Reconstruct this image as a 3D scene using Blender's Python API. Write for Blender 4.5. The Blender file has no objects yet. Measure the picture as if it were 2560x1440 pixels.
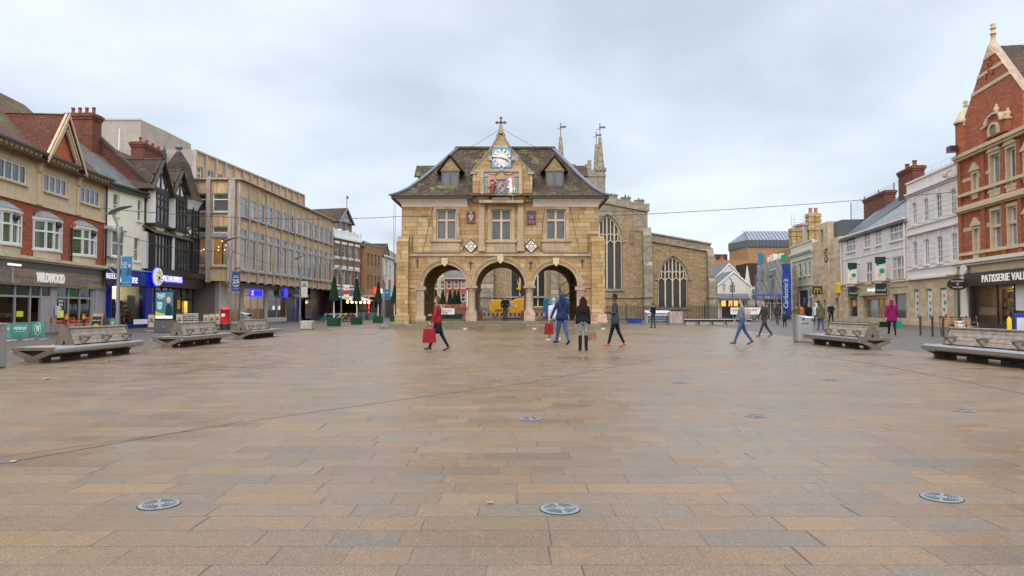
import bpy, bmesh, math, random
from mathutils import Vector, Matrix
R=math.radians; PI=math.pi
random.seed(7)
sc=bpy.context.scene
col=sc.collection
# ---------------- camera ----------------
FP=1707.0; HC=1.3; HY=772.0
PIT=math.atan((HY-720)/FP)
cam=bpy.data.objects.new('camera',bpy.data.cameras.new('camera')); col.objects.link(cam)
cam.location=(0,0,HC); cam.rotation_euler=(R(90)+PIT,0,0)
cam.data.sensor_width=36; cam.data.lens=36*FP/2560; cam.data.clip_end=3000; cam.data.clip_start=.1
sc.camera=cam
# ---------------- world: overcast sky ----------------
SUN_EL=R(38); SUN_AZ=R(192)     # azimuth clockwise from +Y: behind the camera, slightly to the left
w=bpy.data.worlds.new('World'); sc.world=w; w.use_nodes=True
nt=w.node_tree; N=nt.nodes; L=nt.links; N.clear()
out=N.new('ShaderNodeOutputWorld'); mix=N.new('ShaderNodeMixShader'); mix.inputs[0].default_value=.86
b1=N.new('ShaderNodeBackground'); b1.inputs[1].default_value=.1
b2=N.new('ShaderNodeBackground'); b2.inputs[1].default_value=1.0
sky=N.new('ShaderNodeTexSky'); sky.sky_type='NISHITA'; sky.sun_disc=False; sky.sun_elevation=SUN_EL; sky.sun_rotation=SUN_AZ; sky.air_density=1.2; sky.dust_density=2
L.new(sky.outputs[0],b1.inputs[0])
tc=N.new('ShaderNodeTexCoord'); sp=N.new('ShaderNodeSeparateXYZ'); L.new(tc.outputs['Generated'],sp.inputs[0])
def wm(op,a,b):
    n=N.new('ShaderNodeMath'); n.operation=op
    for i,q in enumerate((a,b)):
        if isinstance(q,(int,float)): n.inputs[i].default_value=q
        else: L.new(q,n.inputs[i])
    return n.outputs[0]
den=wm('ADD',wm('ABSOLUTE',sp.outputs[2],0),.22)
cb=N.new('ShaderNodeCombineXYZ'); L.new(wm('DIVIDE',sp.outputs[0],den),cb.inputs[0]); L.new(wm('DIVIDE',sp.outputs[1],den),cb.inputs[1]); cb.inputs[2].default_value=3.1
ns=N.new('ShaderNodeTexNoise'); ns.inputs['Scale'].default_value=.75; ns.inputs['Detail'].default_value=5; ns.inputs['Roughness'].default_value=.5; ns.inputs['Distortion'].default_value=.15
L.new(cb.outputs[0],ns.inputs['Vector'])
rp=N.new('ShaderNodeValToRGB'); e=rp.color_ramp.elements
e[0].position=.36; e[0].color=(.50,.57,.665,1); e[1].position=.64; e[1].color=(.86,.92,.985,1)
m=e.new(.5); m.color=(.69,.765,.86,1)
L.new(ns.outputs['Fac'],rp.inputs[0]); L.new(rp.outputs[0],b2.inputs[0])
def wramp(v,a,b,c,d):
    n=N.new('ShaderNodeMapRange'); n.interpolation_type='SMOOTHSTEP'; L.new(v,n.inputs[0])
    for i,q in enumerate((a,b,c,d)): n.inputs[i+1].default_value=q
    return n.outputs[0]
# overcast skies are brighter overhead and on the side of the hidden sun
L.new(wm('ADD',wramp(sp.outputs[2],.45,.95,1.0,2.9),wramp(sp.outputs[1],-.75,.25,.6,0.0)),b2.inputs[1])
L.new(b1.outputs[0],mix.inputs[1]); L.new(b2.outputs[0],mix.inputs[2]); L.new(mix.outputs[0],out.inputs[0])
sl=bpy.data.lights.new('sun','SUN'); sl.energy=1.1; sl.angle=R(24); sl.color=(1,.93,.84)
so=bpy.data.objects.new('sun',sl); col.objects.link(so)
sd=Vector((math.sin(SUN_AZ)*math.cos(SUN_EL),math.cos(SUN_AZ)*math.cos(SUN_EL),math.sin(SUN_EL)))
so.rotation_euler=sd.to_track_quat('Z','Y').to_euler(); so.location=(0,-20,40)
sc.view_settings.view_transform='Standard'; sc.view_settings.look='None'; sc.view_settings.exposure=.32; sc.view_settings.gamma=1
sc.render.engine='CYCLES'
sc.cycles.max_bounces=6; sc.cycles.transparent_max_bounces=12; sc.cycles.caustics_reflective=False; sc.cycles.caustics_refractive=False
sc.cycles.sample_clamp_indirect=4
# ---------------- node helpers ----------------
def newgroup(name,ins,outs):
    g=bpy.data.node_groups.new(name,'ShaderNodeTree')
    for n,t,d in ins:
        s=g.interface.new_socket(n,in_out='INPUT',socket_type=t)
        if d is not None: s.default_value=d
    for n,t in outs: g.interface.new_socket(n,in_out='OUTPUT',socket_type=t)
    return g
class NT:
    def __init__(s,t): s.t=t; s.n=t.nodes; s.l=t.links
    def new(s,k,**kw):
        n=s.n.new(k)
        for a,b in kw.items(): setattr(n,a,b)
        return n
    def put(s,sock,v):
        if isinstance(v,bpy.types.NodeSocket): s.l.new(v,sock)
        else: sock.default_value=v
    def m(s,op,*a,clamp=False):
        n=s.new('ShaderNodeMath',operation=op,use_clamp=clamp)
        for i,q in enumerate(a): s.put(n.inputs[i],q)
        return n.outputs[0]
    def mix(s,f,a,b,mode='MIX'):
        n=s.new('ShaderNodeMix',data_type='RGBA',blend_type=mode)
        s.put(n.inputs[0],f); s.put(n.inputs[6],c4(a)); s.put(n.inputs[7],c4(b)); return n.outputs[2]
    def noise(s,vec,scale,detail=3,rough=.55,dist=0):
        n=s.new('ShaderNodeTexNoise'); n.inputs['Scale'].default_value=scale; n.inputs['Detail'].default_value=detail
        n.inputs['Roughness'].default_value=rough; n.inputs['Distortion'].default_value=dist
        if vec is not None: s.l.new(vec,n.inputs['Vector'])
        return n.outputs['Fac']
    def rmap(s,v,a,b,c=0,d=1):
        n=s.new('ShaderNodeMapRange'); s.put(n.inputs[0],v)
        for i,q in enumerate((a,b,c,d)): n.inputs[i+1].default_value=q
        return n.outputs[0]
    def scale(s,vec,k):
        n=s.new('ShaderNodeMapping'); n.inputs['Scale'].default_value=k; s.l.new(vec,n.inputs['Vector']); return n.outputs[0]
    def ramp(s,v,cols,interp='LINEAR'):
        n=s.new('ShaderNodeValToRGB'); n.color_ramp.interpolation=interp; e=n.color_ramp.elements
        k=len(cols); e[0].position=0; e[0].color=c4(cols[0]); e[1].position=1; e[1].color=c4(cols[-1])
        for i in range(1,k-1): q=e.new(i/(k-1)); q.color=c4(cols[i])
        s.put(n.inputs[0],v); return n.outputs[0]
def c4(c):
    if isinstance(c,bpy.types.NodeSocket): return c
    return (c[0],c[1],c[2],1.0) if len(c)==3 else c
def mk_boxuv():
    g=newgroup('box_uv',[],[('UV','NodeSocketVector')]); t=NT(g)
    tc=t.new('ShaderNodeTexCoord'); s1=t.new('ShaderNodeSeparateXYZ'); s2=t.new('ShaderNodeSeparateXYZ')
    t.l.new(tc.outputs['Object'],s1.inputs[0]); t.l.new(tc.outputs['Normal'],s2.inputs[0])
    ax=t.m('ABSOLUTE',s2.outputs[0]); ay=t.m('ABSOLUTE',s2.outputs[1]); az=t.m('ABSOLUTE',s2.outputs[2])
    side=t.m('GREATER_THAN',ax,ay); flat=t.m('GREATER_THAN',az,.93)
    x,y,z=s1.outputs
    u0=t.m('ADD',t.m('MULTIPLY',x,t.m('SUBTRACT',1.0,side)),t.m('MULTIPLY',y,side))
    u=t.m('ADD',t.m('MULTIPLY',u0,t.m('SUBTRACT',1.0,flat)),t.m('MULTIPLY',x,flat))
    v=t.m('ADD',t.m('MULTIPLY',z,t.m('SUBTRACT',1.0,flat)),t.m('MULTIPLY',y,flat))
    cb=t.new('ShaderNodeCombineXYZ'); t.l.new(u,cb.inputs[0]); t.l.new(v,cb.inputs[1])
    o=t.new('NodeGroupOutput'); t.l.new(cb.outputs[0],o.inputs[0]); return g
def mk_slabs():
    g=newgroup('slab_pattern',[('Vector','NodeSocketVector',None),('W','NodeSocketFloat',.5),('H','NodeSocketFloat',.25),('J','NodeSocketFloat',.01)],
               [('Rnd','NodeSocketFloat'),('Rnd2','NodeSocketFloat'),('Joint','NodeSocketFloat')]); t=NT(g)
    gi=t.new('NodeGroupInput'); sp=t.new('ShaderNodeSeparateXYZ'); t.l.new(gi.outputs[0],sp.inputs[0])
    W,H,J=gi.outputs[1],gi.outputs[2],gi.outputs[3]
    v=t.m('DIVIDE',sp.outputs[1],H); row=t.m('FLOOR',v); fv=t.m('SUBTRACT',v,row)
    wn=t.new('ShaderNodeTexWhiteNoise',noise_dimensions='1D'); t.l.new(row,wn.inputs['W']); r=wn.outputs['Value']
    sc_=t.m('ADD',t.m('MULTIPLY',r,.35),.8)
    u=t.m('ADD',t.m('MULTIPLY',t.m('DIVIDE',sp.outputs[0],W),sc_),t.m('MULTIPLY',r,37.3))
    u=t.m('ADD',u,t.m('MULTIPLY',t.m('SINE',t.m('ADD',t.m('MULTIPLY',u,1.9),t.m('MULTIPLY',row,4.1))),.3))
    c=t.m('FLOOR',u); fu=t.m('SUBTRACT',u,c)
    cb=t.new('ShaderNodeCombineXYZ'); t.l.new(c,cb.inputs[0]); t.l.new(row,cb.inputs[1])
    w3=t.new('ShaderNodeTexWhiteNoise',noise_dimensions='2D'); t.l.new(cb.outputs[0],w3.inputs['Vector'])
    s3=t.new('ShaderNodeSeparateColor'); t.l.new(w3.outputs['Color'],s3.inputs[0])
    du=t.m('MULTIPLY',t.m('MINIMUM',fu,t.m('SUBTRACT',1.0,fu)),W); dv=t.m('MULTIPLY',t.m('MINIMUM',fv,t.m('SUBTRACT',1.0,fv)),H)
    d=t.m('MINIMUM',du,dv)
    mk=t.m('SUBTRACT',1.0,t.m('DIVIDE',d,J),clamp=True)
    mk=t.m('MULTIPLY',mk,2.2,clamp=True)
    o=t.new('NodeGroupOutput'); t.l.new(s3.outputs[0],o.inputs[0]); t.l.new(s3.outputs[1],o.inputs[1]); t.l.new(mk,o.inputs[2]); return g
BOXUV=mk_boxuv(); SLABS=mk_slabs()
MATS={}
def start(name):
    m=bpy.data.materials.new(name); m.use_nodes=True; t=NT(m.node_tree); MATS[name]=m
    b=m.node_tree.nodes['Principled BSDF']; return m,t,b
def obj_co(t):
    return t.new('ShaderNodeTexCoord').outputs['Object']
def plain(name,c,rough=.6,metal=0,var=.12,vs=2.5,streak=0,scol=(.1,.08,.06),bump=0,bs=60,spec=.5,c2=None,rvar=0,fine=.0):
    m,t,b=start(name); co=obj_co(t)
    n=t.noise(co,vs,5,.6)
    dark=tuple(x*(1-var*1.6) for x in c) if c2 is None else c2
    lite=tuple(min(1,x*(1+var)) for x in c)
    base=t.mix(t.rmap(n,.3,.7),dark,lite)
    if fine>0:
        f=t.noise(co,bs,2,.7); base=t.mix(fine,base,t.mix(t.rmap(f,.3,.7),(.25,.25,.25),(1,1,1)),'MULTIPLY')
    if streak>0:
        sv=t.noise(t.scale(co,(5,5,.25)),1.6,4,.6); sf=t.m('MULTIPLY',t.rmap(sv,.48,.68),streak,clamp=True)
        base=t.mix(sf,base,scol)
    t.put(b.inputs['Base Color'],base); b.inputs['Roughness'].default_value=rough; b.inputs['Metallic'].default_value=metal
    b.inputs['Specular IOR Level'].default_value=spec
    if rvar: t.put(b.inputs['Roughness'],t.rmap(t.noise(co,vs*2,4),.3,.7,rough-rvar,rough+rvar))
    if bump:
        bp=t.new('ShaderNodeBump'); bp.inputs['Strength'].default_value=bump; bp.inputs['Distance'].default_value=.02
        t.l.new(t.noise(co,bs,4,.6),bp.inputs['Height']); t.l.new(bp.outputs[0],b.inputs['Normal'])
    return m
def masonry(name,W,H,J,cols,jcol,rough=.88,streak=.3,scol=(.10,.06,.03),bump=.35,stain=.35,stcol=(.2,.13,.08),moss=0,mcol=(.10,.13,.03),spec=.25,grain=.3,jstr=.8,wet=0,warp=.02,msc=1.1,fine=0,vlo=.80,vhi=1.14,ground=0):
    m,t,b=start(name); uv=t.new('ShaderNodeGroup',node_tree=BOXUV).outputs[0]; co=obj_co(t)
    wv=t.new('ShaderNodeVectorMath',operation='ADD'); nz=t.new('ShaderNodeTexNoise'); nz.inputs['Scale'].default_value=3; t.l.new(co,nz.inputs['Vector'])
    sv=t.new('ShaderNodeVectorMath',operation='SCALE'); t.l.new(nz.outputs['Color'],sv.inputs[0]); sv.inputs['Scale'].default_value=warp
    t.l.new(uv,wv.inputs[0]); t.l.new(sv.outputs[0],wv.inputs[1])
    g=t.new('ShaderNodeGroup',node_tree=SLABS); t.l.new(wv.outputs[0],g.inputs[0]); g.inputs[1].default_value=W; g.inputs[2].default_value=H; g.inputs[3].default_value=J
    base=t.ramp(g.outputs[0],cols)
    val=t.rmap(g.outputs[1],0,1,vlo,vhi)
    hs=t.new('ShaderNodeHueSaturation'); t.l.new(base,hs.inputs['Color']); t.l.new(val,hs.inputs['Value']); base=hs.outputs[0]
    gr=t.noise(co,max(18,1.6/H*3),4,.7); base=t.mix(grain,base,t.mix(t.rmap(gr,.3,.7),(.35,.33,.3),(1,1,1)),'MULTIPLY')
    if fine: base=t.mix(fine,base,t.mix(t.rmap(t.noise(co,70,2,.9),.42,.58),(.22,.20,.18),(1.25,1.25,1.25)),'MULTIPLY')
    big=t.noise(co,.55,5,.62); base=t.mix(t.m('MULTIPLY',t.rmap(big,.45,.72),stain,clamp=True),base,stcol)
    if streak>0:
        s_=t.noise(t.scale(co,(3.2,3.2,.22)),1.3,5,.65); base=t.mix(t.m('MULTIPLY',t.rmap(s_,.5,.7),streak,clamp=True),base,scol)
    base=t.mix(t.m('MULTIPLY',g.outputs[2],t.m('MULTIPLY',t.rmap(t.noise(co,1.7,3),.38,.6,.35,1.0),jstr)) if ground else t.m('MULTIPLY',g.outputs[2],jstr),base,jcol)
    if moss>0:
        mn=t.noise(co,msc,6,.7); base=t.mix(t.m('MULTIPLY',t.rmap(mn,.62-moss*.25,.72-moss*.2),.9,clamp=True),base,t.mix(t.rmap(t.noise(co,9,3),.35,.65),mcol,tuple(q*1.9 for q in mcol)))
    if ground:
        # veined, mottled sandstone with trodden stains and chewing gum spots
        v1=t.noise(t.scale(co,(1.2,2.6,1)),1.9,6,.68,.8); base=t.mix(t.m('MULTIPLY',t.rmap(v1,.52,.70),.55,clamp=True),base,(.125,.092,.068))
        v2=t.noise(co,3.1,5,.7,1.5); base=t.mix(t.m('MULTIPLY',t.rmap(v2,.56,.66),.38,clamp=True),base,(.28,.145,.048))
        vo=t.new('ShaderNodeTexVoronoi'); vo.inputs['Scale'].default_value=2.6; t.l.new(co,vo.inputs['Vector']); sc3=t.new('ShaderNodeSeparateColor'); t.l.new(vo.outputs['Color'],sc3.inputs[0])
        gm=t.m('MULTIPLY',t.m('LESS_THAN',vo.outputs['Distance'],.034),t.m('GREATER_THAN',sc3.outputs[0],.45)); base=t.mix(t.m('MULTIPLY',gm,.6),base,t.mix(t.m('GREATER_THAN',sc3.outputs[1],.6),(.10,.08,.065),(.36,.31,.26)))
    t.put(b.inputs['Base Color'],base); b.inputs['Roughness'].default_value=rough; b.inputs['Specular IOR Level'].default_value=spec
    if wet>0:
        wn=t.noise(co,.16,4,.6); wn2=t.noise(co,2.2,4,.6)
        rr=t.m('ADD',t.rmap(wn,.35,.7,rough,rough-wet),t.rmap(wn2,.3,.7,-.07,.07)); rr=t.m('ADD',rr,t.m('MULTIPLY',g.outputs[1],.1)); t.put(b.inputs['Roughness'],rr)
    h=t.m('SUBTRACT',t.m('ADD',t.m('MULTIPLY',gr,.35),t.m('MULTIPLY',g.outputs[1],.35)),g.outputs[2])
    bp=t.new('ShaderNodeBump'); bp.inputs['Strength'].default_value=bump; bp.inputs['Distance'].default_value=.015; t.l.new(h,bp.inputs['Height']); t.l.new(bp.outputs[0],b.inputs['Normal'])
    return m
def emit(name,c,s=1.0,vs=0,c2=None):
    m,t,b=start(name); b.inputs['Base Color'].default_value=(.02,.02,.02,1)
    cc=c4(c)
    if c2 is not None: cc=t.mix(t.rmap(t.noise(obj_co(t),vs,3),.35,.65),c,c2)
    t.put(b.inputs['Emission Color'],cc); b.inputs['Emission Strength'].default_value=s; return m
def glassdark(name,c=(.03,.035,.04),c2=(.12,.12,.11),rough=.06,lead=0,spec=1.0):
    m,t,b=start(name); co=obj_co(t)
    oi=t.new('ShaderNodeObjectInfo').outputs['Random']
    n=t.noise(t.scale(co,(1,1,.6)),.9,2); base=t.mix(t.rmap(t.m('ADD',n,t.m('MULTIPLY',oi,.5)),.55,.95),c,c2)
    if lead:
        uv=t.new('ShaderNodeGroup',node_tree=BOXUV).outputs[0]; sp=t.new('ShaderNodeSeparateXYZ'); t.l.new(uv,sp.inputs[0])
        a=t.m('FRACT',t.m('DIVIDE',sp.outputs[0],lead)); d=t.m('FRACT',t.m('DIVIDE',sp.outputs[1],lead*1.25))
        k=t.m('MAXIMUM',t.m('LESS_THAN',a,.14),t.m('LESS_THAN',d,.11)); base=t.mix(t.m('MULTIPLY',k,.7),base,(.02,.02,.02))
    t.put(b.inputs['Base Color'],base); b.inputs['Roughness'].default_value=rough; b.inputs['Specular IOR Level'].default_value=spec
    bp=t.new('ShaderNodeBump'); bp.inputs['Strength'].default_value=.08; bp.inputs['Distance'].default_value=.05; t.l.new(t.noise(co,1.3,2),bp.inputs['Height']); t.l.new(bp.outputs[0],b.inputs['Normal'])
    return m
def clearglass(name,tint=(.82,.88,.86)):
    m,t,b=start(name); t.n.remove(b); o=[x for x in t.n if x.type=='OUTPUT_MATERIAL'][0]
    tr=t.new('ShaderNodeBsdfTransparent'); tr.inputs[0].default_value=c4(tint); gl=t.new('ShaderNodeBsdfGlossy'); gl.inputs['Roughness'].default_value=.03
    fr=t.new('ShaderNodeFresnel'); fr.inputs[0].default_value=1.5; mx=t.new('ShaderNodeMixShader')
    t.l.new(t.m('ADD',fr.outputs[0],.02),mx.inputs[0]); t.l.new(tr.outputs[0],mx.inputs[1]); t.l.new(gl.outputs[0],mx.inputs[2]); t.l.new(mx.outputs[0],o.inputs[0]); return m
M=MATS
# stone and brick
masonry('gold_ashlar',.62,.27,.016,[(.42,.26,.11),(.52,.36,.175),(.45,.29,.13),(.58,.44,.265),(.43,.235,.08),(.48,.325,.155)],(.15,.09,.045),jstr=.75,streak=.55,scol=(.27,.15,.07),stain=.25,stcol=(.33,.23,.14))
masonry('dressed_stone',.7,.45,.010,[(.48,.35,.205),(.53,.40,.255),(.45,.32,.18)],(.25,.17,.10),streak=.45,scol=(.28,.17,.09),stain=.2,jstr=.6)
masonry('pink_stone',.5,.3,.010,[(.48,.33,.24),(.52,.38,.275),(.46,.32,.22)],(.22,.14,.10),streak=.35,scol=(.30,.19,.12),jstr=.6)
masonry('church_rubble',.30,.13,.014,[(.34,.225,.11),(.41,.29,.16),(.31,.20,.095),(.45,.335,.205),(.36,.235,.11)],(.20,.14,.08),streak=.3,stain=.4,stcol=(.24,.17,.10),warp=.05)
masonry('church_grey_stone',.55,.24,.012,[(.30,.25,.185),(.37,.315,.24),(.27,.22,.155),(.40,.335,.235)],(.18,.14,.10),streak=.5,scol=(.17,.14,.11),stain=.4,stcol=(.22,.18,.13))
masonry('step_stone',.9,.17,.012,[(.22,.18,.12),(.30,.24,.16),(.18,.14,.10)],(.07,.06,.04),streak=.4,moss=.25,mcol=(.10,.10,.05))
masonry('red_brick',.235,.078,.008,[(.42,.115,.052),(.49,.15,.07),(.36,.09,.044),(.45,.13,.062)],(.30,.20,.14),streak=.2,scol=(.2,.06,.04),stain=.25,stcol=(.26,.07,.04),jstr=.35)
masonry('deep_red_brick',.235,.078,.008,[(.36,.088,.042),(.43,.12,.056),(.30,.07,.036),(.39,.10,.048)],(.30,.20,.14),streak=.2,scol=(.2,.06,.04),stain=.25,stcol=(.26,.07,.04),jstr=.35)
masonry('chimney_brick',.235,.078,.008,[(.17,.058,.036),(.22,.072,.044),(.13,.045,.03)],(.20,.14,.10),streak=.35,scol=(.08,.04,.03),stain=.4,stcol=(.12,.05,.035),jstr=.35)
masonry('orange_brick',.235,.078,.008,[(.50,.13,.05),(.56,.17,.07),(.44,.10,.04)],(.42,.22,.14),streak=.15,scol=(.3,.09,.05),stain=.2,stcol=(.38,.10,.05),jstr=.3)
masonry('dark_brick',.235,.078,.008,[(.13,.042,.028),(.17,.058,.038),(.09,.032,.025)],(.11,.08,.065),streak=.4,scol=(.05,.03,.03),stain=.4,stcol=(.08,.04,.03),jstr=.35)
masonry('brown_brick',.235,.078,.008,[(.25,.165,.105),(.30,.20,.13),(.21,.135,.085)],(.30,.22,.16),streak=.2,scol=(.2,.12,.07),jstr=.3)
masonry('tan_brick',.235,.078,.008,[(.38,.20,.095),(.44,.245,.12),(.34,.175,.082)],(.42,.28,.17),streak=.15,scol=(.3,.16,.08),jstr=.25)
masonry('beige_ashlar',.9,.36,.006,[(.62,.455,.285),(.68,.52,.34),(.58,.415,.25)],(.36,.27,.18),streak=.3,scol=(.38,.27,.17),stain=.2,stcol=(.45,.34,.22),jstr=.45,bump=.15)
masonry('buff_concrete',1.9,20,.02,[(.55,.40,.23),(.60,.45,.27)],(.3,.22,.14),streak=.55,scol=(.30,.20,.11),stain=.15,jstr=.0,bump=.1)
masonry('plain_tiles',.17,.12,.012,[(.075,.050,.040),(.105,.064,.048),(.085,.058,.047),(.058,.040,.034)],(.03,.015,.01),streak=.2,scol=(.04,.03,.02),moss=.12,bump=.8,jstr=.85)
masonry('mossy_tiles',.17,.12,.012,[(.13,.06,.04),(.19,.09,.06),(.10,.05,.04)],(.04,.02,.015),streak=.2,moss=.5,mcol=(.075,.085,.022),bump=.8,msc=.8)
masonry('red_tiles',.17,.12,.014,[(.13,.038,.024),(.18,.055,.034),(.10,.034,.024)],(.05,.02,.015),streak=.3,scol=(.07,.03,.02),moss=.0,bump=.9)
masonry('slate',.3,.17,.012,[(.12,.12,.11),(.17,.17,.16),(.10,.10,.10)],(.04,.04,.04),streak=.3,scol=(.07,.07,.05),moss=.15,mcol=(.10,.11,.06),bump=.5,rough=.6)
masonry('light_slate',.3,.17,.012,[(.22,.23,.25),(.30,.31,.33),(.18,.19,.21)],(.08,.08,.09),streak=.3,scol=(.13,.13,.14),bump=.5,rough=.5)
masonry('collyweston_slate',.26,.15,.02,[(.065,.044,.028),(.10,.068,.043),(.05,.035,.023),(.135,.094,.062)],(.03,.02,.015),streak=.25,scol=(.05,.04,.03),moss=.30,mcol=(.13,.13,.05),bump=1,msc=.9)
# ground
masonry('plaza_slabs',.54,.27,.0048,[(.235,.146,.08),(.262,.166,.092),(.222,.15,.096),(.25,.149,.077),(.288,.167,.07),(.222,.157,.105),(.245,.151,.082),(.226,.144,.085),(.18,.137,.10)],(.04,.027,.018),rough=.44,streak=0,stain=.45,stcol=(.19,.14,.095),bump=.3,grain=.35,spec=.5,wet=.30,jstr=.85,warp=.004,fine=.55,vlo=.87,vhi=1.08,ground=1)
masonry('grey_setts',.21,.105,.008,[(.10,.078,.058),(.125,.095,.07),(.08,.063,.05),(.105,.078,.056)],(.045,.034,.026),rough=.5,streak=0,stain=.3,stcol=(.11,.09,.075),bump=.4,spec=.5,wet=.18,jstr=.6)
plain('far_ground',(.13,.11,.09),.7)
# paints etc
plain('cream_render',(.82,.73,.55),.8,var=.05,vs=1.2,streak=.15,scol=(.5,.41,.29))
plain('white_render',(.72,.66,.60),.8,var=.05,vs=1.2,streak=.2,scol=(.5,.44,.38))
plain('pink_render',(.76,.665,.61),.8,var=.04,vs=1,streak=.22,scol=(.48,.40,.38))
plain('grey_pink_render',(.74,.65,.595),.8,var=.05,vs=1,streak=.22,scol=(.42,.36,.35))
plain('sage_render',(.60,.57,.45),.8,var=.05,vs=1,streak=.2,scol=(.36,.34,.27))
plain('cream_stone_trim',(.60,.49,.33),.8,var=.1,streak=.4,scol=(.36,.27,.17))
plain('pale_terracotta',(.60,.455,.285),.8,var=.1,streak=.3,scol=(.42,.30,.18))
plain('coved_plaster',(.92,.80,.68),.8,var=.04,streak=.15,scol=(.6,.47,.38))
plain('white_paint',(.78,.77,.73),.45,var=.04)
plain('cream_paint',(.74,.68,.56),.5,var=.05)
plain('black_timber',(.025,.02,.018),.45,var=.3,vs=6,bump=.2)
plain('dark_metal',(.035,.035,.038),.4,metal=.6,var=.2)
plain('iron',(.02,.02,.02),.5,var=.2)
plain('grey_pole',(.22,.21,.21),.4,metal=.5,var=.1)
plain('lamp_silver',(.36,.34,.33),.45,metal=.4,var=.1)
plain('fin_concrete',(.44,.37,.325),.85,var=.12,vs=2,streak=.8,scol=(.17,.13,.11),bump=.15)
plain('panel_buff',(.64,.43,.22),.85,var=.12,vs=1.5,streak=.9,scol=(.25,.165,.095),bump=.1)
plain('tower_concrete',(.34,.30,.26),.85,var=.1,vs=1,streak=.3,scol=(.25,.21,.18),bump=.15)
plain('soffit_grey',(.40,.36,.33),.8,var=.06)
plain('brown_stone',(.32,.25,.19),.6,var=.06)
plain('pale_stone_panel',(.56,.50,.44),.6,var=.05)
plain('navy_panel',(.012,.02,.07),.35,var=.1)
plain('black_panel',(.012,.012,.014),.35,var=.1)
plain('shop_grey',(.36,.33,.325),.55,var=.06)
plain('shop_dark_grey',(.10,.09,.085),.55,var=.08)
plain('shop_blue',(.012,.02,.24),.3,var=.08)
plain('plum_brown',(.045,.022,.022),.4,var=.1)
plain('lead_grey',(.27,.29,.31),.55,var=.15,vs=4,bump=.2,bs=12)
plain('lead_hip',(.15,.16,.185),.75,var=.12,vs=5)
plain('gutter_black',(.02,.017,.017),.4)
plain('teal_green',(.03,.20,.15),.7,var=.1,vs=4)
plain('orange_red',(.66,.12,.04),.45,var=.1)
plain('weathered_oak',(.38,.30,.235),.8,var=.2,vs=6,bump=.3,bs=30,fine=.35)
plain('oak_end',(.14,.105,.08),.8,var=.2,vs=6,bump=.3)
plain('brushed_steel',(.50,.50,.52),.26,metal=1,var=.08,vs=8)
plain('dull_steel',(.16,.13,.12),.5,metal=.6,var=.25)
plain('rust_dark',(.045,.028,.022),.7,var=.3)
plain('bin_grey',(.30,.29,.285),.42,metal=.35,var=.05)
plain('bin_lid',(.62,.63,.65),.3,metal=.7,var=.05)
plain('post_red',(.60,.012,.015),.28,var=.05)
plain('turf_green',(.012,.05,.018),.95,var=.35,vs=14,bump=1,bs=130,fine=.6)
plain('turf_box_green',(.012,.085,.02),.95,var=.35,vs=14,bump=1,bs=130,fine=.6)
plain('leaf_green',(.05,.09,.03),.8,var=.4,vs=10)
plain('planter_grey',(.11,.12,.14),.5)
plain('cast_stone',(.40,.36,.29),.85,var=.12,vs=5,streak=.3,scol=(.2,.2,.12),bump=.3)
plain('grate_metal',(.20,.205,.21),.65,metal=.0,var=.15,vs=20)
plain('slot_black',(.012,.012,.012),.8)
plain('joint_dark',(.075,.055,.04),.8)
plain('excavator_yellow',(.85,.47,.02),.35,var=.08)
plain('amber_orange',(.92,.42,.02),.35,var=.06)
plain('machine_blue',(.005,.20,.36),.35,var=.08)
plain('tyre_black',(.02,.02,.02),.8)
plain('barrier_red',(.55,.02,.03),.45)
plain('barrier_white',(.72,.71,.69),.45)
plain('gold_leaf',(.42,.30,.10),.55,var=.3,vs=12)
plain('clock_blue',(.03,.12,.27),.6); plain('clock_pale_blue',(.20,.36,.46),.6)
plain('heraldic_red',(.24,.04,.035),.5,var=.3,vs=9); plain('heraldic_blue',(.05,.11,.35),.5,var=.3,vs=9); plain('heraldic_green',(.22,.34,.26),.6,var=.4,vs=9); plain('panel_pink',(.46,.25,.20),.7,var=.15)
plain('wood_sign',(.30,.19,.09),.6,var=.35,vs=5,c2=(.14,.09,.06),streak=0)
plain('scaffold_sheet',(.30,.29,.27),.7,var=.12,vs=2.5,streak=.4,scol=(.18,.18,.18),bump=.5,bs=3)
plain('banner_blue',(.012,.06,.32),.6,var=.15,vs=3); plain('banner_navy',(.02,.045,.14),.6); plain('banner_cyan',(.01,.16,.36),.6)
plain('faded_blue',(.10,.13,.30),.7,var=.1,vs=3)
plain('terracotta_pot',(.42,.20,.10),.8); plain('clay_red',(.34,.09,.05),.8,var=.2)
plain('seam_metal',(.22,.24,.27),.45,metal=.3,var=.1,vs=3,streak=.3,scol=(.16,.17,.19))
plain('dark_seam',(.09,.10,.11),.5,metal=.2,var=.1)
plain('yellow_sign',(.80,.55,.02),.4); plain('dark_green',(.008,.035,.03),.4); plain('bright_green',(.0,.30,.16),.5); plain('lime',(.45,.50,.05),.5)
plain('flag_red',(.45,.04,.03),.6); plain('flag_green',(.02,.28,.03),.6)
plain('skin_light',(.50,.29,.21),.55,var=.05); plain('skin_dark',(.10,.05,.035),.5,var=.05)
plain('wire_black',(.03,.03,.035),.6); plain('dish_grey',(.5,.5,.5),.5)
plain('leaf_orange',(.55,.20,.05),.7); plain('leaf_yellow',(.60,.42,.08),.7)
glassdark('glass_window'); glassdark('glass_leaded',(.05,.058,.062),(.13,.14,.145),.12,lead=.13,spec=.8)
glassdark('glass_church',(.012,.011,.012),(.05,.045,.045),.35,lead=.16,spec=.4)
glassdark('glass_sash',(.05,.055,.055),(.30,.29,.26),.06); glassdark('glass_green',(.04,.055,.03),(.12,.16,.07),.08,lead=.15)
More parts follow.
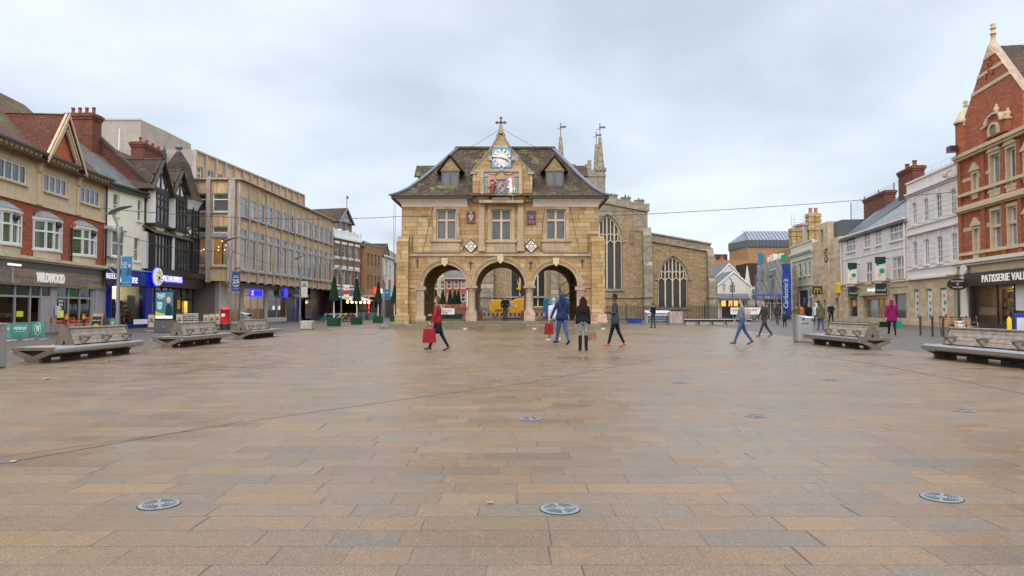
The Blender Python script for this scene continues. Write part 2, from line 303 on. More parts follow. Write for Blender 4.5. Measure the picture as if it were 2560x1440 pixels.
glassdark('glass_blueish',(.06,.08,.09),(.20,.235,.25),.06); glassdark('glass_tan',(.13,.095,.065),(.27,.21,.145),.08); emit('sign_glow',(.80,.78,.62),.7)
clearglass('shop_glass')
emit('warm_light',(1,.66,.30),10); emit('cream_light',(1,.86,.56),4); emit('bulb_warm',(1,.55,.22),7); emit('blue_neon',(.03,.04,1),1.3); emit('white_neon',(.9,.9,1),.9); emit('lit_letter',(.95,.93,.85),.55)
emit('amber_room',(.85,.40,.10),.55,1.2,(.45,.20,.06)); emit('yellow_room',(1,.75,.42),.9,1.5,(.7,.42,.2)); emit('red_neon',(1,.03,.03),2.5); emit('green_neon',(.05,.5,.08),.12)  # amber_room, yellow_room: room lighting put in as glowing surface colour
emit('uplight_glow',(1,.9,.6),2.2); emit('window_amber',(1,.52,.10),1.5,2.5,(.8,.3,.05))
emit('screen_teal',(.02,.13,.20),1.0); emit('screen_yellow',(.80,.80,.05),.5); emit('screen_white',(.85,.95,.85),.85); emit('screen_skin',(.75,.42,.2),.8)
# ---------------- mesh builder ----------------
class MB:
    def __init__(s): s.v=[]; s.f=[]; s.mi=[]; s.sm=[]
    def add(s,vs,fs,mi=0,smooth=False):
        o=len(s.v); s.v+= [tuple(v) for v in vs]
        for f in fs: s.f.append(tuple(i+o for i in f)); s.mi.append(mi); s.sm.append(smooth)
        return s
    def box(s,x0,x1,y0,y1,z0,z1,mi=0):
        if x0>x1:x0,x1=x1,x0
        if y0>y1:y0,y1=y1,y0
        if z0>z1:z0,z1=z1,z0
        return s.add([(x0,y0,z0),(x1,y0,z0),(x1,y1,z0),(x0,y1,z0),(x0,y0,z1),(x1,y0,z1),(x1,y1,z1),(x0,y1,z1)],
          [(0,1,5,4),(1,2,6,5),(2,3,7,6),(3,0,4,7),(4,5,6,7),(3,2,1,0)],mi)
    def quad(s,a,b,c,d,mi=0): return s.add([a,b,c,d],[(0,1,2,3)],mi)
    def prism(s,poly,y0,y1,mi=0):      # poly in (x,z) counterclockwise seen from -y
        n=len(poly); vs=[(x,y0,z) for x,z in poly]+[(x,y1,z) for x,z in poly]
        fs=[tuple(range(n)),tuple(range(2*n-1,n-1,-1))]+[((i+1)%n,i,i+n,(i+1)%n+n) for i in range(n)]
        return s.add(vs,fs,mi)
    def prismx(s,poly,x0,x1,mi=0):     # poly in (y,z)
        n=len(poly); vs=[(x0,y,z) for y,z in poly]+[(x1,y,z) for y,z in poly]
        fs=[tuple(range(n-1,-1,-1)),tuple(range(n,2*n))]+[(i,(i+1)%n,(i+1)%n+n,i+n) for i in range(n)]
        return s.add(vs,fs,mi)
    def prismz(s,poly,z0,z1,mi=0):     # poly in (x,y)
        n=len(poly); vs=[(x,y,z0) for x,y in poly]+[(x,y,z1) for x,y in poly]
        fs=[tuple(range(n-1,-1,-1)),tuple(range(n,2*n))]+[(i,(i+1)%n,(i+1)%n+n,i+n) for i in range(n)]
        return s.add(vs,fs,mi)
    def tube(s,p,q,r0,r1=None,n=8,mi=0,cap=True):
        r1=r0 if r1 is None else r1; p=Vector(p); q=Vector(q); d=(q-p)
        if d.length<1e-6: return s
        d.normalize(); a=d.orthogonal().normalized(); b=d.cross(a)
        vs=[]
        for c,r in((p,r0),(q,r1)):
            for i in range(n):
                t=2*PI*i/n; vs.append(c+a*math.cos(t)*r+b*math.sin(t)*r)
        fs=[(i,(i+1)%n,(i+1)%n+n,i+n) for i in range(n)]
        s.add(vs,fs,mi,True)
        if cap: s.add(vs,[tuple(range(n-1,-1,-1)),tuple(range(n,2*n))],mi)
        return s
    def bar(s,p,q,w,h,mi=0,up=(0,0,1)):
        p=Vector(p);q=Vector(q);d=(q-p).normalized();u=Vector(up)
        if abs(d.dot(u))>.98: u=Vector((0,1,0))
        a=d.cross(u).normalized(); b=a.cross(d).normalized(); vs=[]
        for c in(p,q):
            for sx,sy in((-1,-1),(1,-1),(1,1),(-1,1)): vs.append(c+a*sx*w/2+b*sy*h/2)
        return s.add(vs,[(3,2,1,0),(4,5,6,7),(0,1,5,4),(1,2,6,5),(2,3,7,6),(3,0,4,7)],mi)
    def lathe(s,prof,cx=0,cy=0,n=16,mi=0,smooth=True,sx=1,sy=1,a0=0):
        vs=[];k=len(prof)
        for r,z in prof:
            for i in range(n):
                t=2*PI*i/n+a0; vs.append((cx+r*math.cos(t)*sx,cy+r*math.sin(t)*sy,z))
        fs=[(j*n+i,j*n+(i+1)%n,(j+1)*n+(i+1)%n,(j+1)*n+i) for j in range(k-1) for i in range(n)]
        s.add(vs,fs,mi,smooth); 
        s.add(vs,[tuple(range(n-1,-1,-1)),tuple(range((k-1)*n,k*n))],mi); return s
    def slab(s,a,b,c,d,th,mi=0):       # a..d counterclockwise seen from outside
        a,b,c,d=map(Vector,(a,b,c,d)); n=(b-a).cross(d-a)
        if n.length<1e-9: n=(c-b).cross(a-b)
        n.normalize(); o=n*th; vs=[a,b,c,d,a-o,b-o,c-o,d-o]
        return s.add(vs,[(0,1,2,3),(7,6,5,4),(0,4,5,1),(1,5,6,2),(2,6,7,3),(3,7,4,0)],mi)
    def disc(s,cx,y,cz,r,n=20,th=.03,mi=0,rz=None):   # vertical disc facing -y
        rz=rz or r; return s.prism([(cx+r*math.cos(2*PI*i/n),cz+rz*math.sin(2*PI*i/n)) for i in range(n)],y-th,y,mi)
    def build(s,name,mats,parent=None,bev=0,loc=None,rz=None):
        me=bpy.data.meshes.new(name); me.from_pydata(s.v,[],s.f)
        if not isinstance(mats,(list,tuple)): mats=[mats]
        for q in mats: me.materials.append(M[q] if isinstance(q,str) else q)
        for i,p in enumerate(me.polygons): p.material_index=min(s.mi[i],len(mats)-1); p.use_smooth=s.sm[i]
        me.validate(); me.update()
        o=bpy.data.objects.new(name,me); col.objects.link(o)
        if parent is not None: o.parent=parent
        if loc is not None: o.location=loc
        if rz is not None: o.rotation_euler[2]=rz
        if bev:
            b=o.modifiers.new('bevel','BEVEL'); b.width=bev; b.segments=2; b.limit_method='ANGLE'
        return o
def tag(o,label=None,cat=None,group=None,kind=None):
    if label:o['label']=label
    if cat:o['category']=cat
    if group:o['group']=group
    if kind:o['kind']=kind
    return o
def thing(name,label,cat,loc=(0,0,0),rz=0,group=None):
    o=bpy.data.objects.new(name,None); o.empty_display_size=.3; col.objects.link(o); o.location=loc; o.rotation_euler=(0,0,rz)
    return tag(o,label,cat,group)
def kids(o): return [c for c in col.objects if c.parent==o]
def dup(o,loc,rz=None,label=None,parent=None,top=True):
    c=o.copy(); col.objects.link(c)
    if parent is not None: c.parent=parent
    if top:
        c.location=loc
        if rz is not None: c.rotation_euler[2]=rz
        if label: c['label']=label
    for k in kids(o): dup(k,None,parent=c,top=False)
    return c
def ray(px,py):
    cx=(px-1280)/FP; cy=(720-py)/FP; c,s=math.cos(PIT),math.sin(PIT)
    return Vector((cx,c-cy*s,s+cy*c))
def G(px,py,z=0.0):
    d=ray(px,py); t=(z-HC)/d.z; return Vector((d.x*t,d.y*t,z))
def P(px,py,Y):
    d=ray(px,py); t=Y/d.y; return Vector((d.x*t,Y,HC+d.z*t))
def text(parent,s,u,z,w,h,y,mat,name='lettering',ext=.01,rot=None,sx=None,shear=0):
    cu=bpy.data.curves.new('t','FONT'); cu.body=s; cu.extrude=ext; cu.align_x='CENTER'; cu.align_y='CENTER'; cu.resolution_u=2; cu.shear=shear
    ob=bpy.data.objects.new('t',cu); col.objects.link(ob); dg=bpy.context.evaluated_depsgraph_get(); dg.update()
    me=bpy.data.meshes.new_from_object(ob.evaluated_get(dg)); bpy.data.objects.remove(ob); bpy.data.curves.remove(cu)
    xs=[v.co.x for v in me.vertices]; ys=[v.co.y for v in me.vertices]
    if not xs: return None
    cx=(min(xs)+max(xs))/2; cy=(min(ys)+max(ys))/2; kx=w/(max(xs)-min(xs)); ky=h/(max(ys)-min(ys))
    for v in me.vertices:
        x=(v.co.x-cx)*kx; q=(v.co.y-cy)*ky
        if rot: x,q=x*math.cos(rot)-q*math.sin(rot),x*math.sin(rot)+q*math.cos(rot)
        v.co=(x,-v.co.z,q)
    me.materials.clear(); me.materials.append(M[mat]); me.name=name
    o=bpy.data.objects.new(name,me); col.objects.link(o)
    if parent: o.parent=parent
    o.location=(u,y,z); return o
# ---------------- facade: local x along the front, y inwards, z up ----------------
class Fac:
    def __init__(s,name,label,A,B,cat='building',group=None):
        s.A=Vector((A[0],A[1],0)); s.B=Vector((B[0],B[1],0)); d=s.B-s.A; s.L=d.length; s.d=d.normalized(); s.n=Vector((s.d.y,-s.d.x,0))
        s.root=thing(name,label,cat,s.A,math.atan2(d.y,d.x),group)
    def uz(s,px,py,y=0):
        o=Vector((0,0,HC)); r=ray(px,py); A=s.A-s.n*y; t=(A-o).dot(s.n)/r.dot(s.n); p=o+r*t; return ((p-A).dot(s.d),p.z)
    def u(s,px,y=0): return s.uz(px,760,y)[0]
    def z(s,px,py,y=0): return s.uz(px,py,y)[1]
    def part(s,mb,name,mat,parent=None,bev=0): return mb.build(name,mat,parent or s.root,bev)
    def wall(s,u0,u1,z0,z1,holes,mat,name='wall',reveal=.2,depth=0,y=0,sides=True,rmat=None):
        mb=MB(); us=sorted({u0,u1}|{min(max(h[i],u0),u1) for h in holes for i in(0,1)}); zs=sorted({z0,z1}|{min(max(h[i],z0),z1) for h in holes for i in(2,3)})
        for a,b in zip(us,us[1:]):
            for c,d in zip(zs,zs[1:]):
                m_=((a+b)/2,(c+d)/2)
                if any(h[0]<m_[0]<h[1] and h[2]<m_[1]<h[3] for h in holes) or b-a<1e-5 or d-c<1e-5: continue
                mb.quad((a,y,c),(b,y,c),(b,y,d),(a,y,d))
        for h in holes:
            a,b,c,d=max(h[0],u0),min(h[1],u1),max(h[2],z0),min(h[3],z1); q=y+(h[4] if len(h)>4 else reveal); k=1 if rmat else 0
            mb.quad((a,y,c),(a,y,d),(a,q,d),(a,q,c),k); mb.quad((b,q,c),(b,q,d),(b,y,d),(b,y,c),k); mb.quad((a,y,d),(b,y,d),(b,q,d),(a,q,d),k); mb.quad((a,q,c),(b,q,c),(b,y,c),(a,y,c),k)
        if depth:
            mb.quad((u0,depth,z0),(u0,y,z0),(u0,y,z1),(u0,depth,z1)); mb.quad((u1,y,z0),(u1,depth,z0),(u1,depth,z1),(u1,y,z1)); mb.quad((u1,depth,z0),(u0,depth,z0),(u0,depth,z1),(u1,depth,z1))
            mb.quad((u0,y,z1),(u1,y,z1),(u1,depth,z1),(u0,depth,z1))
        return mb.build(name,[mat,rmat] if rmat else mat,s.root)
    def window(s,u0,u1,z0,z1,cols=1,rows=1,fr=.06,bar=.035,y=.12,fm='white_paint',gm='glass_window',sill=None,splits=None,name='window',sillm=None,so=.12,parent=None,th=.06):
        mb=MB(); mb.box(u0,u0+fr,y,y+th,z0,z1); mb.box(u1-fr,u1,y,y+th,z0,z1); mb.box(u0+fr,u1-fr,y,y+th,z0,z0+fr); mb.box(u0+fr,u1-fr,y,y+th,z1-fr,z1)
        for i in range(1,cols):
            x=u0+(u1-u0)*i/cols; mb.box(x-bar/2,x+bar/2,y+.004,y+th-.004,z0+fr,z1-fr)
        sp=splits if splits is not None else [i/rows for i in range(1,rows)]
        for f in sp:
            q=z0+(z1-z0)*f; mb.box(u0+fr,u1-fr,y+.007,y+th-.007,q-bar/2,q+bar/2)
        w=mb.build(name,fm,parent or s.root)
        MB().quad((u0,y+th-.012,z0),(u1,y+th-.012,z0),(u1,y+th-.012,z1),(u0,y+th-.012,z1)).build('pane',gm,w)
        if sill is not None: MB().box(u0-.08,u1+.08,-so,y,z0-.11,z0-.003).build('sill',sillm or fm,w)
        return w
    def bx(s,name,mat,u0,u1,y0,y1,z0,z1,parent=None,bev=0): return MB().box(u0,u1,y0,y1,z0,z1).build(name,mat,parent or s.root,bev)
    def text(s,t,u,z,w,h,y,mat,**k): return text(k.pop('parent',s.root),t,u,z,w,h,y,mat,**k)
def gable(F,u0,u1,y0,y1,ze,zr,mat,over=.3,th=.14,axis='u',wmat=None,vo=.12,name='roof',bmat=None):
    mb=MB()
    if axis=='u':      # ridge parallel to the front
        ym=(y0+y1)/2; k=(zr-ze)/(ym-y0); e=over
        mb.slab((u0-vo,y0-e,ze-e*k),(u1+vo,y0-e,ze-e*k),(u1+vo,ym,zr),(u0-vo,ym,zr),th)
        mb.slab((u1+vo,y1+e,ze-e*k),(u0-vo,y1+e,ze-e*k),(u0-vo,ym,zr),(u1+vo,ym,zr),th)
        o=mb.build(name,mat,F.root)
        if wmat:
            w=MB()
            for q in(u0,u1-.2): w.prismx([(y0,ze-.02),(y1,ze-.02),(ym,zr-.1)],q,q+.2)
            w.build('gable_wall',wmat,F.root)
    else:              # ridge running back, gable on the front
        um=(u0+u1)/2; k=(zr-ze)/(um-u0); e=over
        mb.slab((u0-e,y1,ze-e*k),(u0-e,y0-vo,ze-e*k),(um,y0-vo,zr),(um,y1,zr),th)
        mb.slab((u1+e,y0-vo,ze-e*k),(u1+e,y1,ze-e*k),(um,y1,zr),(um,y0-vo,zr),th)
        o=mb.build(name,mat,F.root)
        if wmat: MB().prism([(u0,ze-.02),(u1,ze-.02),(um,zr-.12)],y0,y0+.2).build('gable_wall',wmat,F.root)
        if bmat:
            b=MB(); 
            for sg,ua in((1,u0-e),(-1,u1+e)):
                b.slab(*( [(ua,y0-vo-.05,ze-e*k-.22),(um,y0-vo-.05,zr-.22),(um,y0-vo-.05,zr+.02),(ua,y0-vo-.05,ze-e*k+.02)] if sg==1 else [(um,y0-vo-.05,zr-.22),(ua,y0-vo-.05,ze-e*k-.22),(ua,y0-vo-.05,ze-e*k+.02),(um,y0-vo-.05,zr+.02)]),.05)
            b.build('bargeboard',bmat,o)
    return o
def chimney(F,u0,u1,y0,y1,z0,z1,mat,pots=4,pm='clay_red',pr=.13,ph=.5,axis='y'):
    mb=MB().box(u0,u1,y0,y1,z0,z1-.45); mb.box(u0-.07,u1+.07,y0-.07,y1+.07,z1-.45,z1-.27); mb.box(u0-.14,u1+.14,y0-.14,y1+.14,z1-.27,z1-.08); mb.box(u0-.05,u1+.05,y0-.05,y1+.05,z1-.08,z1)
    c=mb.build('chimney',mat,F.root)
    for i in range(pots):
        f=(i+.5)/pots; x,y=((u0+u1)/2,y0+(y1-y0)*f) if axis=='y' else (u0+(u1-u0)*f,(y0+y1)/2)
        MB().lathe([(pr,z1),(pr*.85,z1+.1),(pr*.8,z1+ph-.08),(pr,z1+ph-.07),(pr,z1+ph)],x,y,12).build('chimney_pot',pm,c)
    return c
def room(F,u0,u1,y0,y1,z0,z1,wallm='cream_paint',light='warm_light',nl=3,shelves=0,lw=.5):
    mb=MB(); mb.quad((u0,y1,z0),(u1,y1,z0),(u1,y1,z1),(u0,y1,z1)); mb.quad((u0,y0,z0),(u0,y1,z0),(u0,y1,z1),(u0,y0,z1)); mb.quad((u1,y1,z0),(u1,y0,z0),(u1,y0,z1),(u1,y1,z1))
    mb.quad((u0,y0,z1),(u0,y1,z1),(u1,y1,z1),(u1,y0,z1)); mb.quad((u0,y0,z0),(u1,y0,z0),(u1,y1,z0),(u0,y1,z0),1)
    r=mb.build('shop_interior',[wallm,'brown_stone'],F.root)
    if nl:
        lb=MB()
        for i in range(nl):
            x=u0+(u1-u0)*(i+.5)/nl; lb.box(x-lw/2,x+lw/2,(y0+y1)/2-.15,(y0+y1)/2+.15,z1-.06,z1-.02)
        lb.build('ceiling_light',light,r)
    return r
def stock(F,u0,u1,y,z0,z1,rows,rack,cols,seed=1,d=.3,parent=None):
    rnd=random.Random(seed); mb=MB(); mb.box(u0,u0+.04,y,y+d,z0,z1); mb.box(u1-.04,u1,y,y+d,z0,z1)
    for i in range(rows+1):
        z=z0+(z1-z0)*i/rows; mb.box(u0+.04,u1-.04,y+.005,y+d,z-.015,z+.015)
    o=mb.build('display_shelf',rack,parent or F.root); g=MB()
    for i in range(rows):
        z=z0+(z1-z0)*i/rows+.017; x=u0+.08; h=(z1-z0)/rows
        while x<u1-.16:
            wd=rnd.uniform(.07,.2); g.box(x,x+wd*.85,y+.03,y+d*.8,z,z+h*rnd.uniform(.3,.8),rnd.randrange(len(cols))); x+=wd
    g.build('goods',cols,o); return o
# ================= GROUND =================
mb=MB().quad((-400,-60,-.02),(400,-60,-.02),(400,900,-.02),(-400,900,-.02)); tag(mb.build('ground','far_ground'),kind='structure')
mb=MB().quad((-45,-8,-.008),(60,-8,-.008),(60,160,-.008),(-45,160,-.008)); tag(mb.build('side_paving','grey_setts'),kind='structure')
pl=[(-11.9,-8),(12.2,-8),(12.2,26),(13.2,34),(14.8,48),(14.6,54.5),(9,56.5),(-10,58),(-12.0,56),(-12.1,40)]
mb=MB().add([(x,y,0) for x,y in pl],[tuple(range(len(pl)))]); tag(mb.build('plaza','plaza_slabs'),kind='structure')
# drainage joints in the slabs: a pair of long diagonal channels
def strip(pts,w,z,name,mat,z1=None):
    mb=MB()
    for a,b in zip(pts,pts[1:]):
        a=Vector(a[:2]+(0,)) if len(a)>2 else Vector((a[0],a[1],0)); b=Vector((b[0],b[1],0)); d=(b-a).normalized(); n=Vector((-d.y,d.x,0))*w/2
        mb.quad(*[(v.x,v.y,z) for v in (a-n,b-n,b+n,a+n)])
    return mb.build(name,mat)
def gp(*q): return [tuple(G(x,y))[:2] for x,y in q]
o=strip(gp((-150,1185),(0,1160),(520,1068),(1000,1000),(1320,957),(1700,889)),.016,.004,'drain_channel','joint_dark'); tag(o,kind='structure')
o=strip(gp((-150,1165),(0,1143),(300,1102),(640,1056)),.010,.004,'drain_channel','joint_dark'); tag(o,kind='structure')
o=strip(gp((2008,886),(2200,913),(2400,952),(2560,985)),.02,.004,'drain_channel','joint_dark'); tag(o,kind='structure')

# ================= LEFT ROW =================
# --- restaurant with bow windows ---
F=Fac('restaurant_building','brick and stone building with bow windows, mossy roof and wooden restaurant sign',(-24.28,28),(-26.1,43.6))
U=F.u; Z=F.z; Lw=F.L
ze=Z(0,352); zb=Z(0,487); zc=Z(0,636)
uw=[(U(104),U(163)),(U(197),U(245.5))]; wz0=Z(104,474); wz1=Z(104,429)
ww=uw[0][1]-uw[0][0]; uw.insert(0,(U(61)-ww,U(61))); 
for k in(1,2): uw.insert(0,(uw[0][0]-ww-1.75,uw[0][0]-1.75))
holes=[(a,b,wz0,wz1) for a,b in uw]
F.wall(0,Lw,zb,ze,holes,'pale_terracotta','stone_wall',.14,10)
bays=[(U(89,-.2),U(161.5,-.35)),(U(184,-.2),U(247,-.35))]; bw=bays[0][1]-bays[0][0]; bays.insert(0,(U(62,-.35)-bw,U(62,-.35))); bays.insert(0,(bays[0][0]-bw-1.3,bays[0][0]-1.3))
bz0=Z(89,620,-.35); bz1=Z(89,545,-.35)
F.wall(0,Lw,zc,zb,[(a,b,bz0-.5,bz1+.35) for a,b in bays],'deep_red_brick','brick_wall',.05,10)
for a,b in uw:
    w=F.window(a,b,wz0,wz1,4,1,.07,.06,.05,'white_paint','glass_leaded',sill='x',sillm='pale_terracotta',so=.12)
mb=MB().box(-.1,Lw+.1,-.10,0,zb-.06,zb+.06); mb.box(-.1,Lw+.1,-.45,0,ze-.02,ze+.16); mb.box(-.1,Lw+.1,-.28,0,ze-.18,ze-.02)
for i in range(int(Lw/.42)): mb.box(i*.42+.1,i*.42+.22,-.40,-.28,ze-.16,ze-.02)
F.part(mb,'cornice','pale_terracotta')
mb=MB()
for px in (88,188): 
    u=U(px); mb.prismx([(-.42,ze-.2),(-.42,ze-.3),(-.2,ze-.5),(-.14,ze-.85),(-.0,ze-.95),(0,ze-.2)],u-.14,u+.14); mb.box(u-.12,u+.12,-.06,0,ze-2.5,ze-.95); mb.box(u-.3,u+.3,-.16,0,ze-2.62,ze-2.5)
F.part(mb,'bracket','pale_terracotta')
F.part(MB().box(-.1,Lw+.1,-.58,-.45,ze+.02,ze+.14),'gutter','gutter_black')
# bow windows
for i,(a,b) in enumerate(bays):
    n=10; bulge=.5; dz=bz1-bz0
    def arc(t,e=0): return (a-e+(b-a+2*e)*t,-(bulge+e)*math.sin(PI*t)**.75-.02)
    mb=MB(); pts=[arc(j/n) for j in range(n+1)]
    for j in range(n):
        p,q=pts[j],pts[j+1]
        mb.quad((p[0],p[1],bz0-.5),(q[0],q[1],bz0-.5),(q[0],q[1],bz0-.02),(p[0],p[1],bz0-.02))
    bay=mb.build('bay_window','cream_stone_trim',F.root)
    fr=MB(); gl=MB(); zt=bz0+dz*.62
    for j in range(n):
        p,q=pts[j],pts[j+1]
        for zz,h in((bz0+.03,.1),(zt,.09),(bz1-.03,.1)): fr.bar((p[0],p[1],zz),(q[0],q[1],zz),.08,h)
        gl.quad((p[0],p[1]+.03,bz0),(q[0],q[1]+.03,bz0),(q[0],q[1]+.03,bz1),(p[0],p[1]+.03,bz1))
    for j in range(0,n+1,2): p=pts[j]; fr.box(p[0]-.05,p[0]+.05,p[1]-.05,p[1]+.05,bz0,bz1)
    fr.build('frame','white_paint',bay); gl.build('pane','glass_green',bay)
    sl=MB(); e=[arc(j/n,.07) for j in range(n+1)]
    for zz,h,ee in((bz0-.04,.1,.1),(bz1+.08,.16,.12)):
        q=[arc(j/n,ee) for j in range(n+1)]+[(b+ee,0),(a-ee,0)]; sl.prismz([(x,y) for x,y in q],zz-h/2,zz+h/2)
    sl.build('sill','cream_paint',bay)
    rf=MB(); top=[(a+(b-a)*(j/n),0.0) for j in range(n+1)]; e=[arc(j/n,.16) for j in range(n+1)]
    prof=[bz1+.16+.42*math.sin(PI*j/n)**.6 for j in range(n+1)]
    for j in range(n): rf.quad((e[j][0],e[j][1],bz1+.16),(e[j+1][0],e[j+1][1],bz1+.16),(top[j+1][0],0,prof[j+1]),(top[j][0],0,prof[j]))
    rf.build('lead_roof','lead_grey',bay)
# shopfront
mb=MB().box(-.1,Lw+.15,-.55,0,zc-.12,zc+.04); mb.box(-.1,Lw+.15,-.42,0,zc-.22,zc-.12); F.part(mb,'shop_cornice','cream_stone_trim')
MB().add(*(lambda m:(m.v,m.f))(MB().box(Lw-.25,Lw+.2,-.62,-.2,zc-.42,zc+.22))).build('corner_bracket','cream_stone_trim',F.root,.05)
s1=Z(15,668); s0=Z(15,707); sb=Z(0,711)
F.part(MB().box(0,Lw,-.30,0,s1,zc-.22),'fascia','shop_dark_grey')
F.part(MB().box(0,Lw,-.24,-.05,s0-.08,s0+.0).box(U(15)-.18,U(15)-.02,-.34,-.05,s0,s1).box(U(247),U(247)+.12,-.34,-.05,s0,s1),'sign_frame','shop_grey')
us0=U(15); us1=U(247)
mb=MB(); rnd=random.Random(3)
nrow=5
for r in range(nrow):
    x=us0
    while x<us1-.01:
        w_=min(rnd.uniform(.5,1.3),us1-x); z_=s0+(s1-s0)*r/nrow; mb.box(x,x+w_-.006,-.28-rnd.random()*.012,-.2,z_+.004,z_+(s1-s0)/nrow-.002,rnd.randrange(3)); x+=w_
plain('board_light',(.34,.22,.11),.6,var=.25,vs=8); plain('board_grey',(.22,.18,.14),.6,var=.25,vs=8)
sg=F.part(mb,'sign_board',['wood_sign','board_light','board_grey'])
F.part(MB().box(0,us0-.2,-.30,-.2,s0,s1),'side_sign','board_grey')
zm=(s0+s1)/2
F.text('WILDWOOD',(U(91,-.33)+U(160,-.33))/2,Z(125,695,-.33),U(160,-.33)-U(91,-.33),(s1-s0)*.68,-.33,'lit_letter',parent=sg,ext=.03)  # weak glow in the letters stands in for the sign lamps
F.text('GRILLS  PIZZA  PASTA',(U(176)+U(229))/2,zm,U(229)-U(176),(s1-s0)*.26,-.30,'lead_grey',parent=sg); F.text('PIZZA  PASTA',(U(26)+U(70))/2,zm,U(70)-U(26),(s1-s0)*.26,-.30,'lead_grey',parent=sg)
F.part(MB().box(U(-12),U(18),-.62,-.5,s1+.06,s1+.16),'strip_light','white_neon')
zt=Z(35,711); ztr=Z(35,740); us=[U(p) for p in(35,73,100,125,138,169,197,226)]
cols_=[0.3]; 
mul=[us[0]-2*(us[1]-us[0])*1.05,us[0]-(us[1]-us[0])*1.05,us[0],us[1],us[2],us[3],us[4],us[5],us[6],us[7]]
fr=MB()
for k,x in enumerate(mul): 
    wd=.3 if k in() else .1
    fr.box(x-wd/2,x+wd/2,-.06,.06,0,zt)
fr.box(us[3]+.05,us[4]-.05,-.05,.05,0,zt); fr.box(0,mul[0],-.05,.05,0,zt); fr.box(us[7]+.05,Lw,-.10,.1,0,zt); fr.box(us[7]+.3,Lw-.02,-.16,-.1,0,zt)
for a,b in zip(mul,mul[1:]):
    if abs(a-us[3])<.01: continue
    fr.box(a+.05,b-.05,-.04,.04,ztr-.05,ztr+.05)
    if not(abs(a-us[1])<.01 or abs(a-us[2])<.01): fr.box(a+.05,b-.05,-.05,.08,0,.45)
fr.box(us[2]+.05,us[3]-.05,-.03,.03,0,ztr-.05)   # closed door leaf
shop=fr.build('shopfront','shop_grey',F.root)
gl=MB()
for a,b in zip(mul,mul[1:]):
    if abs(a-us[3])<.01: continue
    gl.quad((a+.05,.01,ztr+.05),(b-.05,.01,ztr+.05),(b-.05,.01,zt),(a+.05,.01,zt),1)
    if not(abs(a-us[1])<.01 or abs(a-us[2])<.01): gl.quad((a+.05,.01,.45),(b-.05,.01,.45),(b-.05,.01,ztr-.05),(a+.05,.01,ztr-.05))
glassdark('glass_teal_tile',(.015,.04,.04),(.03,.07,.065),.1,lead=.2)
gl.build('shop_window',['shop_glass','glass_teal_tile'],shop)
room(F,0.05,Lw-.05,.1,5,.02,zt,'plum_brown','warm_light',7,lw=.3)
F.part(MB().box(mul[0],mul[2],2.4,3.1,.03,1.1).box(us[4],us[7],2.8,3.4,.03,1.1),'serving_counter','oak_end')
# window poster, lantern posts
pm=MB().box(U(141),U(158),-.03,-.02,Z(141,792),Z(141,747),0).box(U(142),U(157.5),-.04,-.031,Z(142,794),Z(142,776),1); pp=F.part(pm,'poster',['dark_green','screen_yellow'])
F.text('BOOK NOW\nFOR YOUR\nPARTY',(U(142)+U(157))/2,Z(149,762),U(155)-U(144),.55,-.045,'white_paint',parent=pp)
F.part(MB().box(U(132),U(137),-.3,-.1,Z(131,790),Z(131,765)),'menu_board','white_render',bev=.03)
F.part(MB().box(U(44),U(60),.03,.05,Z(44,792),Z(44,778)),'window_sticker','screen_yellow')
F.text('WWW',(U(171)+U(192))/2,Z(180,730),U(192)-U(174),.42,.0,'green_neon',name='neon_sign')
# alarm box, downpipes
F.part(MB().box(U(172),U(180),-.2,0,Z(176,566),Z(176,555)),'alarm_box','orange_red',bev=.04)
mb=MB().tube((Lw-.05,-.12,zc),(Lw-.05,-.12,ze),.06).tube((U(172),-.1,zc),(U(172),-.1,bz1),.05); F.part(mb,'downpipe','gutter_black')
# baubles in the bows
mb=MB()
for px,py in((34,543),(142,562),(230,584)): u_,z_=F.uz(px,py,-.52); mb.lathe([(.02,z_-.19),(.13,z_-.13),(.17,z_),(.13,z_+.13),(.02,z_+.19)],u_,-.62,12)
F.part(mb,'hanging_bauble','plum_brown')
zr=14.3
gable(F,-.1,Lw+.05,0,10,ze+.15,zr,'mossy_tiles',over=.5,wmat='red_brick')
ga,gb=U(113,-.6)+.1,U(210,-.6)-.1
ga_z=Z(113,385,-.6); gz=Z(172,284,-.6)
gable(F,ga,gb,-.25,(gz-ze)/(zr-ze)*5+.2,ga_z,gz,'red_tiles',over=.12,axis='b',wmat='orange_brick',bmat='pale_terracotta',vo=.35,name='dormer_roof')
mb=MB()
um=(ga+gb)/2
for sg in(-1,1):
    for e,w_ in((.0,.16),(.30,.10)):
        mb.bar((um+sg*((gb-ga)/2-e),-.5,ga_z-.02),(um+sg*.03,-.5,gz-.05-e*1.8),.12,w_)
    mb.bar((um+sg*((gb-ga)/2-.5),-.42,ga_z+.1),(um+sg*.1,-.42,gz-.9),.12,.14)
for j in range(5):
    f=.2+j*.16; 
    mb.bar((um+(gb-ga)/2*(1-f)-.02,-.48,ga_z+(gz-ga_z)*f-.05),(um+(gb-ga)/2*(1-f)-.5,-.45,ga_z+(gz-ga_z)*f-.08),.08,.09)
F.part(mb,'gable_trim','pale_terracotta')

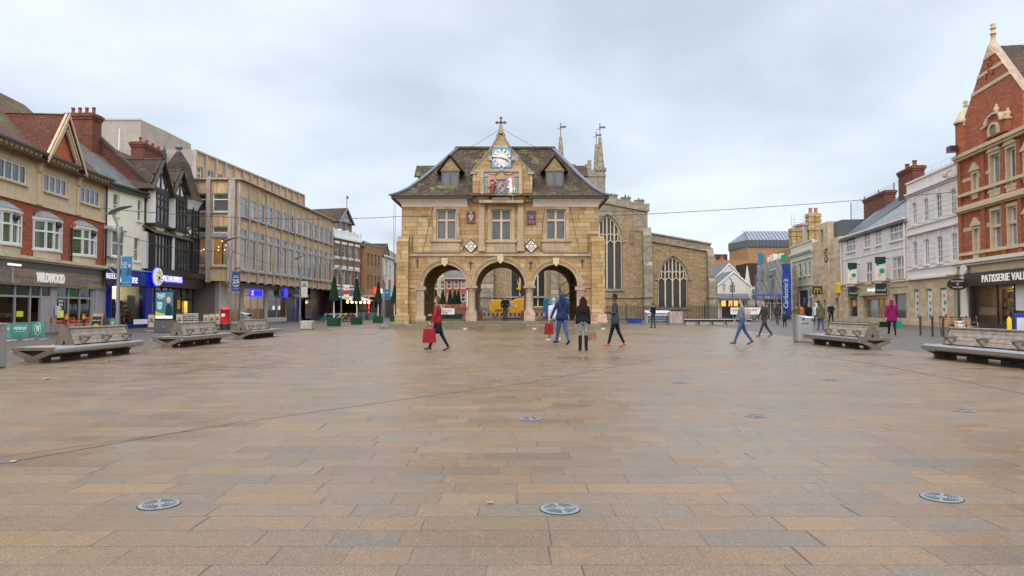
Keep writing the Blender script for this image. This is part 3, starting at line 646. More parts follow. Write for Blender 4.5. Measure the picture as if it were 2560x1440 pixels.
# --- cream rendered building with blue shop ---
F=Fac('cream_building','narrow cream rendered building with sash windows above the bright blue shop',(-26.1,43.6),(-25.9,48)); U=F.u; Z=F.z; Lw=F.L
ze=Z(282,464)
t1=(Z(279,537),Z(279,482)); b1_=(Z(333,652),Z(333,593))
h=[(U(279),U(294),*t1),(U(340),U(351.5),*t1),(U(333),U(347),*b1_),(U(262),U(292),Z(262,640),Z(262,572))]
zf=Z(300,672)
F.wall(0,Lw,zf,ze,h,'cream_render',depth=10,reveal=.16)
for q in h[:3]: F.window(q[0],q[1],q[2],q[3],1,2,.06,.05,.1,'white_paint','glass_sash',sill='x',sillm='cream_render')
q=h[3]; F.window(q[0]-.05,q[1]+.05,q[2],q[3],1,2,.09,.06,-.4,'white_paint','glass_sash',sill='x',so=.6)
MB().box(q[0]-.05,q[0]+.03,-.35,.1,q[2],q[3]).box(q[1]-.03,q[1]+.05,-.35,.1,q[2],q[3]).box(q[0]-.25,q[1]+.25,-.6,0,q[3],q[3]+.2).box(q[0]-.15,q[1]+.15,-.5,0,q[3]-.0,q[3]-.12).build('window_hood','white_paint',F.root)
F.part(MB().box(-.05,Lw,-.35,-.15,ze-.02,ze+.12),'gutter','gutter_black')
zr=ze+4.3; gable(F,0,Lw,0,10,ze+.1,zr,'slate',over=.3)
# raised brick party walls and stacks
F.part(MB().prismx([(-.1,ze-.5),(-.1,ze+.9),(5,zr+1.2),(10,ze+.8),(10,ze-.5)],Lw-.05,Lw+.35),'party_wall','dark_brick')
F.part(MB().prismx([(-.3,ze+.6),(-.3,ze+.85),(5,zr+1.35),(5,zr+1.1)],Lw-.12,Lw+.45),'wall_coping','plain_tiles')
chimney(F,Lw-.95,Lw+.05,3.3,5.3,ze+1.5,Z(230,296,4.3),'chimney_brick',4)
# blue shop
sy=-.45
f1=Z(258,670,-.65); f0=Z(258,711,-.65); V=lambda p:F.u(p,-.7)
F.part(MB().box(.02,Lw+.3,-.65,0,f0,f1),'shop_fascia','shop_blue',bev=.02)
F.part(MB().box(-.02,Lw+.34,-.7,0,f1,f1+.08),'fascia_capping','lead_grey')
MB().disc((V(263)+V(290))/2,-.66,(f0+f1)/2,.62,24,.05).build('round_sign','navy_panel',F.root)
F.text('REED',V(277),(f0+f1)/2+.05,1.05,.33,-.74,'white_neon'); F.text('...',V(268),(f0+f1)/2-.2,.3,.06,-.74,'flag_red')
F.text('vodafone',(V(299)+V(344))/2,(f0+f1)/2-.02,V(344)-V(299),.62,-.68,'white_neon')
MB().disc(V(357),-.65,(f0+f1)/2,.45,24,.02).build('round_logo','banner_navy',F.root)
fr=MB().box(.02,U(261),-.5,0,0,f0).box(U(347),Lw+.25,-.5,0,0,f0).box(U(261),U(347),-.45,-.1,0,.32); F.part(fr,'shopfront','shop_blue')
gl=MB().quad((U(261),-.3,.32),(U(347),-.3,.32),(U(347),-.3,f0),(U(261),-.3,f0)); F.part(gl,'shop_window','shop_glass')
room(F,U(261)-.1,U(347)+.1,-.28,3.4,.02,f0,'cream_paint','cream_light',4,lw=.7)
emit('lit_wall',(1,.84,.52),1.35,1.2,(1,.76,.42)); F.part(MB().box(U(250,1.4),U(350,1.4),1.4,1.45,1.75,f0-.05),'lit_back_wall','lit_wall'); F.part(MB().box(U(250,1.4),U(350,1.4),1.4,1.45,.05,1.749),'stock_wall','shop_blue')  # back wall glows itself, the shop lighting put into its colour
cs=['flag_red','white_paint','machine_blue','black_panel','amber_orange','heraldic_red','lead_grey','yellow_sign']
stock(F,U(258,.8),U(289,.8),.8,.1,1.95,6,'plum_brown',['amber_orange','plum_brown','black_panel','rust_dark','clay_red'],3)
stock(F,U(303,.5),U(346,.5),.5,.1,1.85,6,'shop_blue',cs,4)
F.part(MB().box(U(309),U(328),-.26,-.24,Z(309,773),Z(309,738)),'poster','lead_grey'); F.part(MB().disc(U(341),-.31,Z(341,742),.16,16,.01),'sticker','machine_blue')
F.part(MB().box(U(308),U(352),-.75,-.72,Z(330,810),Z(330,798)),'leaflet_board','white_paint')

# --- timber framed building ---
F=Fac('timber_building','black and white timber framed building with two gables and a pointed corner turret',(-25.9,48),(-26.3,56.2)); U=F.u; Z=F.z; Lw=F.L
ze=Z(379,472); zj=Z(372,572); zf=Z(371,676)
g1=(U(380,-.7),U(428,-.7)); g2=(U(431,-.7),U(473,-.7)); a1=Z(413.6,398,-.7); a2=Z(451,421,-.7)
F.wall(0,Lw,0,ze,[(.3,Lw-.2,0.02,zf-1.0)],'white_render',depth=9,reveal=.1)
gable(F,.45,Lw,0,10,ze,ze+3.9,'plain_tiles',over=.2,wmat='dark_brick')
chimney(F,U(336,4.7),U(397,4.7),4.2,5.2,ze+1,Z(365,362,4.5),'chimney_brick',4,axis='x')
timb=MB()
def studs(u0,u1,z0,z1,y,n,mb,diag=0,w=.14):
    mb.box(u0,u1,y-.06,y,z0,z0+w); mb.box(u0,u1,y-.06,y,z1-w,z1)
    for i in range(n+1):
        x=u0+(u1-u0)*i/n; mb.box(x-w/2,x+w/2,y-.055,y,z0+w,z1-w)
    for i in range(diag): 
        x=u0+(u1-u0)*(i+.5)/diag; d=(u1-u0)/diag*.42; mb.bar((x-d,y-.02,z0+w),(x+d,y-.02,z1-w),.05,w*.8); mb.bar((x-d,y-.022,z1-w),(x+d,y-.022,z0+w),.05,w*.8)
for (ga,gb),ap in((g1,a1),(g2,a2)):
    gable(F,ga,gb,-.45,6.0,ze+.05,ap,'plain_tiles',over=.15,axis='b',wmat='white_render',bmat='black_timber',vo=.3,name='gable_roof')
    um=(ga+gb)/2; hw=(gb-ga)/2
    timb.box(ga,gb,-.62,-.3,ze-.25,ze+.05)
    for sg in(-1,1):
        timb.bar((um+sg*hw*.15,-.50,ap-1.0),(um+sg*hw*.6,-.50,ze+.1),.06,.16); timb.bar((um+sg*hw*.97,-.5,ze+.2),(um+sg*.05,-.5,ap-.25),.07,.26)
        timb.bar((um+sg*hw*.5,-.5,ze+.1),(um+sg*hw*.75,-.5,ze+1.0),.06,.14)
    timb.box(um-.07,um+.07,-.53,-.46,ze,ap-.3)
    MB().lathe([(.14,ap),(.10,ap+.15),(.17,ap+.3),(.08,ap+.42),(.14,ap+.55),(.05,ap+.72),(.02,ap+.95)],um,-.7,8).build('finial','black_timber',F.root)
    # oriel on the second floor
    oz0=ze-2.55; ou0,ou1=um-hw*.62,um+hw*.62
    ob=MB().prismz([(ou0-.25,0),(ou0,-.6),(ou1,-.6),(ou1+.25,0)],oz0,ze-.26)
    ob.prism([(ou0+.05,oz0),(ou0+.5,oz0-.55),(ou1-.5,oz0-.55),(ou1-.05,oz0)],-.5,0)
    orl=ob.build('oriel_window','white_render',F.root)
    fb=MB(); 
    for i in range(4): x=ou0+.05+(ou1-ou0-.1)*i/3; fb.box(x-.06,x+.06,-.68,-.6,oz0,ze-.26)
    for zz in(oz0,oz0+1.15,oz0+1.75,ze-.42): fb.box(ou0,ou1,-.69,-.6,zz,zz+.13)
    fb.box(ou0-.28,ou1+.28,-.72,0,oz0-.16,oz0-.002)
    fb.build('frame','black_timber',orl); MB().quad((ou0+.08,-.63,oz0),(ou1-.08,-.63,oz0),(ou1-.08,-.63,ze-.3),(ou0+.08,-.63,ze-.3)).build('pane','glass_window',orl)
studs(0,Lw,zj,ze-.2,0,13,timb,0,.19); timb.box(0,Lw,-.1,0,zj-.25,zj)
F.part(timb,'timber_frame','black_timber')
# pent roofs over first floor bays
for ga,gb in(g1,g2):
    q=MB().slab((ga-.05,-1.0,zj-.35),(gb-.05,-1.0,zj-.35),(gb-.05,-.05,zj+.2),(ga-.05,-.05,zj+.2),.1); F.part(q,'pent_roof','mossy_tiles')
    um=(ga+gb)/2; hw=(gb-ga)/2; z0,z1=zf+.15,zj-.38
    bb=MB().box(um-hw*.86,um+hw*.86,-.7,0,z0,z1); by=bb.build('bay_window','black_timber',F.root)
    fb=MB()
    for i in range(6): x=um-hw*.86+hw*1.72*i/5; fb.box(x-.05,x+.05,-.78,-.7,z0,z1)
    for zz in(z0,z0+(z1-z0)*.62,z1-.12): fb.box(um-hw*.86,um+hw*.86,-.77,-.7,zz,zz+.12)
    fb.build('frame','black_timber',by); MB().quad((um-hw*.84,-.72,z0+.1),(um+hw*.84,-.72,z0+.1),(um+hw*.84,-.72,z1-.1),(um-hw*.84,-.72,z1-.1)).build('pane','glass_window',by)
F.part(MB().box(g1[1]-.22,g1[1]+.12,-.84,.02,zf+.1,zj-.3).box(g1[0]-.1,g1[0]+.22,-.3,.02,zf+.1,zj-.3),'render_strip','white_render')
# turret
tu,ty=U(462),.55
oc=lambda r,cx=tu,cy=ty:[(cx+r*math.cos(PI/8+i*PI/4),cy+r*math.sin(PI/8+i*PI/4)) for i in range(8)]
tb=MB().prismz(oc(1.35),zf+.1,ze-.1); tz=Z(498,490)
F.part(tb,'turret_wall','black_timber')
MB().lathe([(1.37,zj-.05),(1.38,zj+.0),(1.38,zj+.85),(1.37,zj+.9)],tu,ty,8,smooth=False,a0=PI/8).build('turret_panel','white_render',F.root)
xb=MB()
for i in range(8):
    a=PI/8+i*PI/4; b_=a+PI/4; r=1.42
    p=[(tu+r*math.cos(t),ty+r*math.sin(t)) for t in(a,b_)]
    xb.bar((*p[0],zj+.05),(*p[1],zj+.8),.07,.1); xb.bar((*p[0],zj+.8),(*p[1],zj+.05),.07,.1)
    for zz in(zj,zj+.87,zj+1.9,ze-.15,zf+.3): xb.bar((*p[0],zz),(*p[1],zz),.1,.14)
    xb.bar((*p[0],zf+.1),(*p[0],ze),.14,.14)
    m_=((p[0][0]+p[1][0])/2,(p[0][1]+p[1][1])/2); xb.bar((*m_,zf+.1),(*m_,ze),.07,.07)
F.part(xb,'turret_frame','black_timber')
gz=MB()
for i in range(8):
    a=PI/8+i*PI/4; p=[(tu+1.37*math.cos(t),ty+1.37*math.sin(t)) for t in(a,a+PI/4)]
    for z0,z1 in((zj+.95,ze-.2),(zf+.4,zj-.1)): gz.quad((*p[1],z0),(*p[0],z0),(*p[0],z1),(*p[1],z1))
F.part(gz,'turret_window','glass_window')
rf=MB().lathe([(1.85,ze-.02),(1.65,ze+.35),(1.3,ze+1.3),(.8,ze+3),(.12,Z(447,376,ty))],tu-.2,ty,8,smooth=False,a0=PI/8); rr=F.part(rf,'turret_roof','plain_tiles')
F.part(MB().lathe([(1.4,ze-.75),(1.6,ze-.3),(1.78,ze-.03)],tu-.2,ty,8,smooth=False,a0=PI/8),'turret_cove','white_render')
zz=Z(447,376,ty); MB().lathe([(.28,zz-.35),(.16,zz),(.16,zz+.1),(.28,zz+.14),(.3,zz+.28),(.18,zz+.42),(.02,zz+.46)],tu-.2,ty,12).build('turret_finial','lead_hip',rr)
F.part(MB().box(-.02,Lw+.4,-1.05,-.02,zf-.35,zf+.12),'shop_cornice','gutter_black')
F.part(MB().box(.1,Lw+.4,-.9,0,zf-1.15,zf-.352),'fascia','plum_brown')
sx_,sz_=F.uz(395,692,-1.0); ms=F.part(MB().disc(sx_,-.92,sz_,.60,28,.16),'round_sign','sign_glow'); 
MB().lathe([(.60,0),(.70,0),(.70,.04),(.60,.04)],0,0,28).build('sign_halo','blue_neon',ms)
hl=kids(ms)[0]; hl.rotation_euler=(R(90),0,0); hl.location=(sx_,-.9,sz_)
mb=MB()
for i in range(9):
    a=2*PI*i/9; mb.bar((sx_+.2*math.cos(a),-1.1,sz_+.2*math.sin(a)),(sx_+.5*math.cos(a+.3),-1.1,sz_+.5*math.sin(a+.3)),.02,.05)
mb.disc(sx_,-1.09,sz_-.06,.13,12,.02); mb.build('sign_pattern','plum_brown',ms)
V=lambda p:F.u(p,-1.0); zs_=Z(430,697,-1.0); F.part(MB().box(V(405),V(456),-1.0,-.9,zs_-.3,zs_+.3),'sign_plate','blue_neon')
F.text('PIZZAEXPRESS',(V(406)+V(454))/2,zs_,V(453)-V(407),.44,-1.02,'white_neon',ext=.02)
fr=MB(); 
for k in range(8): x=.3+(Lw-.5)*k/7; fr.box(x-.06,x+.06,-.15,-.05,0,zf-1.1)
fr.box(.3,Lw-.2,-.14,-.06,2.0,2.1); fr.box(.3,Lw-.2,-.14,-.04,0,.5); sh=F.part(fr,'shopfront','black_timber')
MB().quad((.3,-.09,.5),(Lw-.2,-.09,.5),(Lw-.2,-.09,zf-1.1),(.3,-.09,zf-1.1)).build('shop_window','glass_window',sh)
MB().box(U(455),U(462),-.2,-.17,1.0,1.9,0).box(U(437),U(444),-.2,-.17,1.3,2.0,1).build('window_poster',['window_amber','yellow_sign'],sh)

# --- concrete office building with fins ---
F=Fac('concrete_building','long beige concrete office building with vertical fins and three rows of windows',(-22.67,56.5),(-21.9,83)); U=F.u; Z=F.z; Lw=F.L
zt=Z(593,451)+.12; zs=Z(593,702)
rows=[(Z(593,536),Z(593,487)),(Z(593,587),Z(593,569)),(Z(593,671),Z(593,593))]
nb=14; bwid=Lw/nb
hl=[]
for i in range(nb):
    a=i*bwid+.26; b=(i+1)*bwid-.26
    for r in rows: hl.append((a,b,r[0],r[1]))
D=20
# body: two fronts (long side and short end)
mb=MB()
F.wall(0,Lw,zs,zt,hl,'panel_buff','panel_wall',.08)
mb.quad((Lw,0,zs),(Lw,D,zs),(Lw,D,zt),(Lw,0,zt)); mb.quad((0,0,zt),(Lw,0,zt),(Lw,D,zt),(0,D,zt)); mb.quad((Lw,D,0),(0,D,0),(0,D,zt),(Lw,D,zt)); mb.quad((0,0,zs),(0,D,zs),(Lw,D,zs),(Lw,0,zs),1)
F.part(mb,'rear_wall',['panel_buff','soffit_grey'])
F.part(MB().box(-.12,Lw+.1,-.34,D,zt+.002,zt+.12),'parapet_coping','fin_concrete')
for i in range(nb):
    a=i*bwid+.26; b=(i+1)*bwid-.26
    F.window(a,b,rows[0][0],rows[0][1],1,2,.06,.06,.02,'dish_grey',['glass_blueish','glass_sash'][i%3==1],splits=[.68])
    F.window(a,b,rows[1][0],rows[1][1],1,1,.05,.06,.02,'dish_grey','glass_blueish')
    F.window(a,b,rows[2][0],rows[2][1],1,1,.07,.05,.02,'dish_grey','glass_tan')
fins=MB()
for i in range(nb+1):
    x=min(i*bwid,Lw-.12); fins.prismz([(x-.16,0),(x-.11,-.13),(x+.11,-.13),(x+.16,0)],zs-.12,zt-.3)
F.part(fins,'fin','fin_concrete')
tr=MB()
for i in range(nb):
    a=i*bwid+.2; b=(i+1)*bwid-.2
    tr.box(a,b,-.22,0,rows[0][0]-.16,rows[0][0]-.02); tr.box(a+.1,b-.1,-.05,0,rows[2][1]+.01,rows[1][0]-.01); tr.box(a,b,-.22,0,rows[2][0]-.2,rows[2][0]-.03)
F.part(tr,'window_ledge','fin_concrete')
# set back ground floor
gy=1.6
gh=[(U(567,gy)+.0,U(604,gy),.1,zs-.4),(U(610,gy),U(664,gy),.1,zs-.4),(U(669,gy),U(717,gy),.35,zs-.4)]
F.wall(0,U(717,gy),0,zs,gh,'pale_stone_panel','ground_floor_wall',.15,y=gy)
F.part(MB().box(U(717,gy),Lw,gy-.02,gy+.4,0,zs),'dark_shopfront','navy_panel'); F.part(MB().box(U(765,gy),Lw+.02,gy-.5,gy-.025,0,zs),'black_wall','black_panel')
mats_=[('amber_room',1),('amber_room',2),('cream_light',3)]
for k,(a,b,c,d) in enumerate(gh):
    w=F.window(a,b,c,d,[3,3,2][k],2,.08,.07,gy+.06,'pale_stone_panel','shop_glass',splits=[.78],name='shop_window')
    room(F,a,b,gy+.2,gy+4,.05,d,['cream_paint','coved_plaster','lead_grey'][k],'warm_light' if k<2 else 'cream_light',2,lw=.9)
F.part(MB().box(gh[1][0]+.1,gh[1][0]+2.6,gy+2.2,gy+2.3,.06,2.6),'timber_screen','amber_room')
F.part(MB().box(gh[1][0]+3.2,gh[1][1]-.6,gy+2.6,gy+3.2,.06,1.1),'counter','black_panel')
F.part(MB().box(gh[2][0]+2.0,gh[2][1]-.2,gy+.5,gy+1.2,.05,2.2),'cash_machine','navy_panel')
F.part(MB().box(gh[2][0]+2.6,gh[2][0]+3.0,gy+.45,gy+.5,1.2,1.6).box(gh[2][1]-1.1,gh[2][1]-.7,gy+.45,gy+.5,1.2,1.6),'machine_screen','screen_white')
stock(F,gh[2][0]+.15,gh[2][0]+1.8,gy+.6,.4,1.9,3,'white_paint',['white_paint','flag_green','yellow_sign','clay_red'],9)
F.part(MB().box(gh[0][0]+.5,gh[0][1]-.4,gy+3.0,gy+3.1,.1,2.6),'lobby_wall','yellow_room')
tz_=(Z(640,733,gy))
F.part(MB().prism([(U(622,gy),tz_-.32),(U(653,gy)-.15,tz_-.32),(U(653,gy),tz_-.17),(U(653,gy),tz_+.2),(U(650,gy),tz_+.35),(U(624,gy),tz_+.35),(U(622,gy)-.0,tz_+.2)],gy-.14,gy-.05),'neon_backing','blue_neon')
F.text('HALIFAX',(U(631,gy)+U(651,gy))/2,tz_,U(651,gy)-U(631,gy),.42,gy-.16,'navy_panel'); F.text('X',U(627,gy),tz_,.5,.46,gy-.16,'white_neon')
for px in(697,712): F.part(MB().disc(U(px,gy),gy-.05,Z(px,732,gy),.52,24,.08),'round_sign','blue_neon' if px>700 else 'shop_blue'); 
F.part(MB().box(U(727,gy),U(775,gy)-1,gy-.4,gy-.03,Z(730,742,gy),Z(730,735,gy)),'canopy','dish_grey')
F.part(MB().box(U(752,gy),U(768,gy),gy-.53,gy-.505,.2,2.4),'glazed_door','glass_blueish'); F.part(MB().box(U(733,gy),U(740,gy),gy-.06,gy-.03,.2,2.6),'door_panel','shop_blue')
# short end (faces the square)
E=Fac('x','x',(-27.6,56.5),(-22.67,56.5)); bpy.data.objects.remove(E.root); 
EF=thing('x','x','x'); bpy.data.objects.remove(EF)
inv=Matrix.Translation(F.A)@Matrix.Rotation(math.atan2(F.d.y,F.d.x),4,'Z'); inv=inv.inverted()
def tolocal(o):   # bake a mesh given in world coordinates into the facade frame
    o.data.transform(inv); return o
zz=lambda px,py: P(px,py,56.5).z
xx=lambda px: P(px,760,56.5).x
X0,X1=-27.6,-22.67; Yf=56.5
class W_:  # world aligned little facade
    pass
mb=MB(); hs=[(xx(480)-.4,xx(517),zz(540,529),zz(540,483)),(xx(528),xx(569),zz(540,529),zz(540,483)),(xx(480)-.4,xx(517),zz(540,582),zz(540,566)),(xx(528),xx(569),zz(540,582),zz(540,566)),(xx(480)-.4,xx(517),zz(540,664),zz(540,593)),(xx(528),xx(569),zz(540,664),zz(540,593))]
us_=sorted({X0,X1}|{q for h in hs for q in h[:2]}); vs_=sorted({zs,zt}|{q for h in hs for q in h[2:]})
for a,b in zip(us_,us_[1:]):
    for c,d in zip(vs_,vs_[1:]):
        if any(h[0]<(a+b)/2<h[1] and h[2]<(c+d)/2<h[3] for h in hs): continue
        mb.quad((a,Yf,c),(b,Yf,c),(b,Yf,d),(a,Yf,d))
mb.quad((X0,Yf,zt+.12),(X1,Yf,zt+.12),(X1,83,zt+.119),(X0,83,zt+.119)); mb.quad((X0,Yf,zs),(X0,70,zs),(X1,70,zs),(X1,Yf,zs),1)
tolocal(mb.build('end_wall',['panel_buff','soffit_grey'],F.root))
f2=MB()
for px,w_ in((521,.3),(580,.55)): x=xx(px); f2.box(x-w_/2,x+w_/2,Yf-.4,Yf,zs-.12,zt-.05)
f2.box(X0,X1+.3,Yf-.2,Yf,hs[4][2]-.16,hs[4][2]-.02); f2.box(X0,xx(571),Yf-.15,Yf,hs[0][2]-.14,hs[0][2]-.02); f2.box(X0,X1+.3,Yf-.3,Yf,zt+.0,zt+.14); f2.box(X0,xx(571),Yf-.05,Yf,zz(540,592),zz(540,583))
tolocal(f2.build('end_fin','fin_concrete',F.root))
for k,h in enumerate(hs):
    w=MB(); 
    for a,b,c,d in((h[0],h[1],h[2],h[2]+.08),(h[0],h[1],h[3]-.08,h[3]),(h[0],h[0]+.08,h[2]+.08,h[3]-.08),(h[1]-.08,h[1],h[2]+.08,h[3]-.08)): w.box(a,b,Yf+.1,Yf+.17,c,d)
    if k<2: w.box(h[0]+.08,h[1]-.08,Yf+.1,Yf+.17,h[3]-.55,h[3]-.47)
    wo=tolocal(w.build('end_window','white_paint',F.root))
    p=MB().quad((h[0],Yf+.15,h[2]),(h[1],Yf+.15,h[2]),(h[1],Yf+.15,h[3]),(h[0],Yf+.15,h[3])); tolocal(p.build('pane',['glass_window','glass_window','glass_window','glass_window','shop_glass','shop_glass'][k],wo))
    if k>3:
        emit('amber_inside',(.80,.36,.10),.50,.8,(.42,.17,.04)) if k==4 else None
        q=MB().box(h[0]-.1,h[1]+.1,Yf+2.5,Yf+2.6,h[2]-.2,h[3]+.1).box(h[0]+.4,h[0]+1.0,Yf+1.3,Yf+1.6,h[2],h[3],1).box(h[1]-.6,h[1]-.3,Yf+1.3,Yf+1.6,h[2],h[3],1); tolocal(q.build('lit_interior',['amber_inside','coved_plaster'],F.root))
        q=MB()
        rnd=random.Random(k)
        for j in range(10): x,z=rnd.uniform(h[0]+.1,h[1]-.1),rnd.uniform(h[2]+1.1,h[3]-.15); q.box(x,x+.05,Yf+.9,Yf+.95,z,z+.05)
        tolocal(q.build('spotlight','bulb_warm',F.root))
# ground floor of the short end
q=MB().box(-27.6,P(537,760,57.9).x,57.9,58.3,0,zs); tolocal(q.build('brown_wall','brown_stone',F.root))
q=MB().box(P(537,760,57.6).x,-24.3,57.6,58.29,0,zs); tolocal(q.build('pale_wall','pale_stone_panel',F.root))
# set back fourth storey
z4=15.3
a4=Vector((-28.1,60,0)); b4=Vector((-25.8,83.9,0)); 
d4=(b4-a4).normalized(); 
mb=MB()
def pq(t,off,z): p=a4+d4*t+Vector((d4.y,-d4.x,0))*off; return (p.x,p.y,z)
L4=(b4-a4).length; nb4=14; bw4=L4/nb4
for i in range(nb4):
    s=i*bw4; zz0,zz1=zt-.1,z4; wz=z4-1.25
    for t0,t1,c,d in((s,s+.35,zz0,zz1),(s+bw4-.35,s+bw4,zz0,zz1),(s+.35,s+bw4-.35,wz,zz1)): mb.quad(pq(t0,0,c),pq(t1,0,c),pq(t1,0,d),pq(t0,0,d))
mb.quad((-46,60,zt-2),(a4.x,60,zt-2),(a4.x,60,z4),(-46,60,z4)); mb.quad((-46,60,z4),(a4.x,60,z4),(b4.x,b4.y,z4),(-46,b4.y,z4)); mb.quad((b4.x,b4.y,zt-2),(-46,b4.y,zt-2),(-46,b4.y,z4),(b4.x,b4.y,z4))
tolocal(mb.build('top_storey_wall','panel_buff',F.root))
fn=MB()
for i in range(nb4+1): fn.bar(pq(i*bw4,.06,zt-.1),pq(i*bw4,.06,z4-.06),.35,.22)
tolocal(fn.build('top_storey_fin','fin_concrete',F.root)); tolocal(MB().bar(pq(-.1,0,z4),pq(L4,0,z4),.5,.14).build('top_coping','fin_concrete',F.root))
for i in range(nb4):
    s_=i*bw4; wz=z4-1.25; fr=MB()
    for zq in(wz-.05,wz-.6): fr.bar(pq(s_+.35,-.14,zq),pq(s_+bw4-.35,-.14,zq),.07,.08)
    for t in(s_+.39,s_+bw4-.39): fr.bar(pq(t,-.14,zt),pq(t,-.14,wz),.08,.08)
    wo=tolocal(fr.build('window','white_paint',F.root)); tolocal(MB().quad(pq(s_+.35,-.2,zt-.1),pq(s_+bw4-.35,-.2,zt-.1),pq(s_+bw4-.35,-.2,wz),pq(s_+.35,-.2,wz)).build('pane','glass_sash',wo))
q=MB().quad((-46,59.95,zt-2),(a4.x,59.95,zt-2),(a4.x,59.95,z4+.08),(-46,59.95,z4+.08))
for x in(-31.0,-34.5,-38): q.box(x,x+.06,59.93,59.95,zt-2,z4)
q.box(-46,a4.x,59.93,59.95,z4-1.9,z4-1.84)
tolocal(q.build('side_panel','tower_concrete',F.root))

# --- plant tower behind ---
T=thing('tower_block','plain grey concrete stair tower rising behind the timber building','building',(-36.7,67,0))
t=MB().prismz([(-6,0),(0,0),(.25,4.5),(.25,10),(-6,10)],10,20); t.build('wall','tower_concrete',T)
j=MB().box(-6,-.01,-.02,0,17.9,17.96).box(-2.7,-2.64,-.021,0,10,20).box(-6.05,.1,-.08,.0,19.93,20.08); j.build('panel_joint','soffit_grey',T)
MB().bar((.27,3.2,16.4),(.27,4.2,16.4),.1,1.3).build('louvre','glass_blueish',T); MB().tube((-1.9,-.4,15.3),(-1.9,-.4,19.0),.04).build('aerial_pole','white_paint',T)

# --- ornate banded brick building ---
F=Fac('ornate_building','ornate brown brick building with white bands, a dormer gable and weather vane',(-21.85,83.3),(-20.1,90)); U=F.u; Z=F.z; Lw=F.L
zp=Z(832,571); zk=Z(832,594); zf=Z(840,723)
r1=(Z(832,639),Z(832,607)); r2=(Z(832,710),Z(832,669))
cx=[(i+.5)*Lw/4 for i in range(4)]
hl=[(c-.42,c+.42,r[0],r[1]) for c in cx for r in(r1,r2)]
F.wall(0,Lw,zf,zk,hl,'brown_brick',depth=12,reveal=.15)
F.wall(0,Lw,0,zf-.8,[(.2,Lw-.2,.01,zf-.82,.6)],'plum_brown','shop_wall',.6,depth=12)
for q in hl: F.window(*q,1,2,.06,.05,.08,'cream_paint','glass_sash')
tr=MB().box(-.05,Lw+.05,-.25,0,zk,zk+.25).box(0,Lw,-.02,.3,zk+.25,zp)
for i in range(5): x=i*Lw/4; tr.box(x-.22,x+.22,-.12,.3,zk+.25,zp+.15)
for c in cx:
    for r in(r1,r2): tr.box(c-.6,c+.6,-.1,0,r[1]+.02,r[1]+.35); tr.box(c-.6,c+.6,-.14,0,r[0]-.2,r[0]-.02)
for zq in(r1[0]-.25,r2[1]-.05,r2[0]-.4,zf+.1): tr.box(0,Lw,-.06,0,zq-.09,zq+.03)
F.part(tr,'stone_bands','white_paint')
ps=MB()
for i in range(1,4):
    x=i*Lw/4
    for k in range(12): z=zf+.3+k*(zk-zf-.4)/12; ps.box(x-.17,x+.17,-.09,-.03,z,z+(zk-zf)/12*.55)
F.part(ps,'brick_pilaster','brown_brick')
F.part(MB().box(0,Lw,-.3,-.0,zf-.8,zf),'fascia','planter_grey'); F.text('CITY',U(850)-.6,zf-.38,1.3,.4,-.33,'gold_leaf')
F.part(MB().slab((0,-2.0,zf-1.35),(Lw,-2.0,zf-1.35),(Lw,-.3,zf-.82),(0,-.3,zf-.82),.06),'awning','cream_paint')
mb=MB(); 
for i in range(6): mb.lathe([(.03,zf-1.75),(.13,zf-1.68),(.16,zf-1.58),(.1,zf-1.45),(.02,zf-1.4)],.7+i*(Lw-1.2)/5,-1.6,8)
F.part(mb,'festoon_bulb','bulb_warm')
da,db=U(848),U(882); dzb=Z(848,549); ap=Z(865,519)
gable(F,-1,Lw,.5,12,zk+.2,ap+.2,'plain_tiles',over=.1)
gable(F,da,db,.2,6,dzb,ap,'plain_tiles',over=.2,axis='b',wmat='white_render',bmat='lead_grey',vo=.3,name='dormer_roof')
dw=(db-da)/2-.35
F.part(MB().box(da,da+.35,.2,4,zp,dzb).box(db-.35,db,.2,4,zp,dzb).box((da+db)/2-.15,(da+db)/2+.15,.2,4,zp,dzb),'dormer_wall','brown_brick')
F.window(da+.35,(da+db)/2-.15,zp,dzb-.1,1,1,.08,.05,.3,'lead_grey','glass_blueish'); F.window((da+db)/2+.15,db-.35,zp,dzb-.1,1,1,.08,.05,.3,'lead_grey','glass_blueish')
tm=MB(); 
for i in range(7): x=da+(db-da)*(i+.5)/7; h_=(1-abs(i-3)/3.6)*(ap-dzb); tm.box(x-.04,x+.04,.14,.2,dzb,dzb+h_-.15)
tm.box(da,db,.12,.2,dzb-.15,dzb+.05); tm.box(da+.8,db-.8,.13,.2,dzb+.6,dzb+.68); F.part(tm,'gable_frame','lead_grey')
vz=Z(865,519); mb=MB().tube(((da+db)/2,0,vz),((da+db)/2,0,vz+1.6),.04).bar(((da+db)/2-.4,0,vz+1.2),((da+db)/2+.4,0,vz+1.2),.03,.03).box((da+db)/2+.1,(da+db)/2+.4,-.01,.01,vz+1.25,vz+1.5); F.part(mb,'weather_vane','iron')

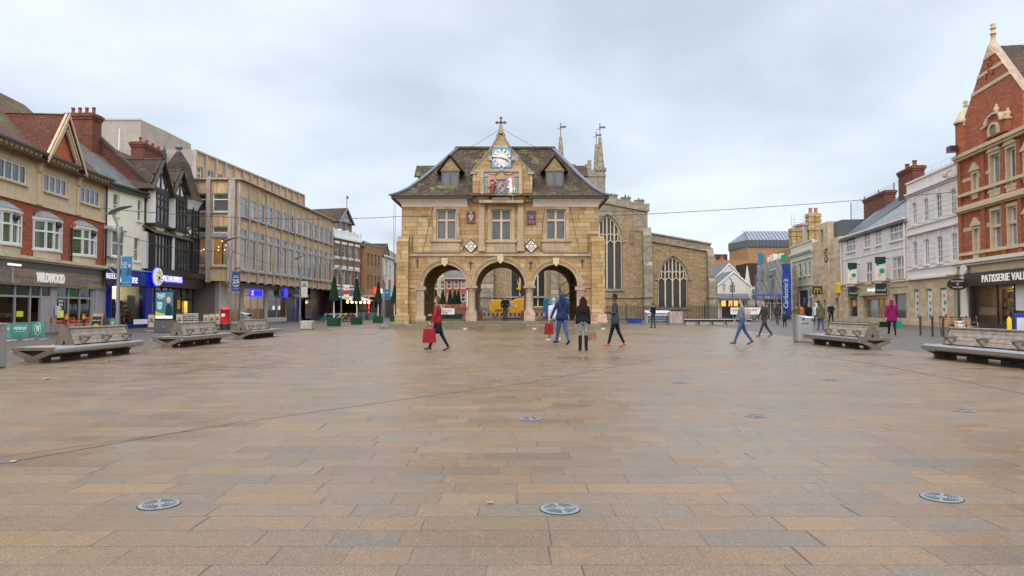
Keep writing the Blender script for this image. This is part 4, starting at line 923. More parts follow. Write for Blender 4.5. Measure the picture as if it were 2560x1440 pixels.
# --- plain brown brick building ---
F=Fac('brown_building','plain brown brick building with narrow upright windows and a red lit entrance',(-19.55,91),(-18.7,98)); U=F.u; Z=F.z; Lw=F.L
zt=Z(914,609); ra=(Z(918,663),Z(918,632)); rb=(Z(918,722),Z(918,687)); zc=Z(914,740)
cx=[U(p) for p in(920,929,938.5,947)]; hl=[(c-.36,c+.36,r[0],r[1]) for c in cx for r in(ra,rb)]
F.wall(0,Lw,zc,zt,hl,'tan_brick',depth=12,reveal=.25); F.wall(0,Lw,0,zc,[(.5,Lw*.45,.01,zc-.3,1.),(Lw*.55,Lw-.4,.01,zc-.3,1.)],'brown_brick','shop_wall',.4,depth=12)
for q in hl: F.window(*q,1,2,.05,.04,.18,'lead_grey','glass_window')
F.part(MB().box(-.1,Lw+.1,-1.0,2,zc-.12,zc+.1),'canopy','dish_grey'); F.part(MB().box(-.05,Lw+.05,-.08,.3,zt,zt+.12),'coping','brown_stone')
F.part(MB().box(.9,1.05,-.2,-.1,.8,3.0),'neon_tube','red_neon'); F.part(MB().box(.55,Lw*.45-.05,.9,.95,.1,2.2),'red_door','flag_red')
F.part(MB().box(U(935),U(937),-1.1,-.2,Z(936,733),Z(936,722)),'hanging_sign','white_neon'); F.part(MB().disc(U(934),-.3,Z(934,727),.5,16,.1),'round_sign','red_neon')
F.part(MB().box(U(936),U(941),-.5,-.45,Z(938,718),Z(938,708)),'red_sign','flag_red'); gable(F,0,Lw,0,12,zt-.4,zt+1.0,'dark_brick',over=.0)
# --- further houses of the street ---
F=Fac('gabled_townhouse','tall narrow gabled townhouse beyond the brown brick building',(-18.55,99),(-18.35,106)); U=F.u; Z=F.z; Lw=F.L
zt=Z(962,640); F.wall(0,Lw,0,zt,[(1,2,Z(962,700),Z(962,648)),(3.6,4.6,Z(962,700),Z(962,660))],'white_render',depth=10); F.window(1,2,Z(962,700),Z(962,648),1,2,gm='glass_sash'); F.window(3.6,4.6,Z(962,700),Z(962,660),1,2,gm='glass_sash')
gable(F,0,3.4,-.0,10,zt,Z(957,604),'plain_tiles',axis='b',wmat='brown_brick',over=.1); F.part(MB().box(.3,Lw-.3,-.05,.0,0,3.2),'shopfront','black_timber'); F.part(MB().box(-.2,Lw,-.35,0,zt-.1,zt+.1),'cornice','white_paint')
F=Fac('brown_townhouse','brown townhouse with white sash windows at the end of the street',(-18.3,106.5),(-17.2,122)); U=F.u; Z=F.z; Lw=F.L
zt=8.6; hl=[(x,x+1.1,z,z+1.7) for x in(1,4,7,10) for z in(3.8,6.2)]
F.wall(0,Lw,0,zt,hl,'brown_brick',depth=10)
for q in hl: F.window(*q,1,2,gm='glass_sash')
gable(F,0,Lw,0,10,zt,12,'slate'); F.part(MB().box(0,Lw,-.2,0,2.6,3.5),'fascia','black_timber'); F.part(MB().box(0,Lw,-.05,0,0,2.6),'shopfront','glass_window')
for nm,lab,A,B,ht,wm_,rm,wx in(('dark_gabled_shop','dark shop with a white and black gabled front closing the street',(-17.4,124),(-14,126),7,'white_render','plain_tiles',2),
   ('yellow_stone_hall','pale yellow stone hall with arched windows seen through the left arch',(-13.0,112),(-10.9,112.5),7.9,'beige_ashlar','slate',2),
   ('red_brick_house','red brick house with white windows seen through the left arch',(-10.8,111),(-7.4,111.6),6.3,'red_brick','slate',3)):
    F=Fac(nm,lab,A,B); Lw=F.L; hl=[(Lw*(i+.5)/wx-.38,Lw*(i+.5)/wx+.38,z,z+1.35) for i in range(wx) for z in(2.5,4.6)]
    F.wall(0,Lw,0,ht,hl,wm_,depth=8,reveal=.12)
    for q in hl: F.window(*q,1,2,.09,.06,.06,'white_paint','glass_sash')
    gable(F,0,Lw,0,8,ht,ht+2.6,rm,over=.3); F.part(MB().box(-.1,Lw+.1,-.15,0,ht-.25,ht),'cornice','cream_stone_trim')
# ================= GUILDHALL =================
YG=45.0
GH=Fac('guildhall','golden stone market hall on round arches with a clock gable and swept stone slate roof',(P(1003,760,YG).x,YG),(P(1497,760,YG).x,YG),'hall')
F=GH; U=F.u; Z=F.z; Lw=F.L; D=6.8
zf=.5; ztop=Z(1040,516); zs=Z(1110,715); zstr=Z(1110,640)
arches=[(U(1058),U(1166)),(U(1190),U(1312)),(U(1336),U(1444))]
def semi(mb,a,b,zsp,zt_,y,n=16,depth=None,mi=0,sm=1):
    c=(a+b)/2; r=(b-a)/2; pts=[(c-r*math.cos(PI*i/n),zsp+r*math.sin(PI*i/n)) for i in range(n+1)]
    for p,q in zip(pts,pts[1:]):
        mb.quad((p[0],y,p[1]),(q[0],y,q[1]),(q[0],y,zt_),(p[0],y,zt_),mi)
        if depth: mb.quad((q[0],y,q[1]),(p[0],y,p[1]),(p[0],y+depth,p[1]),(q[0],y+depth,q[1]),sm)
    return pts
wins=[(U(1091),U(1139.5),Z(1110,599),Z(1110,524)),(U(1228),U(1278),Z(1250,601),Z(1250,524)),(U(1366),U(1414),Z(1390,599),Z(1390,524))]
za=Z(1110,640)
PR=.16  # projection of centre bay
cb0,cb1=U(1181),U(1331)
mb=MB()
def wallgrid(mb,u0,u1,z0,z1,holes,y,rev,mi=0,rmi=0):
    us=sorted({u0,u1}|{q for h in holes for q in h[:2] if u0<q<u1}); vs=sorted({z0,z1}|{q for h in holes for q in h[2:4] if z0<q<z1})
    for a,b in zip(us,us[1:]):
        for c,d in zip(vs,vs[1:]):
            if any(h[0]<(a+b)/2<h[1] and h[2]<(c+d)/2<h[3] for h in holes): continue
            mb.quad((a,y,c),(b,y,c),(b,y,d),(a,y,d),mi)
    for a,b,c,d in [h[:4] for h in holes]:
        q=y+rev; mb.quad((a,y,c),(a,y,d),(a,q,d),(a,q,c),rmi); mb.quad((b,q,c),(b,q,d),(b,y,d),(b,y,c),rmi); mb.quad((a,y,d),(b,y,d),(b,q,d),(a,q,d),rmi); mb.quad((a,q,c),(b,q,c),(b,y,c),(a,y,c),rmi)
T=.7
for y0,flip in((0,0),(D-T,1)):
    ah=[(a,b,zf,za) for a,b in arches]
    us=[0]+[q for p in arches for q in p]+[Lw]
    # piers
    for i in range(0,8,2):
        a,b=us[i],us[i+1]
        if i in(0,6): mb.box(a,b,y0,y0+T,zf,za)
        else: mb.box(a,b,y0,y0+T,zs,za)
    for a,b in arches:
        semi(mb,a,b,zs,za,y0,18,T,0,1); semi(mb,a,b,zs,za,y0+T,18,None,0,1)
mb.quad((0,D,zf),(0,0,zf),(0,0,za),(0,D,za)); mb.quad((Lw,0,zf),(Lw,D,zf),(Lw,D,za),(Lw,0,za))
mb.box(.0,.55,T,D-T,zf,za-.01); mb.box(Lw-.55,Lw,T,D-T,zf,za-.01)
F.part(mb,'arcade_wall',['gold_ashlar','church_rubble'])  # soffits in darker stone: arch shade and grime put into the colour
up=MB(); wallgrid(up,0,Lw,za,ztop+.6,wins,0,.3,0,1)
up.quad((0,D,za),(0,0,za),(0,0,ztop),(0,D,ztop)); up.quad((Lw,0,za),(Lw,D,za),(Lw,D,ztop),(Lw,0,ztop)); up.quad((Lw,D,za),(0,D,za),(0,D,ztop),(Lw,D,ztop)); up.quad((0,0,za+.0),(0,D,za),(Lw,D,za),(Lw,0,za),2)
F.part(up,'upper_wall',['gold_ashlar','pink_stone','soffit_grey'])
MB().box(.56,Lw-.56,T+.01,D-T-.01,za-.35,za-.02).build('ceiling','step_stone',F.root)
# floor and steps
F.part(MB().box(-.15,Lw+.15,-.25,D+.3,.33,.5),'platform','step_stone')
F.part(MB().box(-.7,Lw+.7,-.85,D+.6,.165,.328),'step','step_stone'); F.part(MB().box(-1.2,Lw+1.2,-1.4,D+.9,.0,.163),'step','step_stone')
# columns
def column(u,y,z0=.5,r=.27):
    c=MB().box(u-.36,u+.36,y-.36,y+.36,z0,z0+.55); c.lathe([(.36,z0+.55),(.33,z0+.66),(r+.03,z0+.72),(r,z0+.78),(r*.92,zs-.42),(r*.95,zs-.36),(.30,zs-.30),(.31,zs-.2),(.36,zs-.13)],u,y,16); c.box(u-.40,u+.40,y-.38,y+.38,zs-.13,zs+.0)
    return F.part(c,'column','pink_stone')
for k in((1166+1190)/2,(1312+1336)/2): column(U(k),.30); column(U(k),D-.35)
# responds, arch mouldings, shields
for a,b in arches:
    m=MB(); c=(a+b)/2; r=(b-a)/2
    for rr,ww,yy in((r,.16,-.03),(r+.16,.10,-.08),(r+.26,.07,-.14)):
        n=22
        for i in range(n):
            t0,t1=PI*i/n,PI*(i+1)/n; o=rr+ww
            P4=[(c-rr*math.cos(t0),zs+rr*math.sin(t0)),(c-o*math.cos(t0),zs+o*math.sin(t0)),(c-o*math.cos(t1),zs+o*math.sin(t1)),(c-rr*math.cos(t1),zs+rr*math.sin(t1))]
            m.prism(P4[::-1] if False else P4,yy,.02)
    F.part(m,'arch_moulding','dressed_stone')
    zt_=zs+r; F.part(MB().prism([(c-.2,zt_+.42),(c-.2,zt_+.05),(c,zt_-.14),(c+.2,zt_+.05),(c+.2,zt_+.42)],-.24,-.02),'keystone_shield','pale_terracotta')
m=MB()
for x in(arches[0][0],arches[2][1]):
    s_=-1 if x<Lw/2 else 1; a,b=sorted((x-s_*.05,x+s_*.42)); m.box(a,b,-.09,.35,.5,zs-.3); a,b=sorted((x-s_*.16,x+s_*.5)); m.box(a,b,-.14,.4,zs-.28,zs-.03); m.box(a,b,-.14,.4,.5,.85)
F.part(m,'respond','pink_stone')
m=MB().box(0,U(1045),-.07,0,zs-.14,zs+.0).box(U(1456),Lw,-.07,0,zs-.14,zs+.0); F.part(m,'impost_band','dressed_stone')
m=MB().box(-.03,Lw+.03,-.13,0,zstr-.02,zstr+.13).box(-.02,Lw+.02,-.07,0,zstr+.13,zstr+.3); F.part(m,'string_course','dressed_stone')
# wall ties
for px,py in((1043,655),(1177,660),(1327,660),(1456,655)):
    z=Z(px,py); u=U(px); F.part(MB().box(u-.03,u+.03,-.06,-.0,z-.36,z+.22).box(u-.13,u+.13,-.061,-.0,z+.04,z+.1),'wall_tie','iron')
# buttresses
for a,b in((U(994),U(1023)),(U(1477),U(1510))):
    m=MB(); zb_=Z(1010,604); m.prismx([(-.55,.5-.33),(-.55,zb_),(-.05,zb_+.35),(1.0,zb_+.35),(1.0,.17)],a,b); m.box(a-.08,b+.08,-.68,-.55,.17,.9); F.part(m,'buttress','church_grey_stone' if False else 'gold_ashlar')
# windows
for h in wins:
    w=F.window(*h,2,2,.07,.13,.14,'pale_terracotta','glass_leaded',splits=[.655],th=.14)
    m=MB(); a,b,c,d=h
    for q in((a-.22,a-.02,c-.0,d+.2),(b+.02,b+.22,c-.0,d+.2),(a-.02,b+.02,d+.02,d+.2)): m.box(q[0],q[1],-.07,.0,q[2],q[3])
    m.box(a-.35,b+.35,-.16,0,c-.15,c-.0); m.box(a-.25,b+.25,-.05,0,c-.75,c-.15); m.build('surround','dressed_stone',w)
# pilasters by the middle window and band
m=MB()
for px0,px1 in((1197,1211),(1294,1309)):
    a,b=U(px0),U(px1); zt_=Z(1200,508); m.box(a,b,-.2,0,zstr+.3,zt_); m.box(a-.06,b+.06,-.25,0,zt_,zt_+.1); m.box(a-.12,b+.12,-.32,0,zt_+.1,zt_+.26); m.box(a-.18,b+.18,-.4,0,zt_+.26,zt_+.36); m.box(a-.05,b+.05,-.24,0,zstr+.3,zstr+.6)
F.part(m,'pilaster','dressed_stone')
# cables draped on the wall
m=MB(); zc=Z(1100,632); zz1=Z(1177,612)
def wire(mb,pts,r=.015):
    for p,q in zip(pts,pts[1:]): mb.tube(p,q,r,n=4,cap=False)
wire(m,[(U(1030),-.1,Z(1030,586)),(U(1030),-.1,zc),(U(1150),-.1,zc),(U(1165),-.1,zz1),(U(1177),-.12,Z(1177,598)),(U(1190),-.1,zz1),(U(1208),-.1,zc),(U(1296),-.12,zc),(U(1314),-.1,zz1),(U(1328),-.12,Z(1328,598)),(U(1341),-.1,zz1),(U(1360),-.1,zc),(U(1470),-.1,zc),(U(1470),-.1,Z(1470,586)),(U(1497),-.1,Z(1470,586))],.022); 
wire(m,[(0.02,-.05,Z(1000,540)),(U(1085),-.05,Z(1085,540))],.018); wire(m,[(U(1145),-.08,ztop-.3),(U(1160),-.08,zc)],.014); wire(m,[(U(1350),-.08,zc),(U(1362),-.08,ztop)],.014); wire(m,[(U(1425),-.08,ztop),(U(1448),-.08,zc)],.014); wire(m,[(U(1082),-.08,ztop),(U(1056),-.08,zc)],.014)
F.part(m,'cable','wire_black')
# coved eaves
for a,b,e0,e1 in((0,U(1168),1,0),(U(1332),Lw,0,1)):
    m=MB(); n=6
    for i in range(n):
        t0,t1=i/n*PI/2,(i+1)/n*PI/2; f=lambda t:(-.62*(1-math.cos(t)),ztop-.02+.52*math.sin(t)); (ya,za_),(yb,zb_)=f(t0),f(t1)
        xa,xb=a+ya*e0,a+yb*e0; xc,xd=b-ya*e1,b-yb*e1
        m.quad((xa,ya,za_),(xc,ya,za_),(xd,yb,zb_),(xb,yb,zb_))
        if e0: m.quad((xa,ya,za_),(xb,yb,zb_),(xb,D-yb,zb_),(xa,D-ya,za_))
        if e1: m.quad((xc,D-ya,za_),(xd,D-yb,zb_),(xd,yb,zb_),(xc,ya,za_))
        s_=b if e0 else a; 
        m.quad((s_,ya,za_),(s_,yb,zb_),(s_,.0,zb_),(s_,0,za_)) if e0 else m.quad((s_,0,za_),(s_,.0,zb_),(s_,yb,zb_),(s_,ya,za_))
    F.part(m,'coved_eaves','coved_plaster')
ze=Z(1080,489,-.7)
F.part(MB().box(-.58,U(1182),-.70,-.5,ze-.18,ze-.0).box(U(1322),Lw+.58,-.70,-.5,ze-.18,ze-.0).box(-.60,-.42,-.5,D+.6,ze-.18,ze-.001).box(Lw+.42,Lw+.60,-.5,D+.6,ze-.18,ze-.001),'eaves_board','black_timber')
# swept hipped roof
zr=Z(1260,371,D/2); ru0,ru1=U(1142,D/2),U(1384,D/2)
hf=[0,.13,.27,.5,.76,1.0]; vf=[0,.07,.175,.41,.71,1.0]
ring=[]
for h,v in zip(hf,vf):
    x0=-.64+(ru0+.64)*h; x1=Lw+.64-(Lw+.64-ru1)*h; y0=-.74+(D/2+.74)*h; y1=D+.74-(D/2+.74)*h; z=ze+(zr-ze)*v; ring.append([(x0,y0,z),(x1,y0,z),(x1,y1,z),(x0,y1,z)])
m=MB(); lead=MB()
for a,b in zip(ring,ring[1:]):
    for i in range(4): j=(i+1)%4; m.quad(a[i],a[j],b[j],b[i])
    for i in range(4): lead.bar(Vector(a[i])+Vector((0,0,.04)),Vector(b[i])+Vector((0,0,.04)),.34,.1)
m.quad(ring[0][3],ring[0][2],ring[0][1],ring[0][0]); 
rf=F.part(m,'roof','collyweston_slate'); lead.build('lead_hip','lead_hip',rf)
MB().bar((ru0-.1,D/2,zr+.03),(ru1+.1,D/2,zr+.03),.3,.16).build('ridge','mossy_tiles',rf)
def roofy(z):  # front slope y at height z
    v=(z-ze)/(zr-ze)
    for i in range(5):
        if vf[i]<=v<=vf[i+1]: h=hf[i]+(hf[i+1]-hf[i])*(v-vf[i])/(vf[i+1]-vf[i]); return -.74+(D/2+.74)*h
    return D/2
# dormers
for px0,px1 in((1104,1145),(1367,1408)):
    dy=.55; a,b=U(px0,dy),U(px1,dy); z0=Z(1125,464,dy); z1=Z(1125,427,dy); ap=Z(1125,389,dy); um=(a+b)/2
    m=MB().box(a-.06,b+.06,dy+.1,dy+2.2,z0-.1,z1); m.prism([(a-.15,z1),(b+.15,z1),(um,ap-.1)],dy+.02,dy+.3,1); dd=F.part(m,'dormer',['oak_end','church_rubble'])
    fr=MB(); 
    for x in(a,um,b): fr.box(x-.045,x+.045,dy,dy+.1,z0,z1)
    fr.box(a,b,dy-.01,dy+.1,z0-.06,z0+.04); fr.box(a,b,dy-.01,dy+.1,z1-.05,z1+.03); fr.build('frame','oak_end',dd); MB().quad((a,dy+.06,z0),(b,dy+.06,z0),(b,dy+.06,z1),(a,dy+.06,z1)).build('pane','glass_leaded',dd)
    r_=MB(); e=.32
    for s_ in(-1,1):
        u1=um+s_*((b-a)/2+e); p=[(u1,dy-.15,z1-.06),(um,dy-.15,ap),(um,dy+2.8,ap),(u1,dy+2.8,z1-.06)]; r_.slab(*(p if s_==1 else p[::-1]),.09)
    r_.build('dormer_roof','collyweston_slate',dd)
for s_ in(-1,1):   # side dormers
    y0,y1=D/2-.9,D/2+.9; z1=Z(1040,445,D/2); ap=Z(1040,414,D/2); x=U(1040,D/2) if s_<0 else U(1467,D/2); xi=x-s_*2.4
    a,b=sorted((x-s_*.25,xi)); m=MB().box(a,b,y0,y1,z1-1.2,z1); dd=F.part(m,'side_dormer','oak_end')
    r_=MB()
    for t,ya in((0,y0-.3),(1,y1+.3)):
        p=[(a-.25*(s_<0),ya,z1-.1),(b+.25*(s_>0),ya,z1-.1),(b+.25*(s_>0),D/2,ap),(a-.25*(s_<0),D/2,ap)]; r_.slab(*(p if t==0 else p[::-1]),.1)
    r_.build('dormer_roof','collyweston_slate',dd)
# central gable with clock and arms
gy=-.26
gu0,gu1=U(1181,gy),U(1331,gy); um=U(1252,gy); zk=Z(1252,432,gy); zt_=Z(1252,330,gy); z0=ztop+.25
GHW=[(5,334),(12,351),(25,373),(46,399),(66,421)]
gp_=[(gu0,z0),(gu1,z0),(gu1,zk)]+[(um+h_/37.7,Z(1252,y_,gy)) for h_,y_ in GHW[::-1]]+[(um-h_/37.7,Z(1252,y_,gy)) for h_,y_ in GHW]+[(gu0,zk)]
F.part(MB().prism(gp_,gy,2.6),'gable_wall','gold_ashlar')
cp=gp_[2:14]; m=MB(); 
for p,q in zip(cp,cp[1:]): m.bar((p[0],.45,p[1]+.05),(q[0],.45,q[1]+.05),1.5,.11)
m.box(gu0-.12,gu0+.3,gy-.08,.5,zk-.1,zk+.12); m.box(gu1-.3,gu1+.12,gy-.08,.5,zk-.1,zk+.12); F.part(m,'gable_coping','church_grey_stone')
m=MB().prism([(um-.3,zt_-.2),(um+.3,zt_-.2),(um+.14,zt_+.15),(um+.13,zt_+.45),(um-.13,zt_+.45),(um-.14,zt_+.15)],gy,.3); F.part(m,'finial_base','dressed_stone')
zc=Z(1253,304,gy); m=MB().box(um-.05,um+.05,-.08,.04,zt_+.45,zc+.32).box(um-.27,um+.27,-.08,.04,zc-.05,zc+.05)
for dx,dz in((0,.3),(-.27,0),(.27,0)):
    m.prism([(um+dx-.11,zc+dz),(um+dx,zc+dz-.11),(um+dx+.11,zc+dz),(um+dx,zc+dz+.11)],-.09,.05)
F.part(m,'cross','oak_end')
# clock
ca,cb_=U(1228,gy),U(1279.5,gy); cz0,cz1=Z(1250,422,gy),Z(1250,371,gy); cu=(ca+cb_)/2; czz=(cz0+cz1)/2; rr=(cb_-ca)/2
ck=F.part(MB().box(ca,cb_,gy-.12,gy,cz0,cz1),'clock','clock_blue')
m=MB().box(ca+.06,cb_-.06,gy-.14,gy-.12,cz0+.06,cz1-.06)
for dx,dz in((rr+.03,0),(-rr-.03,0),(0,rr+.03),(0,-rr-.03)): m.disc(cu+dx,gy-.135,czz+dz,.16,14,.03)
m.build('clock_board','clock_pale_blue',ck)
plain('dial_cream',(.76,.70,.64),.5,var=.03)
MB().disc(cu,gy-.145,czz,rr*.93,40,.02).build('clock_dial','dial_cream',ck)
m=MB(); 
for i in range(48): t=2*PI*i/48; m.box(cu+rr*.9*math.cos(t)-.012,cu+rr*.9*math.cos(t)+.012,gy-.17,gy-.165,czz+rr*.9*math.sin(t)-.012,czz+rr*.9*math.sin(t)+.012)
n=24
for i in range(n): t0,t1=2*PI*i/n,2*PI*(i+1)/n; m.bar((cu+rr*.5*math.cos(t0),gy-.168,czz+rr*.5*math.sin(t0)),(cu+rr*.5*math.cos(t1),gy-.168,czz+rr*.5*math.sin(t1)),.006,.008,up=(0,1,0))
m.build('minute_marks','iron',ck)
for i,s_ in enumerate(('XII','I','II','III','IIII','V','VI','VII','VIII','IX','X','XI')):
    t=PI/2-2*PI*i/12; text(ck,s_,cu+rr*.72*math.cos(t),czz+rr*.72*math.sin(t),.05+.045*len(s_.replace('I',''))+.035*s_.count('I'),.19,gy-.172,'iron',name='numeral',ext=.004,rot=t-PI/2)
MB().bar((cu+.14,gy-.19,czz-.025),(cu-rr*.82,gy-.19,czz+.06),.02,.035).build('minute_hand','iron',ck); MB().bar((cu-.1,gy-.20,czz+.04),(cu+rr*.62,gy-.2,czz-rr*.24),.02,.05).prism([(cu+rr*.30,czz-rr*.02),(cu+rr*.40,czz-rr*.25),(cu+rr*.56,czz-rr*.2)],gy-.21,gy-.19).build('hour_hand','iron',ck)
# coat of arms
pa,pb=U(1209,gy),U(1297,gy); pz0,pz1=Z(1250,501,gy),Z(1250,430,gy)
m=MB()
for a,b,c,d in((pa-.22,pa,pz0-.1,pz1+.2),(pb,pb+.22,pz0-.1,pz1+.2),(pa,pb,pz1,pz1+.2)): m.box(a,b,gy-.12,gy,c,d)
m.box(pa-.3,pb+.3,gy-.3,gy,pz0-.2,pz0-.02)
am=F.part(m,'arms_frame','dressed_stone')
MB().box(pa,pb,gy-.03,gy,pz0-.02,pz1).build('arms_panel','panel_pink',am)
c=(pa+pb)/2; h=pz1-pz0; yb=gy-.03
m=MB()
for x in(pa+.14,pb-.14):
    for k in range(9): z=pz0+.1+k*(h-.5)/9; m.prism([(x-.11,z),(x+.11,z),(x+.06,z+.13),(x-.06,z+.13)],yb-.06,yb)
    m.disc(x,yb,pz1-.22,.14,14,.06)
m.build('carved_garland','heraldic_green',am)
# supporters carved in relief: a crowned lion and a white unicorn
def blob(mb,pts,r,y):
    for p,q in zip(pts,pts[1:]): mb.tube((p[0],y,p[1]),(q[0],y,q[1]),r,n=8)
    for p in pts: mb.lathe([(.01,p[1]-r),(r*.7,p[1]-r*.7),(r,p[1]),(r*.7,p[1]+r*.7),(.01,p[1]+r)],p[0],y,8)
lx=c-.62; m=MB(); blob(m,[(lx+.05,pz0+.78),(lx+.12,pz0+1.1)],.17,yb-.03); blob(m,[(lx+.02,pz0+.45),(lx+.05,pz0+.8)],.16,yb-.03); blob(m,[(lx-.05,pz0+.4),(lx-.08,pz0+.12)],.09,yb-.03); blob(m,[(lx+.15,pz0+.42),(lx+.25,pz0+.15)],.08,yb-.03); blob(m,[(lx+.02,pz0+1.28)],.13,yb-.04)
m.build('carved_lion','heraldic_red',am)
m=MB(); blob(m,[(lx+.15,pz0+1.0),(lx+.32,pz0+.98)],.07,yb-.07); blob(m,[(lx-.12,pz0+.95),(lx-.2,pz0+.88)],.06,yb-.07); blob(m,[(lx+.02,pz0+1.1),(lx+.1,pz0+1.08)],.1,yb-.1)
m.prism([(c-.30,pz1-.52),(c+.30,pz1-.52),(c+.32,pz1-.3),(c+.16,pz1-.2),(c,pz1-.04),(c-.16,pz1-.2),(c-.32,pz1-.3)],yb-.14,yb)
m.prism([(c-.75,pz1-.12),(c-.4,pz1-.2),(c-.36,pz1-.1),(c-.6,pz1-.03)],yb-.05,yb); m.prism([(c+.36,pz1-.1),(c+.4,pz1-.2),(c+.75,pz1-.12),(c+.6,pz1-.03)],yb-.05,yb); m.build('carved_crown','gold_leaf',am)
rx=c+.64; m=MB(); blob(m,[(rx,pz0+.55),(rx-.03,pz0+1.0)],.13,yb-.04); blob(m,[(rx,pz0+.5),(rx+.08,pz0+.3),(rx+.12,pz0+.08)],.07,yb-.04); blob(m,[(rx-.08,pz0+.42),(rx-.25,pz0+.32),(rx-.34,pz0+.2)],.06,yb-.04); blob(m,[(rx-.05,pz0+1.05),(rx+.0,pz0+1.3)],.09,yb-.05); blob(m,[(rx-.02,pz0+1.42),(rx-.12,pz0+1.32)],.07,yb-.06); blob(m,[(rx-.1,pz0+.9),(rx-.3,pz0+.8)],.05,yb-.05); blob(m,[(rx+.15,pz0+.7),(rx+.25,pz0+.85),(rx+.22,pz0+.5)],.03,yb-.05)
m.build('carved_unicorn','white_paint',am)
m=MB().disc(c,yb,pz0+.82,.36,22,.1,rz=.47); m.build('carved_garter','heraldic_blue',am); 
m=MB(); 
for i in range(14): t=2*PI*i/14; m.box(c+.31*math.cos(t)-.02,c+.31*math.cos(t)+.02,yb-.12,yb-.1,pz0+.82+.41*math.sin(t)-.02,pz0+.82+.41*math.sin(t)+.02)
m.build('garter_studs','barrier_white',am)
m=MB().disc(c,yb-.1,pz0+.85,.24,18,.03,rz=.32); m.build('carved_shield','cast_stone',am); MB().box(c+.01,c+.17,yb-.15,yb-.13,pz0+.86,pz0+1.06).box(c-.16,c-.02,yb-.15,yb-.13,pz0+.66,pz0+.83).build('shield_quarter','heraldic_red',am); MB().box(c-.17,c-.01,yb-.15,yb-.13,pz0+.87,pz0+1.05).build('shield_quarter','gold_leaf',am)
F.part(MB().box(c-.62,c+.62,yb-.1,yb,pz0+.02,pz0+.07).box(c-.58,c+.58,yb-.16,yb,pz0+.07,pz0+.17),'motto_plate','dish_grey')
F.text('C    R',c,pz1-.16,.75,.14,yb-.06,'plum_brown')
# crests
for px0,px1,py0,py1,col2 in((1168,1186,531,557,'cast_stone'),(1319,1338,529,559,'heraldic_blue')):
    a,b=U(px0),U(px1); c0,c1=Z(1200,py1),Z(1200,py0); m=MB()
    n=4
    for i in range(n+1):
        for j in range(n+2):
            if i in(0,n) or j in(0,n+1): x=a+(b-a)*i/n; z=c0+(c1-c0)*j/(n+1); m.prism([(x-.08,z),(x,z-.07),(x+.08,z),(x,z+.07)],-.1,-.02)
    k=F.part(m,'carved_crest','heraldic_red'); um_=(a+b)/2; zm_=(c0+c1)/2
    MB().prism([(um_-.15,zm_-.02),(um_,zm_-.26),(um_+.15,zm_-.02),(um_+.15,zm_+.18),(um_-.15,zm_+.18)],-.13,-.02).lathe([(.02,zm_+.2),(.1,zm_+.24),(.08,zm_+.34),(.02,zm_+.38)],um_,-.09,8).build('crest_shield',col2,k); MB().prism([(um_-.12,zm_-.02),(um_,zm_+.09),(um_+.12,zm_-.02),(um_+.12,zm_-.08),(um_,zm_+.02),(um_-.12,zm_-.08)],-.15,-.13).build('crest_chevron','gold_leaf',k)
for px in(1177,1328):
    u,z=U(px),Z(px,616); r=.43; k=F.part(MB().prism([(u-r,z),(u,z-r),(u+r,z),(u,z+r)],-.16,0),'diamond_plaque','white_render'); e=MB()
    for p,q in(((u-r,z),(u,z-r)),((u,z-r),(u+r,z)),((u+r,z),(u,z+r)),((u,z+r),(u-r,z))): e.bar((p[0],-.17,p[1]),(q[0],-.17,q[1]),.03,.035,up=(0,1,0))
    e.build('edge','iron',k); e=MB()
    for i in range(12): t=2*PI*i/12; rq=.13+.09*(i%2); x,y_=u+rq*math.cos(t),z+rq*math.sin(t); e.prism([(x-.05,y_),(x,y_-.045),(x+.05,y_),(x,y_+.045)],-.18,-.16)
    e.build('carved_pattern','heraldic_red',k)
# spiral stair inside
su,sy=U(1428,4.2),4.2; m=MB().tube((su,sy,.5),(su,sy,za),.06)
for i in range(22):
    a=i*.5; z=.6+i*.2
    if z>za-.3: break
    m.bar((su,sy,z),(su+.85*math.cos(a),sy+.85*math.sin(a),z),.28,.04); m.tube((su+.85*math.cos(a),sy+.85*math.sin(a),z),(su+.85*math.cos(a),sy+.85*math.sin(a),z+.95),.014,n=5)
    m.tube((su+.85*math.cos(a),sy+.85*math.sin(a),z+.95),(su+.85*math.cos(a+.5),sy+.85*math.sin(a+.5),z+1.15),.02,n=5); m.tube((su+.85*math.cos(a),sy+.85*math.sin(a),z),(su+.85*math.cos(a+.5),sy+.85*math.sin(a+.5),z+.2),.03,n=5)
F.part(m,'spiral_stair','iron')

